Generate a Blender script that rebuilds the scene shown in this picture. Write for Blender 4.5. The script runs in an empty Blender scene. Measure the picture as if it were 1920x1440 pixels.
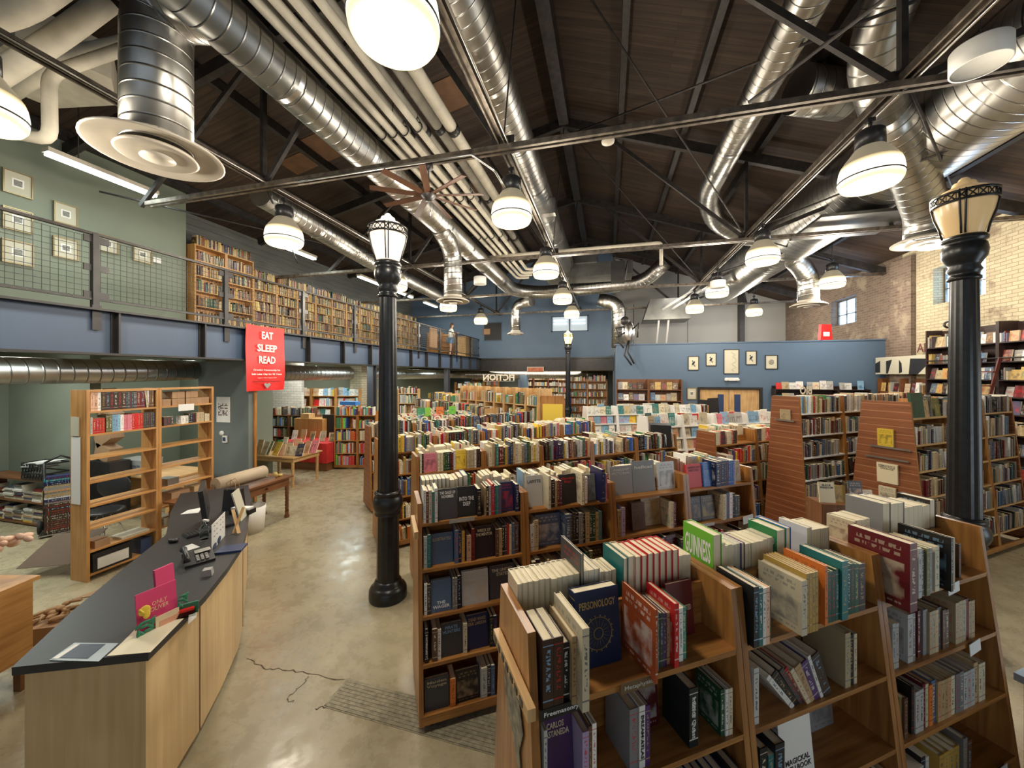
import bpy, math, random
from mathutils import Vector, Matrix
sc = bpy.context.scene
COL = sc.collection
# ---------------------------------------------------------------- camera
# The room: Y runs into the depth, X to the right, Z up. The eye stands 2.6 m above the floor.
EYE = 2.6
YAW = math.atan(180/700)
FPX = 700.0
cam_d = bpy.data.cameras.new('camera')
cam = bpy.data.objects.new('camera', cam_d); COL.objects.link(cam)
cam.location = (0, 0, EYE); cam.rotation_euler = (math.pi/2, 0, YAW)
cam_d.sensor_width = 36.0; cam_d.lens = 36.0*FPX/1920
cam_d.shift_x = 0.0; cam_d.shift_y = -17.0/1920
cam_d.clip_start = 0.05; cam_d.clip_end = 120
sc.camera = cam
# ---------------------------------------------------------------- world, exposure
w = bpy.data.worlds.new('sky'); sc.world = w; w.use_nodes = True
nt = w.node_tree; nt.nodes.clear()
wo = nt.nodes.new('ShaderNodeOutputWorld'); bg = nt.nodes.new('ShaderNodeBackground')
bg.inputs[0].default_value = (0.72, 0.86, 1.0, 1); bg.inputs[1].default_value = 0.18
nt.links.new(bg.outputs[0], wo.inputs[0])
sc.view_settings.view_transform = 'Standard'; sc.view_settings.look = 'None'
sc.view_settings.exposure = 0.66; sc.view_settings.gamma = 1.0
sc.view_settings.use_curve_mapping = False
sc.cycles.use_denoising = True
sc.cycles.max_bounces = 8; sc.cycles.diffuse_bounces = 4; sc.cycles.glossy_bounces = 3
sc.cycles.transparent_max_bounces = 8; sc.cycles.transmission_bounces = 4
sc.cycles.sample_clamp_indirect = 4.0
sc.cycles.caustics_reflective = False; sc.cycles.caustics_refractive = False
PI = math.pi
cY, sY = math.cos(YAW), math.sin(YAW)
def C(s, d, z=0.0):
    """a place given by its distance to the right of and in front of the eye"""
    return Vector((s*cY - d*sY, s*sY + d*cY, z))
def area(name, loc, size, power, color, rot=(0,0,0), size_y=None):
    l = bpy.data.lights.new(name, 'AREA'); l.energy = power; l.color = color; l.size = size
    if size_y: l.shape = 'RECTANGLE'; l.size_y = size_y
    o = bpy.data.objects.new(name, l); COL.objects.link(o); o.location = loc; o.rotation_euler = rot
    return o
WARM = (1.0, 0.90, 0.74)
# added fill light from behind the eye, through an unseen open shop front
area('front_fill_light', (1.0, -7.5, 3.2), 12, 40, (0.86, 0.93, 1.0), (PI/2, 0, 0), 4.5)
area('side_door_daylight', (8.0, 1.6, 1.6), 2.6, 70, (0.72, 0.86, 1.0), (0, PI/2, 0), 2.6)

# ---------------------------------------------------------------- materials
MATS = {}
def nodes(name):
    m = bpy.data.materials.new(name); m.use_nodes = True
    t = m.node_tree; b = t.nodes['Principled BSDF']
    MATS[name] = m
    return m, t, b
def N(t, kind, **kw):
    n = t.nodes.new(kind)
    for k, v in kw.items():
        if k.startswith('i_'): n.inputs[k[2:].replace('_', ' ')].default_value = v
        elif k.startswith('n_'): n.inputs[int(k[2:])].default_value = v
        else: setattr(n, k, v)
    return n
def ramp(t, stops):
    r = t.nodes.new('ShaderNodeValToRGB')
    el = r.color_ramp.elements
    while len(el) < len(stops): el.new(0.5)
    for e, (p, c) in zip(el, stops):
        e.position = p; e.color = (c[0], c[1], c[2], 1)
    return r
def plain(name, col, rough=0.6, metal=0.0, noise=0.0, scale=8.0, bump=0.0, coat=0.0):
    m, t, b = nodes(name)
    b.inputs['Roughness'].default_value = rough; b.inputs['Metallic'].default_value = metal
    b.inputs['Coat Weight'].default_value = coat
    b.inputs['Base Color'].default_value = (*col, 1)
    if noise > 0 or bump > 0:
        tc = N(t, 'ShaderNodeTexCoord'); nz = N(t, 'ShaderNodeTexNoise', i_Scale=scale, i_Detail=6.0)
        t.links.new(tc.outputs['Object'], nz.inputs['Vector'])
        r = ramp(t, [(0.3, [c*(1-noise) for c in col]), (0.7, [min(1, c*(1+noise)) for c in col])])
        t.links.new(nz.outputs['Fac'], r.inputs['Fac']); t.links.new(r.outputs['Color'], b.inputs['Base Color'])
        if bump > 0:
            bp = N(t, 'ShaderNodeBump', i_Strength=bump, i_Distance=0.01)
            t.links.new(nz.outputs['Fac'], bp.inputs['Height']); t.links.new(bp.outputs['Normal'], b.inputs['Normal'])
    return m
def emit(name, col, strength, rough=0.4):
    m, t, b = nodes(name)
    b.inputs['Base Color'].default_value = (*col, 1); b.inputs['Roughness'].default_value = rough
    b.inputs['Emission Color'].default_value = (*col, 1); b.inputs['Emission Strength'].default_value = strength
    return m
def wood(name, dark, light, rough=0.45, gu=1.6, gv=34.0, knots=True):
    m, t, b = nodes(name)
    uv = N(t, 'ShaderNodeTexCoord'); mp = N(t, 'ShaderNodeMapping'); mp.inputs['Scale'].default_value = (gu, gv, 1)
    nz = N(t, 'ShaderNodeTexNoise', i_Scale=1.0, i_Detail=5.0, i_Distortion=0.6)
    nz2 = N(t, 'ShaderNodeTexNoise', i_Scale=2.3, i_Detail=2.0)
    t.links.new(uv.outputs['UV'], mp.inputs['Vector']); t.links.new(mp.outputs['Vector'], nz.inputs['Vector'])
    t.links.new(uv.outputs['UV'], nz2.inputs['Vector'])
    mx = N(t, 'ShaderNodeMath', operation='MULTIPLY_ADD'); mx.inputs[1].default_value = 0.45
    t.links.new(nz2.outputs['Fac'], mx.inputs[0])
    m2 = N(t, 'ShaderNodeMath', operation='MULTIPLY'); m2.inputs[1].default_value = 0.62
    t.links.new(nz.outputs['Fac'], m2.inputs[0]); t.links.new(m2.outputs[0], mx.inputs[2])
    r = ramp(t, [(0.34, dark), (0.52, [(a*0.45+c*0.55) for a, c in zip(dark, light)]), (0.68, light)])
    t.links.new(mx.outputs[0], r.inputs['Fac']); t.links.new(r.outputs['Color'], b.inputs['Base Color'])
    b.inputs['Roughness'].default_value = rough
    bp = N(t, 'ShaderNodeBump', i_Strength=0.12, i_Distance=0.004)
    t.links.new(nz.outputs['Fac'], bp.inputs['Height']); t.links.new(bp.outputs['Normal'], b.inputs['Normal'])
    return m
OAK = wood('oak_plywood', (0.175, 0.062, 0.015), (0.50, 0.23, 0.062), 0.34)
OAKP = wood('pale_oak_plywood', (0.40, 0.22, 0.085), (0.68, 0.44, 0.20), 0.45)
OAKD = wood('dark_oak', (0.10, 0.034, 0.012), (0.23, 0.095, 0.035), 0.45)
OAKO = wood('orange_oak', (0.34, 0.15, 0.04), (0.60, 0.32, 0.11), 0.42)
MAPLE = wood('maple_veneer', (0.56, 0.38, 0.19), (0.74, 0.55, 0.30), 0.42, 0.9, 22)
BLACKWOOD = wood('black_stained_wood', (0.012, 0.008, 0.008), (0.045, 0.022, 0.018), 0.4)
FANW = wood('fan_blade_wood', (0.04, 0.018, 0.01), (0.10, 0.045, 0.025), 0.4)
def grooved(name, base, line, pitch):
    m, t, b = nodes(name)
    uv = N(t, 'ShaderNodeTexCoord'); sp = N(t, 'ShaderNodeSeparateXYZ'); t.links.new(uv.outputs['UV'], sp.inputs[0])
    md = N(t, 'ShaderNodeMath', operation='PINGPONG'); md.inputs[1].default_value = pitch/2
    t.links.new(sp.outputs['Y'], md.inputs[0])
    lt = N(t, 'ShaderNodeMath', operation='LESS_THAN'); lt.inputs[1].default_value = 0.0045
    t.links.new(md.outputs[0], lt.inputs[0])
    mp = N(t, 'ShaderNodeMapping'); mp.inputs['Scale'].default_value = (1.5, 36, 1)
    nz = N(t, 'ShaderNodeTexNoise', i_Scale=1.0, i_Detail=4.0)
    t.links.new(uv.outputs['UV'], mp.inputs['Vector']); t.links.new(mp.outputs['Vector'], nz.inputs['Vector'])
    r = ramp(t, [(0.3, [c*0.75 for c in base]), (0.7, [c*1.2 for c in base])])
    t.links.new(nz.outputs['Fac'], r.inputs['Fac'])
    mix = N(t, 'ShaderNodeMix', data_type='RGBA')
    t.links.new(lt.outputs[0], mix.inputs[0]); t.links.new(r.outputs['Color'], mix.inputs[6]); mix.inputs[7].default_value = (*line, 1)
    t.links.new(mix.outputs[2], b.inputs['Base Color'])
    b.inputs['Roughness'].default_value = 0.4
    bp = N(t, 'ShaderNodeBump', i_Strength=0.6, i_Distance=0.006, invert=True)
    t.links.new(lt.outputs[0], bp.inputs['Height']); t.links.new(bp.outputs['Normal'], b.inputs['Normal'])
    return m
SLAT = grooved('slat_panel_brown', (0.25, 0.085, 0.032), (0.42, 0.2, 0.10), 0.10)

# concrete floor
def floor_mat():
    m, t, b = nodes('polished_concrete')
    tc = N(t, 'ShaderNodeTexCoord')
    n1 = N(t, 'ShaderNodeTexNoise', i_Scale=0.55, i_Detail=7.0, i_Roughness=0.62)
    n2 = N(t, 'ShaderNodeTexNoise', i_Scale=5.0, i_Detail=8.0, i_Roughness=0.7)
    n3 = N(t, 'ShaderNodeTexNoise', i_Scale=38.0, i_Detail=3.0)
    for n in (n1, n2, n3): t.links.new(tc.outputs['Object'], n.inputs['Vector'])
    a = N(t, 'ShaderNodeMath', operation='MULTIPLY_ADD'); a.inputs[1].default_value = 0.5
    bb = N(t, 'ShaderNodeMath', operation='MULTIPLY_ADD'); bb.inputs[1].default_value = 0.4
    cc = N(t, 'ShaderNodeMath', operation='MULTIPLY'); cc.inputs[1].default_value = 0.1
    t.links.new(n3.outputs['Fac'], cc.inputs[0]); t.links.new(cc.outputs[0], bb.inputs[2]); t.links.new(n2.outputs['Fac'], bb.inputs[0])
    t.links.new(bb.outputs[0], a.inputs[2]); t.links.new(n1.outputs['Fac'], a.inputs[0])
    r = ramp(t, [(0.36, (0.295, 0.255, 0.165)), (0.5, (0.375, 0.325, 0.215)), (0.64, (0.45, 0.40, 0.275))])
    t.links.new(a.outputs[0], r.inputs['Fac'])
    # cracks
    vor = N(t, 'ShaderNodeTexVoronoi', feature='DISTANCE_TO_EDGE', i_Scale=0.32)
    nw = N(t, 'ShaderNodeTexNoise', i_Scale=2.5, i_Detail=5.0)
    t.links.new(tc.outputs['Object'], nw.inputs['Vector'])
    va = N(t, 'ShaderNodeVectorMath', operation='MULTIPLY_ADD'); va.inputs[1].default_value = (0.5, 0.5, 0.5)
    t.links.new(nw.outputs['Color'], va.inputs[0]); t.links.new(tc.outputs['Object'], va.inputs[2])
    t.links.new(va.outputs[0], vor.inputs['Vector'])
    lt = ramp(t, [(0.0, (1, 1, 1)), (0.0035, (0, 0, 0))])
    t.links.new(vor.outputs['Distance'], lt.inputs['Fac'])
    mk = ramp(t, [(0.5, (0, 0, 0)), (0.6, (0.55, 0.55, 0.55))]); t.links.new(n1.outputs['Fac'], mk.inputs['Fac'])
    ml = N(t, 'ShaderNodeMath', operation='MULTIPLY'); t.links.new(lt.outputs['Color'], ml.inputs[0]); t.links.new(mk.outputs['Color'], ml.inputs[1])
    mix = N(t, 'ShaderNodeMix', data_type='RGBA'); mix.inputs[7].default_value = (0.06, 0.045, 0.03, 1)
    t.links.new(ml.outputs[0], mix.inputs[0]); t.links.new(r.outputs['Color'], mix.inputs[6]); t.links.new(mix.outputs[2], b.inputs['Base Color'])
    rr = ramp(t, [(0.35, (0.16, 0.16, 0.16)), (0.65, (0.42, 0.42, 0.42))]); t.links.new(n2.outputs['Fac'], rr.inputs['Fac'])
    t.links.new(rr.outputs['Color'], b.inputs['Roughness'])
    bp = N(t, 'ShaderNodeBump', i_Strength=0.10, i_Distance=0.01)
    t.links.new(n2.outputs['Fac'], bp.inputs['Height']); t.links.new(bp.outputs['Normal'], b.inputs['Normal'])
    return m
CONC = floor_mat()
GROUT = plain('old_floor_boards', (0.25, 0.225, 0.155), 0.6, 0, 0.35, 30, 0.3)
def roof_mat():
    m, t, b = nodes('roof_boards')
    uv = N(t, 'ShaderNodeTexCoord')
    br = N(t, 'ShaderNodeTexBrick', i_Scale=1.0, offset=0.37)
    br.inputs['Brick Width'].default_value = 2.4; br.inputs['Row Height'].default_value = 0.14; br.inputs['Mortar Size'].default_value = 0.005
    br.inputs['Color1'].default_value = (0.034, 0.020, 0.013, 1); br.inputs['Color2'].default_value = (0.060, 0.036, 0.023, 1); br.inputs['Mortar'].default_value = (0.02, 0.01, 0.006, 1)
    t.links.new(uv.outputs['UV'], br.inputs['Vector'])
    mp = N(t, 'ShaderNodeMapping'); mp.inputs['Scale'].default_value = (0.7, 14, 1)
    nz = N(t, 'ShaderNodeTexNoise', i_Scale=1.0, i_Detail=6.0)
    t.links.new(uv.outputs['UV'], mp.inputs['Vector']); t.links.new(mp.outputs['Vector'], nz.inputs['Vector'])
    mix = N(t, 'ShaderNodeMix', data_type='RGBA', blend_type='MULTIPLY'); mix.inputs[0].default_value = 1.0
    r = ramp(t, [(0.3, (0.55, 0.55, 0.55)), (0.7, (1.25, 1.2, 1.15))]); t.links.new(nz.outputs['Fac'], r.inputs['Fac'])
    t.links.new(br.outputs['Color'], mix.inputs[6]); t.links.new(r.outputs['Color'], mix.inputs[7]); t.links.new(mix.outputs[2], b.inputs['Base Color'])
    b.inputs['Roughness'].default_value = 0.75
    return m
ROOF = roof_mat()
def brick_mat(name, c1, c2, mort, wear=(0.20, 0.11, 0.07), w0=0.53):
    m, t, b = nodes(name)
    uv = N(t, 'ShaderNodeTexCoord')
    br = N(t, 'ShaderNodeTexBrick', i_Scale=1.0)
    br.inputs['Brick Width'].default_value = 0.24; br.inputs['Row Height'].default_value = 0.08; br.inputs['Mortar Size'].default_value = 0.007
    br.inputs['Color1'].default_value = (*c1, 1); br.inputs['Color2'].default_value = (*c2, 1); br.inputs['Mortar'].default_value = (*mort, 1)
    nw = N(t, 'ShaderNodeTexNoise', i_Scale=7.0, i_Detail=3.0); t.links.new(uv.outputs['UV'], nw.inputs['Vector'])
    va = N(t, 'ShaderNodeVectorMath', operation='MULTIPLY_ADD'); va.inputs[1].default_value = (0.03, 0.03, 0)
    t.links.new(nw.outputs['Color'], va.inputs[0]); t.links.new(uv.outputs['UV'], va.inputs[2]); t.links.new(va.outputs[0], br.inputs['Vector'])
    nz = N(t, 'ShaderNodeTexNoise', i_Scale=1.1, i_Detail=9.0, i_Roughness=0.72); t.links.new(uv.outputs['UV'], nz.inputs['Vector'])
    mk = ramp(t, [(w0, (0, 0, 0)), (w0+0.09, (0.75, 0.75, 0.75))]); t.links.new(nz.outputs['Fac'], mk.inputs['Fac'])
    mix = N(t, 'ShaderNodeMix', data_type='RGBA'); mix.inputs[7].default_value = (*wear, 1)
    t.links.new(mk.outputs['Color'], mix.inputs[0]); t.links.new(br.outputs['Color'], mix.inputs[6]); t.links.new(mix.outputs[2], b.inputs['Base Color'])
    b.inputs['Roughness'].default_value = 0.85
    bp = N(t, 'ShaderNodeBump', i_Strength=0.7, i_Distance=0.012, invert=True)
    t.links.new(br.outputs['Fac'], bp.inputs['Height']); t.links.new(bp.outputs['Normal'], b.inputs['Normal'])
    return m
BRICK = brick_mat('painted_yellow_brick', (0.54, 0.47, 0.33), (0.45, 0.39, 0.27), (0.30, 0.25, 0.17), (0.20, 0.14, 0.10), 0.56)
BRICKR = brick_mat('bare_brown_brick', (0.20, 0.145, 0.112), (0.145, 0.10, 0.078), (0.25, 0.205, 0.16), (0.36, 0.30, 0.215), 0.55)
BRICKW = brick_mat('whitewashed_brick', (0.78, 0.74, 0.68), (0.66, 0.62, 0.56), (0.5, 0.46, 0.4), (0.5, 0.42, 0.36), 0.58)
# spiral sheet-metal duct
def duct_mat(name, pitch, col=(0.50, 0.49, 0.465), rough=0.32):
    m, t, b = nodes(name)
    uv = N(t, 'ShaderNodeTexCoord'); sp = N(t, 'ShaderNodeSeparateXYZ'); t.links.new(uv.outputs['UV'], sp.inputs[0])
    ad = N(t, 'ShaderNodeMath', operation='MULTIPLY_ADD'); ad.inputs[1].default_value = pitch
    t.links.new(sp.outputs['X'], ad.inputs[0]); t.links.new(sp.outputs['Y'], ad.inputs[2])
    md = N(t, 'ShaderNodeMath', operation='PINGPONG'); md.inputs[1].default_value = pitch/2
    t.links.new(ad.outputs[0], md.inputs[0])
    r1 = N(t, 'ShaderNodeMapRange'); r1.inputs['From Min'].default_value = 0.0; r1.inputs['From Max'].default_value = 0.012
    r1.inputs['To Min'].default_value = 1.0; r1.inputs['To Max'].default_value = 0.0
    t.links.new(md.outputs[0], r1.inputs['Value'])
    nz = N(t, 'ShaderNodeTexNoise', i_Scale=3.0, i_Detail=4.0); t.links.new(uv.outputs['Object'], nz.inputs['Vector'])
    rr = ramp(t, [(0.3, (rough*0.9,)*3), (0.7, (rough*1.15,)*3)]); t.links.new(nz.outputs['Fac'], rr.inputs['Fac']); t.links.new(rr.outputs['Color'], b.inputs['Roughness'])
    rc = ramp(t, [(0.35, [c*0.82 for c in col]), (0.65, col)]); t.links.new(nz.outputs['Fac'], rc.inputs['Fac'])
    dk = N(t, 'ShaderNodeMix', data_type='RGBA', blend_type='MULTIPLY'); dk.inputs[7].default_value = (.42, .41, .40, 1)
    t.links.new(r1.outputs[0], dk.inputs[0]); t.links.new(rc.outputs['Color'], dk.inputs[6]); t.links.new(dk.outputs[2], b.inputs['Base Color'])
    b.inputs['Metallic'].default_value = 1.0
    bp = N(t, 'ShaderNodeBump', i_Strength=0.5, i_Distance=0.010)
    t.links.new(r1.outputs[0], bp.inputs['Height']); t.links.new(bp.outputs['Normal'], b.inputs['Normal'])
    return m
DUCT = duct_mat('spiral_duct_metal', 0.16)
DUCTF = duct_mat('corrugated_duct_metal', 0.055, (0.5, 0.49, 0.47), 0.3)
SHEET = plain('sheet_metal', (0.55, 0.54, 0.52), 0.28, 1.0, 0.12, 3)
STEEL = plain('dark_painted_steel', (0.030, 0.028, 0.028), 0.42, 0.3, 0.25, 6)
STEELB = plain('beam_blue_black_steel', (0.062, 0.066, 0.082), 0.38, 0.1, 0.1, 2)
STRUT = plain('weathered_steel', (0.20, 0.17, 0.14), 0.4, 0.8, 0.45, 10)
TRUSS = plain('truss_steel', (0.034, 0.029, 0.027), 0.55, 0.3, 0.4, 8)
IRON = plain('black_cast_iron', (0.016, 0.017, 0.019), 0.32, 0.25, 0.3, 20, 0.1)
RUBBER = plain('black_rubber', (0.02, 0.02, 0.02), 0.7)
BLACKP = plain('black_plastic', (0.018, 0.018, 0.02), 0.35)
COUNTER = plain('black_laminate', (0.028, 0.029, 0.031), 0.42, 0, 0.12, 60)
INSUL = plain('pipe_insulation', (0.56, 0.52, 0.43), 0.7, 0, 0.12, 5)
INSULD = plain('dusty_pipe_insulation', (0.27, 0.25, 0.21), 0.8, 0, 0.2, 4)
GREEN = plain('sage_green_paint', (0.205, 0.235, 0.185), 0.7, 0, 0.04, 1.5)
GREY = plain('slate_grey_paint', (0.155, 0.185, 0.185), 0.65, 0, 0.04, 1.5)
SIDING = grooved('grey_siding', (0.17, 0.175, 0.165), (0.07, 0.07, 0.065), 0.2)
BLUE = plain('slate_blue_paint', (0.100, 0.155, 0.235), 0.6, 0, 0.05, 0.8)
BLUEB = plain('beam_blue_paint', (0.055, 0.085, 0.145), 0.5, 0, 0.05, 1.2)
PANELG = plain('grey_wall_panel', (0.33, 0.33, 0.32), 0.7, 0, 0.05, 0.8)
CEILB = plain('cream_soffit', (0.42, 0.39, 0.31), 0.7, 0, 0.06, 1)
WHITE = plain('white_paint', (0.78, 0.77, 0.74), 0.5)
CREAMM = plain('cream_metal', (0.55, 0.50, 0.42), 0.45, 0, 0.06, 4)
PAPER = plain('white_paper', (0.80, 0.80, 0.78), 0.6)
CARD = plain('brown_cardboard', (0.36, 0.22, 0.12), 0.75, 0, 0.1, 6)
RED = plain('red_vinyl', (0.72, 0.022, 0.02), 0.38, 0, 0.05, 3)
REDC = plain('red_cloth', (0.50, 0.02, 0.02), 0.8, 0, 0.15, 8)
GOLDF = plain('thin_gold_frame', (0.33, 0.26, 0.14), 0.4, 0.6)
MATB = plain('mat_board', (0.52, 0.50, 0.40), 0.8)
CHROME = plain('chrome', (0.7, 0.7, 0.7), 0.15, 1.0)
NAVY = plain('navy_print', (0.03, 0.055, 0.14), 0.4)
TEAL = plain('green_print', (0.03, 0.22, 0.12), 0.5)
PINK = plain('magenta_print', (0.70, 0.07, 0.20), 0.4)
YEL = plain('yellow_print', (0.85, 0.62, 0.08), 0.5)
INK = plain('black_ink', (0.02, 0.02, 0.02), 0.6)
MAROON = plain('maroon_wood', (0.12, 0.025, 0.02), 0.5, 0, 0.2, 6)
def glass_mat():
    m, t, b = nodes('clear_glass')
    b.inputs['Base Color'].default_value = (0.85, 0.95, 0.92, 1); b.inputs['Roughness'].default_value = 0.03
    b.inputs['Transmission Weight'].default_value = 1.0; b.inputs['IOR'].default_value = 1.1
    return m
GLASS = glass_mat()
SKYG = emit('bright_sky_in_window', (0.36, 0.64, 1.0), 2.4)
LAMPG = emit('lit_prismatic_refractor', (1.0, 0.90, 0.62), 3.2)
def _lamp():
    t = LAMPG.node_tree; b = t.nodes['Principled BSDF']; b.inputs['Base Color'].default_value = (.22, .19, .11, 1)
    uv = N(t, 'ShaderNodeTexCoord'); sp = N(t, 'ShaderNodeSeparateXYZ'); t.links.new(uv.outputs['UV'], sp.inputs[0])
    mr = N(t, 'ShaderNodeMapRange'); mr.inputs['From Min'].default_value = -.71; mr.inputs['From Max'].default_value = -.43; t.links.new(sp.outputs['Y'], mr.inputs['Value'])
    r = ramp(t, [(0.0, (1, .72, .34)), (0.22, (1, .88, .60)), (0.45, (1, .97, .85)), (0.75, (1, .93, .70)), (1.0, (.95, .70, .34))]); t.links.new(mr.outputs[0], r.inputs['Fac']); t.links.new(r.outputs['Color'], b.inputs['Emission Color'])
    r2 = ramp(t, [(0.0, (.26,)*3), (0.25, (.5,)*3), (0.5, (1,)*3), (0.8, (.6,)*3), (1.0, (.2,)*3)]); t.links.new(mr.outputs[0], r2.inputs['Fac'])
    m = N(t, 'ShaderNodeMath', operation='MULTIPLY'); m.inputs[1].default_value = 1.7; t.links.new(r2.outputs['Color'], m.inputs[0]); t.links.new(m.outputs[0], b.inputs['Emission Strength'])
_lamp()
LAMPT = emit('glowing_upper_reflector', (0.42, 0.36, 0.25), 0.30)
LAMPT.node_tree.nodes['Principled BSDF'].inputs['Metallic'].default_value = 0.6
SHEETD = plain('dull_sheet_metal', (0.20, 0.20, 0.19), 0.4, 1.0, 0.2, 3)
TUBE = emit('fluorescent_tube', (0.88, 1.0, 0.97), 4.0)
GLOBEW = emit('milk_glass_lit', (1.0, 0.83, 0.62), 0.75, 0.25)
GLOBEY = emit('amber_glass_faint_glow', (0.74, 0.52, 0.26), 0.12, 0.25)  # unlit globe, with a faint glow put into its glass
GLOBEF = emit('amber_globe_lit', (1.0, 0.74, 0.28), 1.3, 0.25)
SHINE = emit('bulb_core', (1.0, 0.97, 0.92), 5.0)
OFFICE = emit('lit_office_glass', (0.42, 0.50, 0.55), 0.35)
OFFTUBE = emit('painted_tube_reflection', (0.85, 0.95, 1.0), 1.3)

# books: colour, accent colour and page paper; the colours sit on the faces of each book
def book_mats():
    out = []
    for kind in ('board', 'spine', 'art'):
        m, t, b = nodes('book_'+kind)
        ca = N(t, 'ShaderNodeVertexColor', layer_name='Col')
        ac = N(t, 'ShaderNodeVertexColor', layer_name='Acc')
        b.inputs['Roughness'].default_value = 0.36 if kind != 'board' else 0.42
        if kind == 'board':
            t.links.new(ca.outputs['Color'], b.inputs['Base Color']); out.append(m); continue
        uv = N(t, 'ShaderNodeTexCoord'); sp = N(t, 'ShaderNodeSeparateXYZ'); t.links.new(uv.outputs['UV'], sp.inputs[0])
        sc_ = N(t, 'ShaderNodeVectorMath', operation='MULTIPLY'); sc_.inputs[1].default_value = (2.2, 24, 1) if kind == 'spine' else (3.2, 3.4, 1)
        t.links.new(uv.outputs['UV'], sc_.inputs[0])
        of = N(t, 'ShaderNodeVectorMath', operation='MULTIPLY_ADD'); of.inputs[1].default_value = (37, 91, 53)
        t.links.new(ac.outputs['Color'], of.inputs[0]); t.links.new(sc_.outputs[0], of.inputs[2])
        nz = N(t, 'ShaderNodeTexNoise', i_Scale=1.0, i_Detail=7.0 if kind == 'art' else 1.0); t.links.new(of.outputs[0], nz.inputs['Vector'])
        def win(src, lo, hi):
            g = N(t, 'ShaderNodeMath', operation='GREATER_THAN'); g.inputs[1].default_value = lo; t.links.new(src, g.inputs[0])
            l = N(t, 'ShaderNodeMath', operation='LESS_THAN'); l.inputs[1].default_value = hi; t.links.new(src, l.inputs[0])
            mm = N(t, 'ShaderNodeMath', operation='MULTIPLY'); t.links.new(g.outputs[0], mm.inputs[0]); t.links.new(l.outputs[0], mm.inputs[1])
            return mm.outputs[0]
        def mul(a, c):
            mm = N(t, 'ShaderNodeMath', operation='MULTIPLY'); t.links.new(a, mm.inputs[0]); t.links.new(c, mm.inputs[1]); return mm.outputs[0]
        def mx(a, c):
            mm = N(t, 'ShaderNodeMath', operation='MAXIMUM'); t.links.new(a, mm.inputs[0]); t.links.new(c, mm.inputs[1]); return mm.outputs[0]
        if kind == 'spine':
            txt = mul(mul(win(nz.outputs['Fac'], 0.53, 2), win(sp.outputs['X'], 0.3, 0.72)), win(sp.outputs['Y'], 0.25, 0.85))
            fac = mx(txt, mx(win(sp.outputs['Y'], 0.90, 0.915), win(sp.outputs['Y'], 0.12, 0.14)))
        else:
            sm = N(t, 'ShaderNodeMapRange'); sm.inputs['From Min'].default_value = .42; sm.inputs['From Max'].default_value = .62; sm.inputs['To Max'].default_value = .75; t.links.new(nz.outputs['Fac'], sm.inputs['Value'])
            art = mul(mul(sm.outputs[0], win(sp.outputs['X'], 0.07, 0.93)), win(sp.outputs['Y'], 0.14, 0.68))
            s2 = N(t, 'ShaderNodeVectorMath', operation='MULTIPLY'); s2.inputs[1].default_value = (26, 7, 1); t.links.new(uv.outputs['UV'], s2.inputs[0])
            n2 = N(t, 'ShaderNodeTexNoise', i_Scale=1.0, i_Detail=0.0); t.links.new(s2.outputs[0], n2.inputs['Vector'])
            tt = mul(mul(win(n2.outputs['Fac'], 0.46, 2), win(sp.outputs['X'], 0.12, 0.88)), mx(win(sp.outputs['Y'], 0.86, 0.92), mx(win(sp.outputs['Y'], 0.77, 0.82), win(sp.outputs['Y'], 0.06, 0.09))))
            th = N(t, 'ShaderNodeMath', operation='MULTIPLY'); th.inputs[1].default_value = .55; t.links.new(tt, th.inputs[0]); tt = th.outputs[0]
            fac = mx(art, tt)
        f2 = N(t, 'ShaderNodeMath', operation='MULTIPLY'); f2.inputs[1].default_value = 0.72; t.links.new(fac, f2.inputs[0])
        mix = N(t, 'ShaderNodeMix', data_type='RGBA'); t.links.new(f2.outputs[0], mix.inputs[0])
        t.links.new(ca.outputs['Color'], mix.inputs[6]); t.links.new(ac.outputs['Color'], mix.inputs[7]); t.links.new(mix.outputs[2], b.inputs['Base Color'])
        out.append(m)
    m, t, b = nodes('book_pages')
    uv = N(t, 'ShaderNodeTexCoord')
    sc_ = N(t, 'ShaderNodeVectorMath', operation='MULTIPLY'); sc_.inputs[1].default_value = (30, 0.6, 1); t.links.new(uv.outputs['UV'], sc_.inputs[0])
    nz = N(t, 'ShaderNodeTexNoise', i_Scale=1.0, i_Detail=2.0); t.links.new(sc_.outputs[0], nz.inputs['Vector'])
    r = ramp(t, [(0.3, (0.66, 0.56, 0.38)), (0.7, (0.92, 0.83, 0.63))]); t.links.new(nz.outputs['Fac'], r.inputs['Fac']); t.links.new(r.outputs['Color'], b.inputs['Base Color'])
    b.inputs['Roughness'].default_value = 0.8
    out.append(m)
    return out
BM = book_mats()

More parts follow.
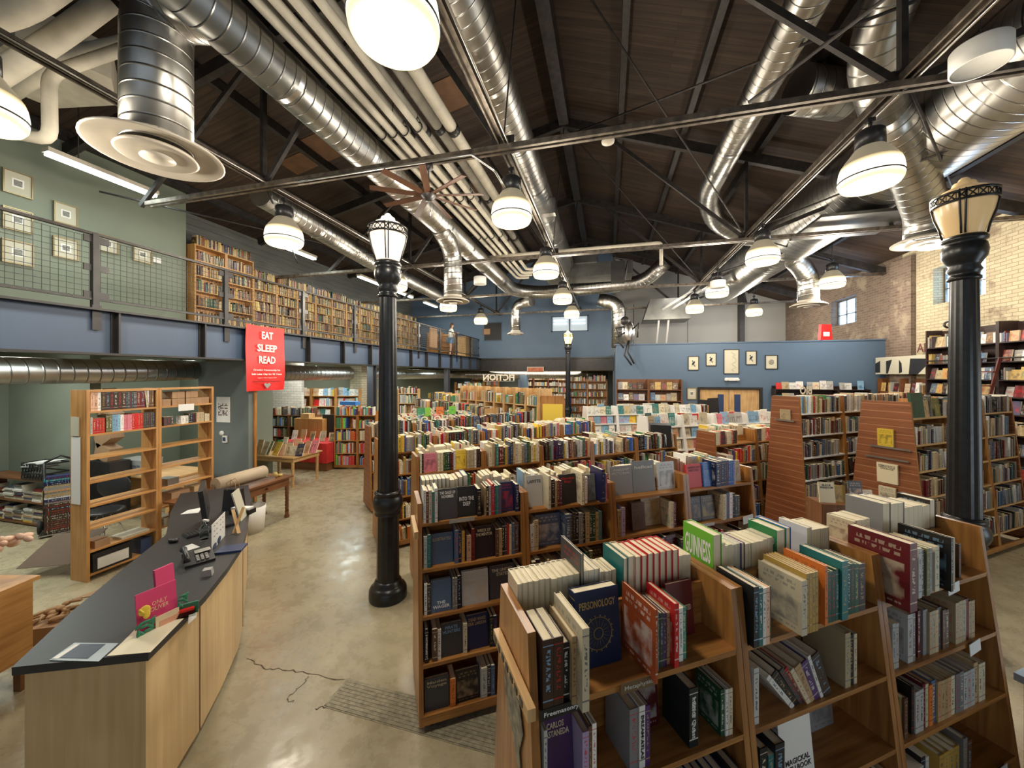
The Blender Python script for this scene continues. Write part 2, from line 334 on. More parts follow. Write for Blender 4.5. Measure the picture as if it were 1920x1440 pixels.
# ---------------------------------------------------------------- mesh building
class MB:
    def __init__(s):
        s.v = []; s.f = []; s.m = []; s.uv = []; s.col = []; s.acc = []; s.smooth = []; s.use_col = False
    def face(s, idx, mat=0, uv=None, col=None, acc=None, smooth=False):
        s.f.append(idx); s.m.append(mat); s.uv.append(uv or [(0, 0)]*len(idx)); s.smooth.append(smooth)
        s.col.append(col or (1, 1, 1)); s.acc.append(acc or (0, 0, 0))
        if col: s.use_col = True
    def box(s, lo, hi, mat=0, M=None, uvm='long', col=None, acc=None, mats=None, taper=None):
        """axis box lo..hi, placed by the 4x4 M; taper = (dx, dy) shrinks the top"""
        x0, y0, z0 = lo; x1, y1, z1 = hi
        P = [Vector((x0, y0, z0)), Vector((x1, y0, z0)), Vector((x1, y1, z0)), Vector((x0, y1, z0)), Vector((x0, y0, z1)), Vector((x1, y0, z1)), Vector((x1, y1, z1)), Vector((x0, y1, z1))]
        if taper:
            cx, cy = (x0+x1)/2, (y0+y1)/2
            for i in range(4, 8):
                P[i].x = cx+(P[i].x-cx)*taper[0]; P[i].y = cy+(P[i].y-cy)*taper[1]
        dims = (x1-x0, y1-y0, z1-z0)
        b = len(s.v)
        ro = random.random()*7 if uvm == 'long' else 0
        F = [((0, 3, 2, 1), 2, (1, 0)), ((4, 5, 6, 7), 2, (0, 1)), ((0, 1, 5, 4), 1, (0, 2)), ((1, 2, 6, 5), 0, (1, 2)), ((2, 3, 7, 6), 1, (0, 2)), ((3, 0, 4, 7), 0, (1, 2))]
        for k, (idx, ax, uvax) in enumerate(F):
            a, c = uvax
            if uvm == 'long' and dims[c] > dims[a]: a, c = c, a
            if uvm == 'unit':
                o = (lo[a], lo[c]); uv = []
                for i in idx:
                    p = P[i]; u_ = (p[a]-lo[a])/max(dims[a], 1e-6); v_ = (p[c]-lo[c])/max(dims[c], 1e-6)
                    uv.append((u_, v_))
            else:
                uv = [(P[i][a]+ro, P[i][c]+ro*1.7) for i in idx]
            s.face([b+i for i in idx], mats[k] if mats else mat, uv, col, acc)
        s.v += [tuple(M @ p) if M else tuple(p) for p in P]
    def rod(s, a, c, r, mat=0, seg=8):
        s.tube([a, c], r, mat, seg)
    def bar(s, a, c, w, h, mat=0, up=(0, 0, 1)):
        """rectangular bar from a to c, w wide, h high"""
        a, c = Vector(a), Vector(c); t = (c-a); L = t.length; t.normalize(); up = Vector(up)
        if abs(t.dot(up)) > 0.98: up = Vector((0, 1, 0))
        x = t.cross(up).normalized(); z = x.cross(t)
        M = Matrix((x, t, z)).transposed().to_4x4(); M.translation = a
        s.box((-w/2, 0, -h/2), (w/2, L, h/2), mat, M)
    def tube(s, pts, r, mat=0, seg=12, caps=True, smooth=True, col=None):
        pts = [Vector(p) for p in pts]; n = len(pts); rs = r if isinstance(r, (list, tuple)) else [r]*n
        base = len(s.v); up = None; L = 0; Ls = []
        for i, p in enumerate(pts):
            if i: L += (p-pts[i-1]).length
            Ls.append(L)
            t = ((pts[min(i+1, n-1)]-p).normalized()+(p-pts[max(i-1, 0)]).normalized()).normalized()
            if up is None:
                up = Vector((0, 0, 1)) if abs(t.z) < 0.9 else Vector((0, 1, 0))
            x = t.cross(up)
            if x.length < 1e-4: x = t.cross(Vector((1, 0.3, 0)))
            x.normalize(); y = x.cross(t).normalized(); up = y
            for k in range(seg):
                a = 2*PI*k/seg
                s.v.append(tuple(p+(x*math.cos(a)+y*math.sin(a))*rs[i]))
        for i in range(n-1):
            for k in range(seg):
                k2 = (k+1) % seg
                s.face([base+i*seg+k, base+(i+1)*seg+k, base+(i+1)*seg+k2, base+i*seg+k2], mat,
                       [(k/seg, Ls[i]), (k/seg, Ls[i+1]), ((k+1)/seg, Ls[i+1]), ((k+1)/seg, Ls[i])], col, None, smooth)
        if caps:
            s.face([base+k for k in range(seg)], mat, None, col)
            s.face([base+(n-1)*seg+k for k in range(seg)][::-1], mat, None, col)
    def lathe(s, prof, c=(0, 0, 0), mat=0, seg=24, smooth=True, flute=0.0, M=None):
        base = len(s.v); n = len(prof); c = Vector(c)
        for r, z in prof:
            for k in range(seg):
                a = 2*PI*k/seg; rr = r*(1-(flute if k % 2 else 0))
                p = c+Vector((rr*math.cos(a), rr*math.sin(a), z))
                s.v.append(tuple(M @ p) if M else tuple(p))
        for i in range(n-1):
            for k in range(seg):
                k2 = (k+1) % seg
                s.face([base+i*seg+k, base+i*seg+k2, base+(i+1)*seg+k2, base+(i+1)*seg+k], mat,
                       [(k/seg, prof[i][1]), ((k+1)/seg, prof[i][1]), ((k+1)/seg, prof[i+1][1]), (k/seg, prof[i+1][1])], None, None, smooth and not flute)
    def prism(s, poly, z0, z1, mat=0, M=None, mats=None):
        """poly in xy, counter-clockwise, from z0 to z1"""
        b = len(s.v); n = len(poly)
        for z in (z0, z1):
            for x, y in poly:
                p = Vector((x, y, z)); s.v.append(tuple(M @ p) if M else tuple(p))
        s.face([b+i for i in range(n)][::-1], mat, [(poly[i][0], poly[i][1]) for i in range(n)][::-1])
        s.face([b+n+i for i in range(n)], mats[0] if mats else mat, [(poly[i][0], poly[i][1]) for i in range(n)])
        L = 0
        for i in range(n):
            j = (i+1) % n; d = math.dist(poly[i], poly[j])
            s.face([b+i, b+j, b+n+j, b+n+i], mats[1] if mats else mat, [(z0, L), (z0, L+d), (z1, L+d), (z1, L)]); L += d
    def quad(s, ps, mat=0, uv=None, col=None, acc=None):
        b = len(s.v); s.v += [tuple(p) for p in ps]
        s.face(list(range(b, b+len(ps))), mat, uv or [(0, 0), (1, 0), (1, 1), (0, 1)][:len(ps)], col, acc)
    def ell(s, c, r, mat=0, seg=14, rings=9, M=None, col=None):
        base = len(s.v); c = Vector(c)
        for i in range(rings+1):
            th = PI*i/rings
            for k in range(seg):
                a = 2*PI*k/seg
                p = Vector((r[0]*math.sin(th)*math.cos(a), r[1]*math.sin(th)*math.sin(a), -r[2]*math.cos(th)))
                if M: p = M @ p
                s.v.append(tuple(c+p))
        for i in range(rings):
            for k in range(seg):
                k2 = (k+1) % seg
                s.face([base+i*seg+k, base+i*seg+k2, base+(i+1)*seg+k2, base+(i+1)*seg+k], mat, None, col, None, True)
    def mesh(s, name, mats):
        me = bpy.data.meshes.new(name); me.from_pydata(s.v, [], s.f)
        for m in mats: me.materials.append(m)
        me.polygons.foreach_set('material_index', s.m); me.polygons.foreach_set('use_smooth', s.smooth)
        ul = me.uv_layers.new(name='UVMap'); flat = []
        for u in s.uv:
            for a in u: flat += [a[0], a[1]]
        ul.data.foreach_set('uv', flat)
        if s.use_col:
            for nm, src in (('Col', s.col), ('Acc', s.acc)):
                at = me.color_attributes.new(nm, 'FLOAT_COLOR', 'CORNER'); fl = []
                for u, c in zip(s.f, src): fl += [c[0], c[1], c[2], 1.0]*len(u)
                at.data.foreach_set('color', fl)
        me.update(); return me
    def build(s, name, mats, parent=None, **kw):
        if not isinstance(mats, (list, tuple)): mats = [mats]
        o = bpy.data.objects.new(name, s.mesh(name, mats)); COL.objects.link(o)
        if parent: o.parent = parent
        tag(o, **kw)
        return o
def tag(o, label=None, cat=None, group=None, kind=None):
    if label: o['label'] = label
    if cat: o['category'] = cat
    if group: o['group'] = group
    if kind: o['kind'] = kind
def thing(name, label, cat, loc=(0, 0, 0), rz=0.0, group=None):
    o = bpy.data.objects.new(name, None); o.empty_display_size = 0.1; COL.objects.link(o)
    o.location = loc; o.rotation_euler = (0, 0, rz); tag(o, label, cat, group)
    return o
def copy_tree(o, loc=None, label=None, group=None, parent=None):
    c = o.copy(); COL.objects.link(c); c.parent = parent
    if loc is not None: c.location = loc
    if label: c['label'] = label
    if group: c['group'] = group
    for ch in list(o.children): copy_tree(ch, parent=c)
    return c
def struct(mb, name, mats): return mb.build(name, mats, kind='structure')
TEXTS = []
def text(body, mat, parent, M, width, height, name='title', bold=0.0, label=None):
    """raised lettering that fills width x height; M places it: local x along the line, y up, z out"""
    cu = bpy.data.curves.new(name, 'FONT'); cu.body = body; cu.size = 1.0; cu.extrude = 0.0008; cu.offset = bold
    cu.align_x = 'CENTER'; cu.align_y = 'CENTER'; cu.space_line = 0.95
    cu.resolution_u = 2; cu.materials.append(mat)
    o = bpy.data.objects.new(name, cu); COL.objects.link(o); o.parent = parent
    TEXTS.append((o, M, width, height))
    if label: o['label'] = label
    return o
def frame_M(origin, x, y):
    x = Vector(x).normalized(); y = Vector(y).normalized(); z = x.cross(y)
    M = Matrix((x, y, z)).transposed().to_4x4(); M.translation = Vector(origin); return M
def Rz(a, loc=(0, 0, 0)):
    M = Matrix.Rotation(a, 4, 'Z'); M.translation = Vector(loc); return M
ORD = 'first second third fourth fifth sixth seventh eighth ninth tenth eleventh twelfth thirteenth fourteenth fifteenth sixteenth seventeenth eighteenth nineteenth twentieth twenty-first twenty-second twenty-third twenty-fourth twenty-fifth twenty-sixth twenty-seventh twenty-eighth twenty-ninth thirtieth'.split()
# ================================================================ THE SETTING
XR, XL, YB, YF = 8.2, -11.3, 20.0, -3.0
RX, RZ, SLP = -1.09, 9.4, 0.36
def zr(x): return RZ-SLP*(x-RX) if x > RX else RZ-.225*(RX-x)
b = MB(); b.box((XL-0.2, YF-5, -0.1), (XR+0.2, 26, 0), 0); struct(b, 'floor', [CONC])
# old boarded patch set in the concrete by the second bookcase
b = MB(); M = Rz(YAW-.27, (*C(-1.46, 2.93)[:2], 0.0))
for k in range(9): b.box((0, k*0.03, 0.0), (2.2, k*0.03+0.027, 0.004), 0, M)
for k in range(2): b.box((-.02 if k == 0 else 0, -.012 if k else -.0, 0), (0.0 if k == 0 else 2.2, .28 if k == 0 else -.004, .003), 0, M)
struct(b, 'trim_1', [GROUT])
# cracks in the concrete
def crack(pts, name, w_=.009):
    b = MB(); P = []
    rg = random.Random(len(pts))
    for i in range(len(pts)-1):
        for k in range(6):
            f_ = k/6; x = pts[i][0]*(1-f_)+pts[i+1][0]*f_; y = pts[i][1]*(1-f_)+pts[i+1][1]*f_
            d = EYE*FPX/(y-703); P.append(C((x-960)/FPX*d+rg.uniform(-.015, .015), d+rg.uniform(-.015, .015), .0015))
    for a, c in zip(P[:-1], P[1:]):
        t = (c-a).normalized(); n_ = Vector((-t.y, t.x, 0))*w_*rg.uniform(.3, .6); b.quad([a-n_, c-n_, c+n_, a+n_])
    struct(b, name, [plain('crack_dark', (.075, .055, .035), .8)])
crack([(460, 1236), (500, 1254), (545, 1256), (582, 1266), (660, 1276)], 'trim_7'); crack([(582, 1266), (560, 1290), (536, 1310), (552, 1318)], 'trim_8', .006); crack([(660, 1276), (612, 1325), (585, 1330)], 'trim_9', .008)
# roof: two boarded slopes, boards running across the slope
def slope(x0, x1, y0, y1, name):
    b = MB(); z0, z1 = zr(x0), zr(x1); L = math.hypot(x1-x0, z1-z0)
    b.quad([(x0, y0, z0), (x0, y1, z0), (x1, y1, z1), (x1, y0, z1)][::1], 0, [(0, y0), (0, y1), (L, y1), (L, y0)])
    b.quad([(x0, y0, z0+.15), (x1, y0, z1+.15), (x1, y1, z1+.15), (x0, y1, z0+.15)], 0, [(y0, 0), (y0, L), (y1, L), (y1, 0)])
    return struct(b, name, [ROOF])
slope(XL-0.3, RX, YF-5, 26, 'ceiling')
slope(RX, XR+0.3, YF-5, 26, 'ceiling')
# bare plywood patches let into the roof boards on the left slope
b = MB()
for x, y, wx, wy in ((-7.0, 7.2, 0.9, 0.9), (-7.9, 7.5, 0.7, 0.6), (-3.9, 7.3, 0.8, 0.9), (-4.6, 11.2, 0.9, 0.8)):
    b.quad([(x, y, zr(x)-.012), (x, y+wy, zr(x)-.012), (x+wx, y+wy, zr(x+wx)-.012), (x+wx, y, zr(x+wx)-.012)], 0, [(0, 0), (wy, 0), (wy, wx), (0, wx)])
struct(b, 'trim_2', [plain('plywood_patch', (.17, .085, .04), .7, 0, .2, 4)])
# purlins that run into the depth under the boards
for i, x in enumerate((-10.2, -8.6, -7.0, -5.4, -3.8, -2.4, 0.3, 1.7, 3.3, 4.9, 6.5)):
    b = MB(); b.box((x-0.06, YF-4, zr(x)-0.2), (x+0.06, YB, zr(x)-0.02), 0)
    b.build('purlin', [TRUSS], label=None, kind='structure')
b = MB(); b.box((RX-0.12, YF-4, RZ-0.42), (RX+0.12, YB, RZ-0.05), 0); b.build('ridge_beam', [TRUSS], kind='structure')

# ---- walls. Right: painted brick with two windows
def wall_holes(y0, y1, z0, z1, holes, mb, X, thick, mat):
    """wall in the plane x=X facing -x, from y0..y1; holes = [(ya, yb, za, zb)] sorted by y"""
    def q(ya, yb, za, zb):
        mb.quad([(X, ya, za), (X, ya, zb), (X, yb, zb), (X, yb, za)], mat, [(ya, za), (ya, zb), (yb, zb), (yb, za)])
    y = y0
    for ya, yb, za, zb in holes:
        q(y, ya, z0, z1); q(ya, yb, z0, za); q(ya, yb, zb, z1); y = yb
        T = X+thick
        for (p0, p1, p2, p3) in (((X, ya, za), (T, ya, za), (T, ya, zb), (X, ya, zb)), ((X, yb, zb), (T, yb, zb), (T, yb, za), (X, yb, za)),
                                 ((X, yb, za), (T, yb, za), (T, ya, za), (X, ya, za)), ((X, ya, zb), (T, ya, zb), (T, yb, zb), (X, yb, zb))):
            mb.quad([p0, p1, p2, p3], mat, [(0, 0), (thick, 0), (thick, 1.2), (0, 1.2)])
    q(y, y1, z0, z1)
WH = [(10.75, 12.15, 4.42, 5.36), (15.25, 16.75, 4.42, 5.36)]
b = MB(); wall_holes(YF-5, 13.2, 0, 6.6, WH[:1], b, XR, 0.32, 0); wall_holes(13.2, 26, 0, 6.6, WH[1:], b, XR, 0.32, 1)
struct(b, 'wall_right', [BRICK, BRICKR])
for n, (ya, yb, za, zb) in enumerate(WH):
    x = XR+0.26
    b = MB(); b.quad([(x+.02, ya, za), (x+.02, ya, zb), (x+.02, yb, zb), (x+.02, yb, za)], 0)
    wn = b.build('window_%d' % (n+1), [SKYG], kind='structure')
    b = MB()
    b.box((x-.04, ya, za), (x+.01, ya+.05, zb)); b.box((x-.04, yb-.05, za), (x+.01, yb, zb)); b.box((x-.04, ya+.05, za), (x+.01, yb-.05, za+.05)); b.box((x-.04, ya+.05, zb-.05), (x+.01, yb-.05, zb))
    for k in (1, 2): yy = ya+(yb-ya)*k/3; b.box((x-.03, yy-.015, za+.05), (x+.005, yy+.015, zb-.05))
    b.box((x-.03, ya+.05, za+(zb-za)*.42-.015), (x+.005, yb-.05, za+(zb-za)*.42+.015))
    b.build('window_frame', [STRUT], wn)
    area('window_daylight', (XR-0.05, (ya+yb)/2, (za+zb)/2), yb-ya, 26, (0.45, 0.68, 1.0), (0, PI/2, 0), zb-za)
# brick pier on the right wall
b = MB(); b.box((XR-0.12, 12.7, 0), (XR, 13.5, 5.9), 0, uvm='z'); struct(b, 'wall_right_pier', [BRICKR])
# Back: blue upper wall on a dark beam over the opening, grey panels to the right
b = MB()
WO = (-2.95, -1.0, 4.9, 5.75)   # office window
def qb(x0, x1, z0, z1, mat, Y=YB): b.quad([(x0, Y, z0), (x1, Y, z0), (x1, Y, z1), (x0, Y, z1)], mat, [(x0, z0), (x1, z0), (x1, z1), (x0, z1)])
qb(XL, WO[0], 3.5, 9.5, 0); qb(WO[0], WO[1], 3.5, WO[2], 0); qb(WO[0], WO[1], WO[3], 9.5, 0); qb(WO[1], 0.25, 3.5, 9.5, 0)
struct(b, 'wall_back', [BLUE])
b = MB(); qb(0.25, XR, 0, 9.5, 0, YB+0.5); b.quad([(0.25, YB, 0), (0.25, YB+.5, 0), (0.25, YB+.5, 9.5), (0.25, YB, 9.5)], 0)
struct(b, 'wall_back_panels', [PANELG])
b = MB()
for x in (1.3, 3.9, 6.2): b.box((x-.012, YB+.49, 2.9), (x+.012, YB+.5, 6.3))
b.box((6.15, YB+.1, 0), (6.35, YB+.5, 6.5))
struct(b, 'trim_3', [STEEL])
b = MB(); b.box((XL, YB-.15, 2.88), (0.35, YB+.1, 3.45)); b.box((XL, YB-.22, 3.45), (0.35, YB+.1, 3.53)); b.box((XL, YB-.22, 2.84), (0.35, YB+.1, 2.9)); struct(b, 'trim_4', [STEEL])
b = MB(); b.box((XL, YB, 2.84), (0.35, 25.5, 2.94)); struct(b, 'ceiling_back_room', [CEILB])
b = MB(); b.quad([(XL, 25.5, 0), (XR, 25.5, 0), (XR, 25.5, 6), (XL, 25.5, 6)], 0, [(0, 0), (9, 0), (9, 6), (0, 6)]); struct(b, 'wall_back_room', [GREY])
# office window in the blue wall
b = MB(); b.quad([(WO[0], YB+.05, WO[2]), (WO[1], YB+.05, WO[2]), (WO[1], YB+.05, WO[3]), (WO[0], YB+.05, WO[3])], 0)
wn = b.build('window_3', [OFFICE], kind='structure')
b = MB()
for x in (WO[0], (WO[0]+WO[1])/2-.03, WO[1]-.06): b.box((x, YB-.04, WO[2]), (x+.06, YB+.04, WO[3]))
b.box((WO[0], YB-.04, WO[2]), (WO[1], YB+.04, WO[2]+.05)); b.box((WO[0], YB-.04, WO[3]-.05), (WO[1], YB+.04, WO[3]))
b.build('window_frame', [BLUEB], wn)
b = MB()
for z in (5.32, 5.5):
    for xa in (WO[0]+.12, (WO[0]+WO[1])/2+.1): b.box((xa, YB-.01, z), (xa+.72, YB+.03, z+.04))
b.build('painted_pane_reflection', [OFFTUBE], wn, label='glowing bars drawn as office light tubes reflected in the glass')  # tube reflections in the pane, drawn as glowing bars
b = MB(); b.box((-6.75, YB-.03, 4.55), (-5.75, YB+.02, 5.5)); wn = b.build('window_4', [INK], kind='structure')
b = MB(); b.box((-6.8, YB-.05, 4.5), (-5.7, YB-.03, 4.55)); b.box((-6.8, YB-.05, 5.5), (-5.7, YB-.03, 5.55)); b.build('window_frame', [BLUEB], wn)

# blue partition with the double doors
YP = 13.87
b = MB(); DX0, DX1, DZ = 3.02, 4.82, 2.12
def pb(x0, x1, z0, z1): b.box((x0, YP, z0), (x1, YP+0.14, z1), 0, uvm='z')
pb(0.3, DX0, 0, 3.66); pb(DX0, DX1, DZ, 3.66); pb(DX1, XR, 0, 3.66); b.box((0.3, YP+.14, 0), (0.44, YB, 3.66), 0)
struct(b, 'wall_partition', [BLUE])
b = MB(); b.box((0.22, YP-.03, 3.66), (XR, YP+.18, 3.70)); struct(b, 'trim_5', [BLUE])
dr = thing('door_1', None, None, (DX0, YP, 0)); tag(dr, kind='structure')
b = MB(); b.box((-.07, -.03, 0), (0, .15, DZ+.07)); b.box((DX1-DX0, -.03, 0), (DX1-DX0+.07, .15, DZ+.07)); b.box((0, -.03, DZ), (DX1-DX0, .15, DZ+.07)); b.build('door_frame', [STEEL], dr, kind='structure')
for k in (0, 1):
    x0 = 0.01+k*0.9
    b = MB(); b.box((x0, .04, .02), (x0+.88, .085, DZ)); lf = b.build('door_leaf', [OAKP], dr, kind='structure')
    b = MB(); xx = x0+(0.55 if k == 0 else 0.15); b.box((xx, .03, .95), (xx+.18, .09, 1.95)); b.build('door_window', [NAVY], lf)
    b = MB(); xh = x0+(.80 if k == 0 else .06); b.box((xh, .0, .95), (xh+.03, .03, 1.15)); b.build('door_handle', [CHROME], lf)

# ---- left side: mezzanine
XM, Z0, Z1 = -7.0, 2.88, 3.53
b = MB(); b.box((XL, YF-5, 3.36), (XM, YB, 3.50)); struct(b, 'floor_mezzanine', [CONC])
b = MB(); b.box((XL, YF-5, 3.26), (XM-.1, YB, 3.36)); struct(b, 'ceiling_under_mezzanine', [CEILB])
for k in range(11):
    y = 0.2+k*1.9; b = MB(); b.box((XL, y-.05, 3.0), (XM-.12, y+.05, 3.26)); b.build('ceiling_joist', [CEILB], kind='structure')
bm = thing('mezzanine_beam', None, None, (XM, 0, 0)); tag(bm, kind='structure')
b = MB(); b.box((-.012, YF-5, Z0+.03), (.012, YB, Z1-.03)); b.build('beam_web', [BLUEB], bm, kind='structure')
b = MB(); b.box((-.13, YF-5, Z0), (.13, YB, Z0+.03)); b.box((-.13, YF-5, Z1-.03), (.15, YB, Z1)); b.build('beam_flange', [STEEL], bm, kind='structure')
for k in range(-2, 15):
    y = 2.64+1.2*k; b = MB(); b.box((.012, y-.012, Z0+.03), (.12, y+.012, Z1-.03)); b.box((.012, y-.05, Z0+.03), (.028, y+.05, Z1-.03)); b.build('beam_stiffener', [STEEL], bm, kind='structure')
for y in (10.0, 15.5):
    b = MB(); b.box((XM-.1, y-.1, 0), (XM+.1, y-.08, Z0)); b.box((XM-.1, y+.08, 0), (XM+.1, y+.1, Z0)); b.box((XM-.01, y-.08, 0), (XM+.01, y+.08, Z0)); b.box((XM-.16, y-.16, 0), (XM+.16, y+.16, .02))
    b.build('steel_column', [STEELB], kind='structure')
# walls on the left
b = MB(); b.box((-10.5, YF-5, 3.5), (-10.35, 7.1, 7.3), 0, uvm='z'); struct(b, 'wall_left_upper', [GREEN])
b = MB(); b.box((XL-.1, YF-5, 3.5), (XL, YB, 7.15), 0, uvm='z'); b.box((XL, 7.0, 3.5), (-10.5, 7.1, 7.15), 0, uvm='z'); struct(b, 'wall_left_siding', [SIDING])
b = MB(); b.box((XL-.1, YF-5, 0), (XL, 25.5, 3.3), 0, uvm='z'); struct(b, 'wall_left_lower', [GREEN])
# the staff corner under the mezzanine
b = MB(); b.box((-8.33, 5.95, 0), (-7.0, 6.1, Z0), 0, uvm='z'); struct(b, 'wall_staff_corner', [GREY])
b = MB(); b.box((XL, 7.6, 0), (-8.33, 7.75, 3.26), 0, uvm='z'); b.box((-8.45, 6.1, 0), (-8.33, 7.6, 3.26), 0, uvm='z'); struct(b, 'wall_staff_back', [GREEN])
b = MB(); b.box((XL, 4.6, 0), (-9.0, 4.75, 3.26), 0, uvm='z'); struct(b, 'wall_staff_left', [GREEN])
b = MB(); b.box((-7.0, 6.05, 0), (-6.96, 6.1, 2.6)); struct(b, 'trim_6', [OAK])
b = MB(); b.box((-11.0, 10.9, 0), (-6.0, 11.0, 2.85), 0, uvm='z') ; b.box((XL, 10.9, 0), (-11.0, 11.0, 3.2), 0, uvm='z')
b2 = MB(); b2.box((-10.8, 9.95, 0), (-9.55, 10.05, 3.2), 0, uvm='z'); struct(b2, 'wall_brick_end', [BRICKW])
b2 = MB(); b2.box((-8.55, 11.0, 0), (-8.1, 11.3, 2.9), 0, uvm='z'); struct(b2, 'wall_brick_pier', [BRICK])
# staff doors, seen through the empty bookcase
for i, x in enumerate((-10.15, -9.3)):
    d = thing('door_%d' % (i+2), None, None, (x, 7.57, 0)); tag(d, kind='structure')
    b = MB(); b.box((0, -.03, 0), (.80, .01, 2.1)); b.build('door_leaf', [OAKO], d, kind='structure')
    b = MB(); b.box((.7 if i == 0 else .06, -.07, 1.0), (.74 if i == 0 else .1, -.03, 1.1)); b.build('door_handle', [CHROME], d)
    b = MB(); b.box((-.05, -.04, 0), (0, .02, 2.15)); b.box((.80, -.04, 0), (.85, .02, 2.15)); b.box((0, -.04, 2.1), (.8, .02, 2.15)); b.build('door_frame', [STEEL], d, kind='structure')
# far door under the mezzanine
d = thing('door_4', None, None, (-9.6, 25.44, 0)); tag(d, kind='structure')
b = MB(); b.box((0, 0, 0), (.95, .05, 2.1)); b.build('door_leaf', [plain('plum_paint', (.10, .06, .12), .5)], d, kind='structure')
b = MB(); b.box((-.5, -.02, 0), (-.12, .05, 2.1)); b.box((1.1, -.02, 0), (1.4, .05, 2.1)); b.build('door_window', [OFFICE], d, kind='structure')

# ================================================================ RAILING of the mezzanine
posts = [3.63+1.85*k for k in range(-3, 10)]
rail = thing('mezzanine_railing', 'long black steel railing with wire mesh panels along the mezzanine edge', 'railing', (XM, 0, Z1))
b = MB(); b.box((-.025, posts[0], 1.035), (.025, YB-.2, 1.07)); b.build('top_rail', [TRUSS], rail)
b = MB(); b.box((-.02, posts[0], .12), (.02, YB-.2, .15)); b.build('bottom_rail', [STEEL], rail)
for i, y in enumerate(posts):
    b = MB(); b.box((-.035, y-.035, -.0), (.035, y+.035, 1.05)); b.box((.035, y-.05, -.3), (.045, y+.05, .05)); b.build('post', [STEEL], rail)
    if i+1 < len(posts):
        y1 = min(posts[i+1], YB-.2)-.06; y0 = y+.06; b = MB(); r = .0035 if i < 6 else .004
        n = int((y1-y0)/.075)
        for k in range(n+1):
            yy = y0+(y1-y0)*k/n; b.tube([(0, yy, .16), (0, yy, 1.0)], r, 0, 4, False)
        for k in range(12):
            zz = .16+.84*k/11; b.tube([(0, y0, zz), (0, y1, zz)], r, 0, 4, False)
        b.build('mesh_panel', [STEEL], rail)
        for zz in (.2, .58, .98):
            for yy in (y+.04, y1-.06): b = MB(); b.box((-.01, yy, zz-.05), (.01, yy+.11, zz+.04)); b.build('clip_plate', [STEEL], rail)

# ================================================================ ROOF TRUSSES
ZC = EYE+3.1
for i, (y, far) in enumerate(((0.35, 0), (4.94, 0), (9.64, 0), (13.9, 0), (18.2, 1))):
    which = ['standing over the eye, nearest of the roof trusses', 'crossing above the ceiling fan, second of the roof trusses', 'third of the roof trusses, over the middle of the shop', 'fourth of the roof trusses, above the blue partition', 'farthest of the roof trusses, before the blue back wall'][i]
    t = thing('roof_truss', 'dark steel truss '+which, 'roof truss', (RX, y, ZC), 0, 'roof trusses')
    def rel(x, z): return Vector((x-RX, 0, z-ZC))
    b = MB()
    x0, x1 = (-8.1 if i == 1 else -10.9), XR
    for dy in (-.045, .045): b.box((x0-RX, dy-.025 , -.035), (x1-RX, dy+.02, .035)); 
    b.build('bottom_chord', [STRUT], t)
    b = MB(); xs0 = -10.9
    b.bar(rel(xs0, zr(xs0)-.3), rel(RX, RZ-.32), .12, .22); b.build('top_chord', [TRUSS], t)
    b = MB(); b.bar(rel(XR, zr(XR)-.3), rel(RX, RZ-.32), .12, .22); b.build('top_chord', [TRUSS], t)
    for (xa, xb_) in ((-8.3, -5.5), (-5.5, -5.5), (-5.5, -3.2), (-1.4, -3.2), (3.07, -.2), (3.07, 3.07), (3.07, 5.6), (5.8, 5.6)):
        b = MB(); b.bar(rel(xa, ZC), rel(xb_, zr(xb_)-.35), .06, .08); b.build('web_strut', [TRUSS], t)
    for xg in (-5.5, -1.4, 3.07):
        b = MB(); b.box((xg-RX-.16, -.008, -.02), (xg-RX+.16, .008, .18)); b.build('gusset_plate', [TRUSS], t)
    b = MB(); b.rod(rel(-1.4, ZC), rel(RX, RZ-.3), .012); b.build('tie_rod', [TRUSS], t)
# cross bracing rods under the roof slopes
RODS = {}
def rod(a, c, label, r=.018, mat=TRUSS):
    k_ = RODS[label] = RODS.get(label, 0)+1; label = label+', %s from the eye' % ORD[k_-1]
    b = MB(); a, c = Vector(a), Vector(c); b.tube([(0, 0, 0), c-a], r, 0, 6); o = b.build('bracing_rod', [mat], label=label, cat='steel rod', group='roof bracing rods'); o.location = a
for k, (a, c) in enumerate((((1.6, 4.94, ZC+.1), (5.4, .35, 6.4)), ((-1.0, 4.94, 8.9), (3.07, 9.64, ZC+.05)), ((3.2, 4.94, 6.6), (-.8, 9.64, 8.8)),
        ((3.1, 4.94, ZC+.1), (6.9, 9.64, 6.2)), ((6.9, 4.94, 6.2), (3.1, 9.64, ZC+.2)), ((-1.0, 9.64, 8.9), (3.07, 13.9, ZC+.05)), ((-5.5, 4.94, ZC+.1), (-9.4, 9.64, 6.1)), ((-9.4, 4.94, 6.1), (-5.5, 9.64, ZC+.1)), ((-5.5, 9.64, ZC), (-9.4, 13.9, 6.1)), ((3.1, 9.64, ZC+.1), (6.9, 13.9, 6.2)), ((6.9, 9.64, 6.2), (3.1, 13.9, ZC+.2)))):
    side = 'right' if a[0]+c[0] > -2 else 'left'
    rod(a, c, 'dark bracing rod slanting under the %s roof slope' % side)
# strut channels that carry the lamps
TRX = (-5.5, -1.4, 3.07)
for x, nm in zip(TRX, ('left channel, over the mezzanine edge and first aisle', 'middle channel, beside the central duct', 'right channel, passing under the big ducts')):
    o = thing('lamp_channel', 'long steel strut channel carrying lamps, '+nm, 'strut channel', (x, 0, ZC), 0, 'lamp channels')
    b = MB(); b.box((-.05, -4, .035), (-.03, 19, .12)); b.box((.03, -4, .035), (.05, 19, .12)); b.box((-.03, -4, .1), (.03, 19, .12)); b.build('channel', [STRUT], o)
    b = MB(); b.tube([(.09, -4, .04), (.09, 19, .04)], .013, 0, 8); b.build('conduit', [SHEET], o)

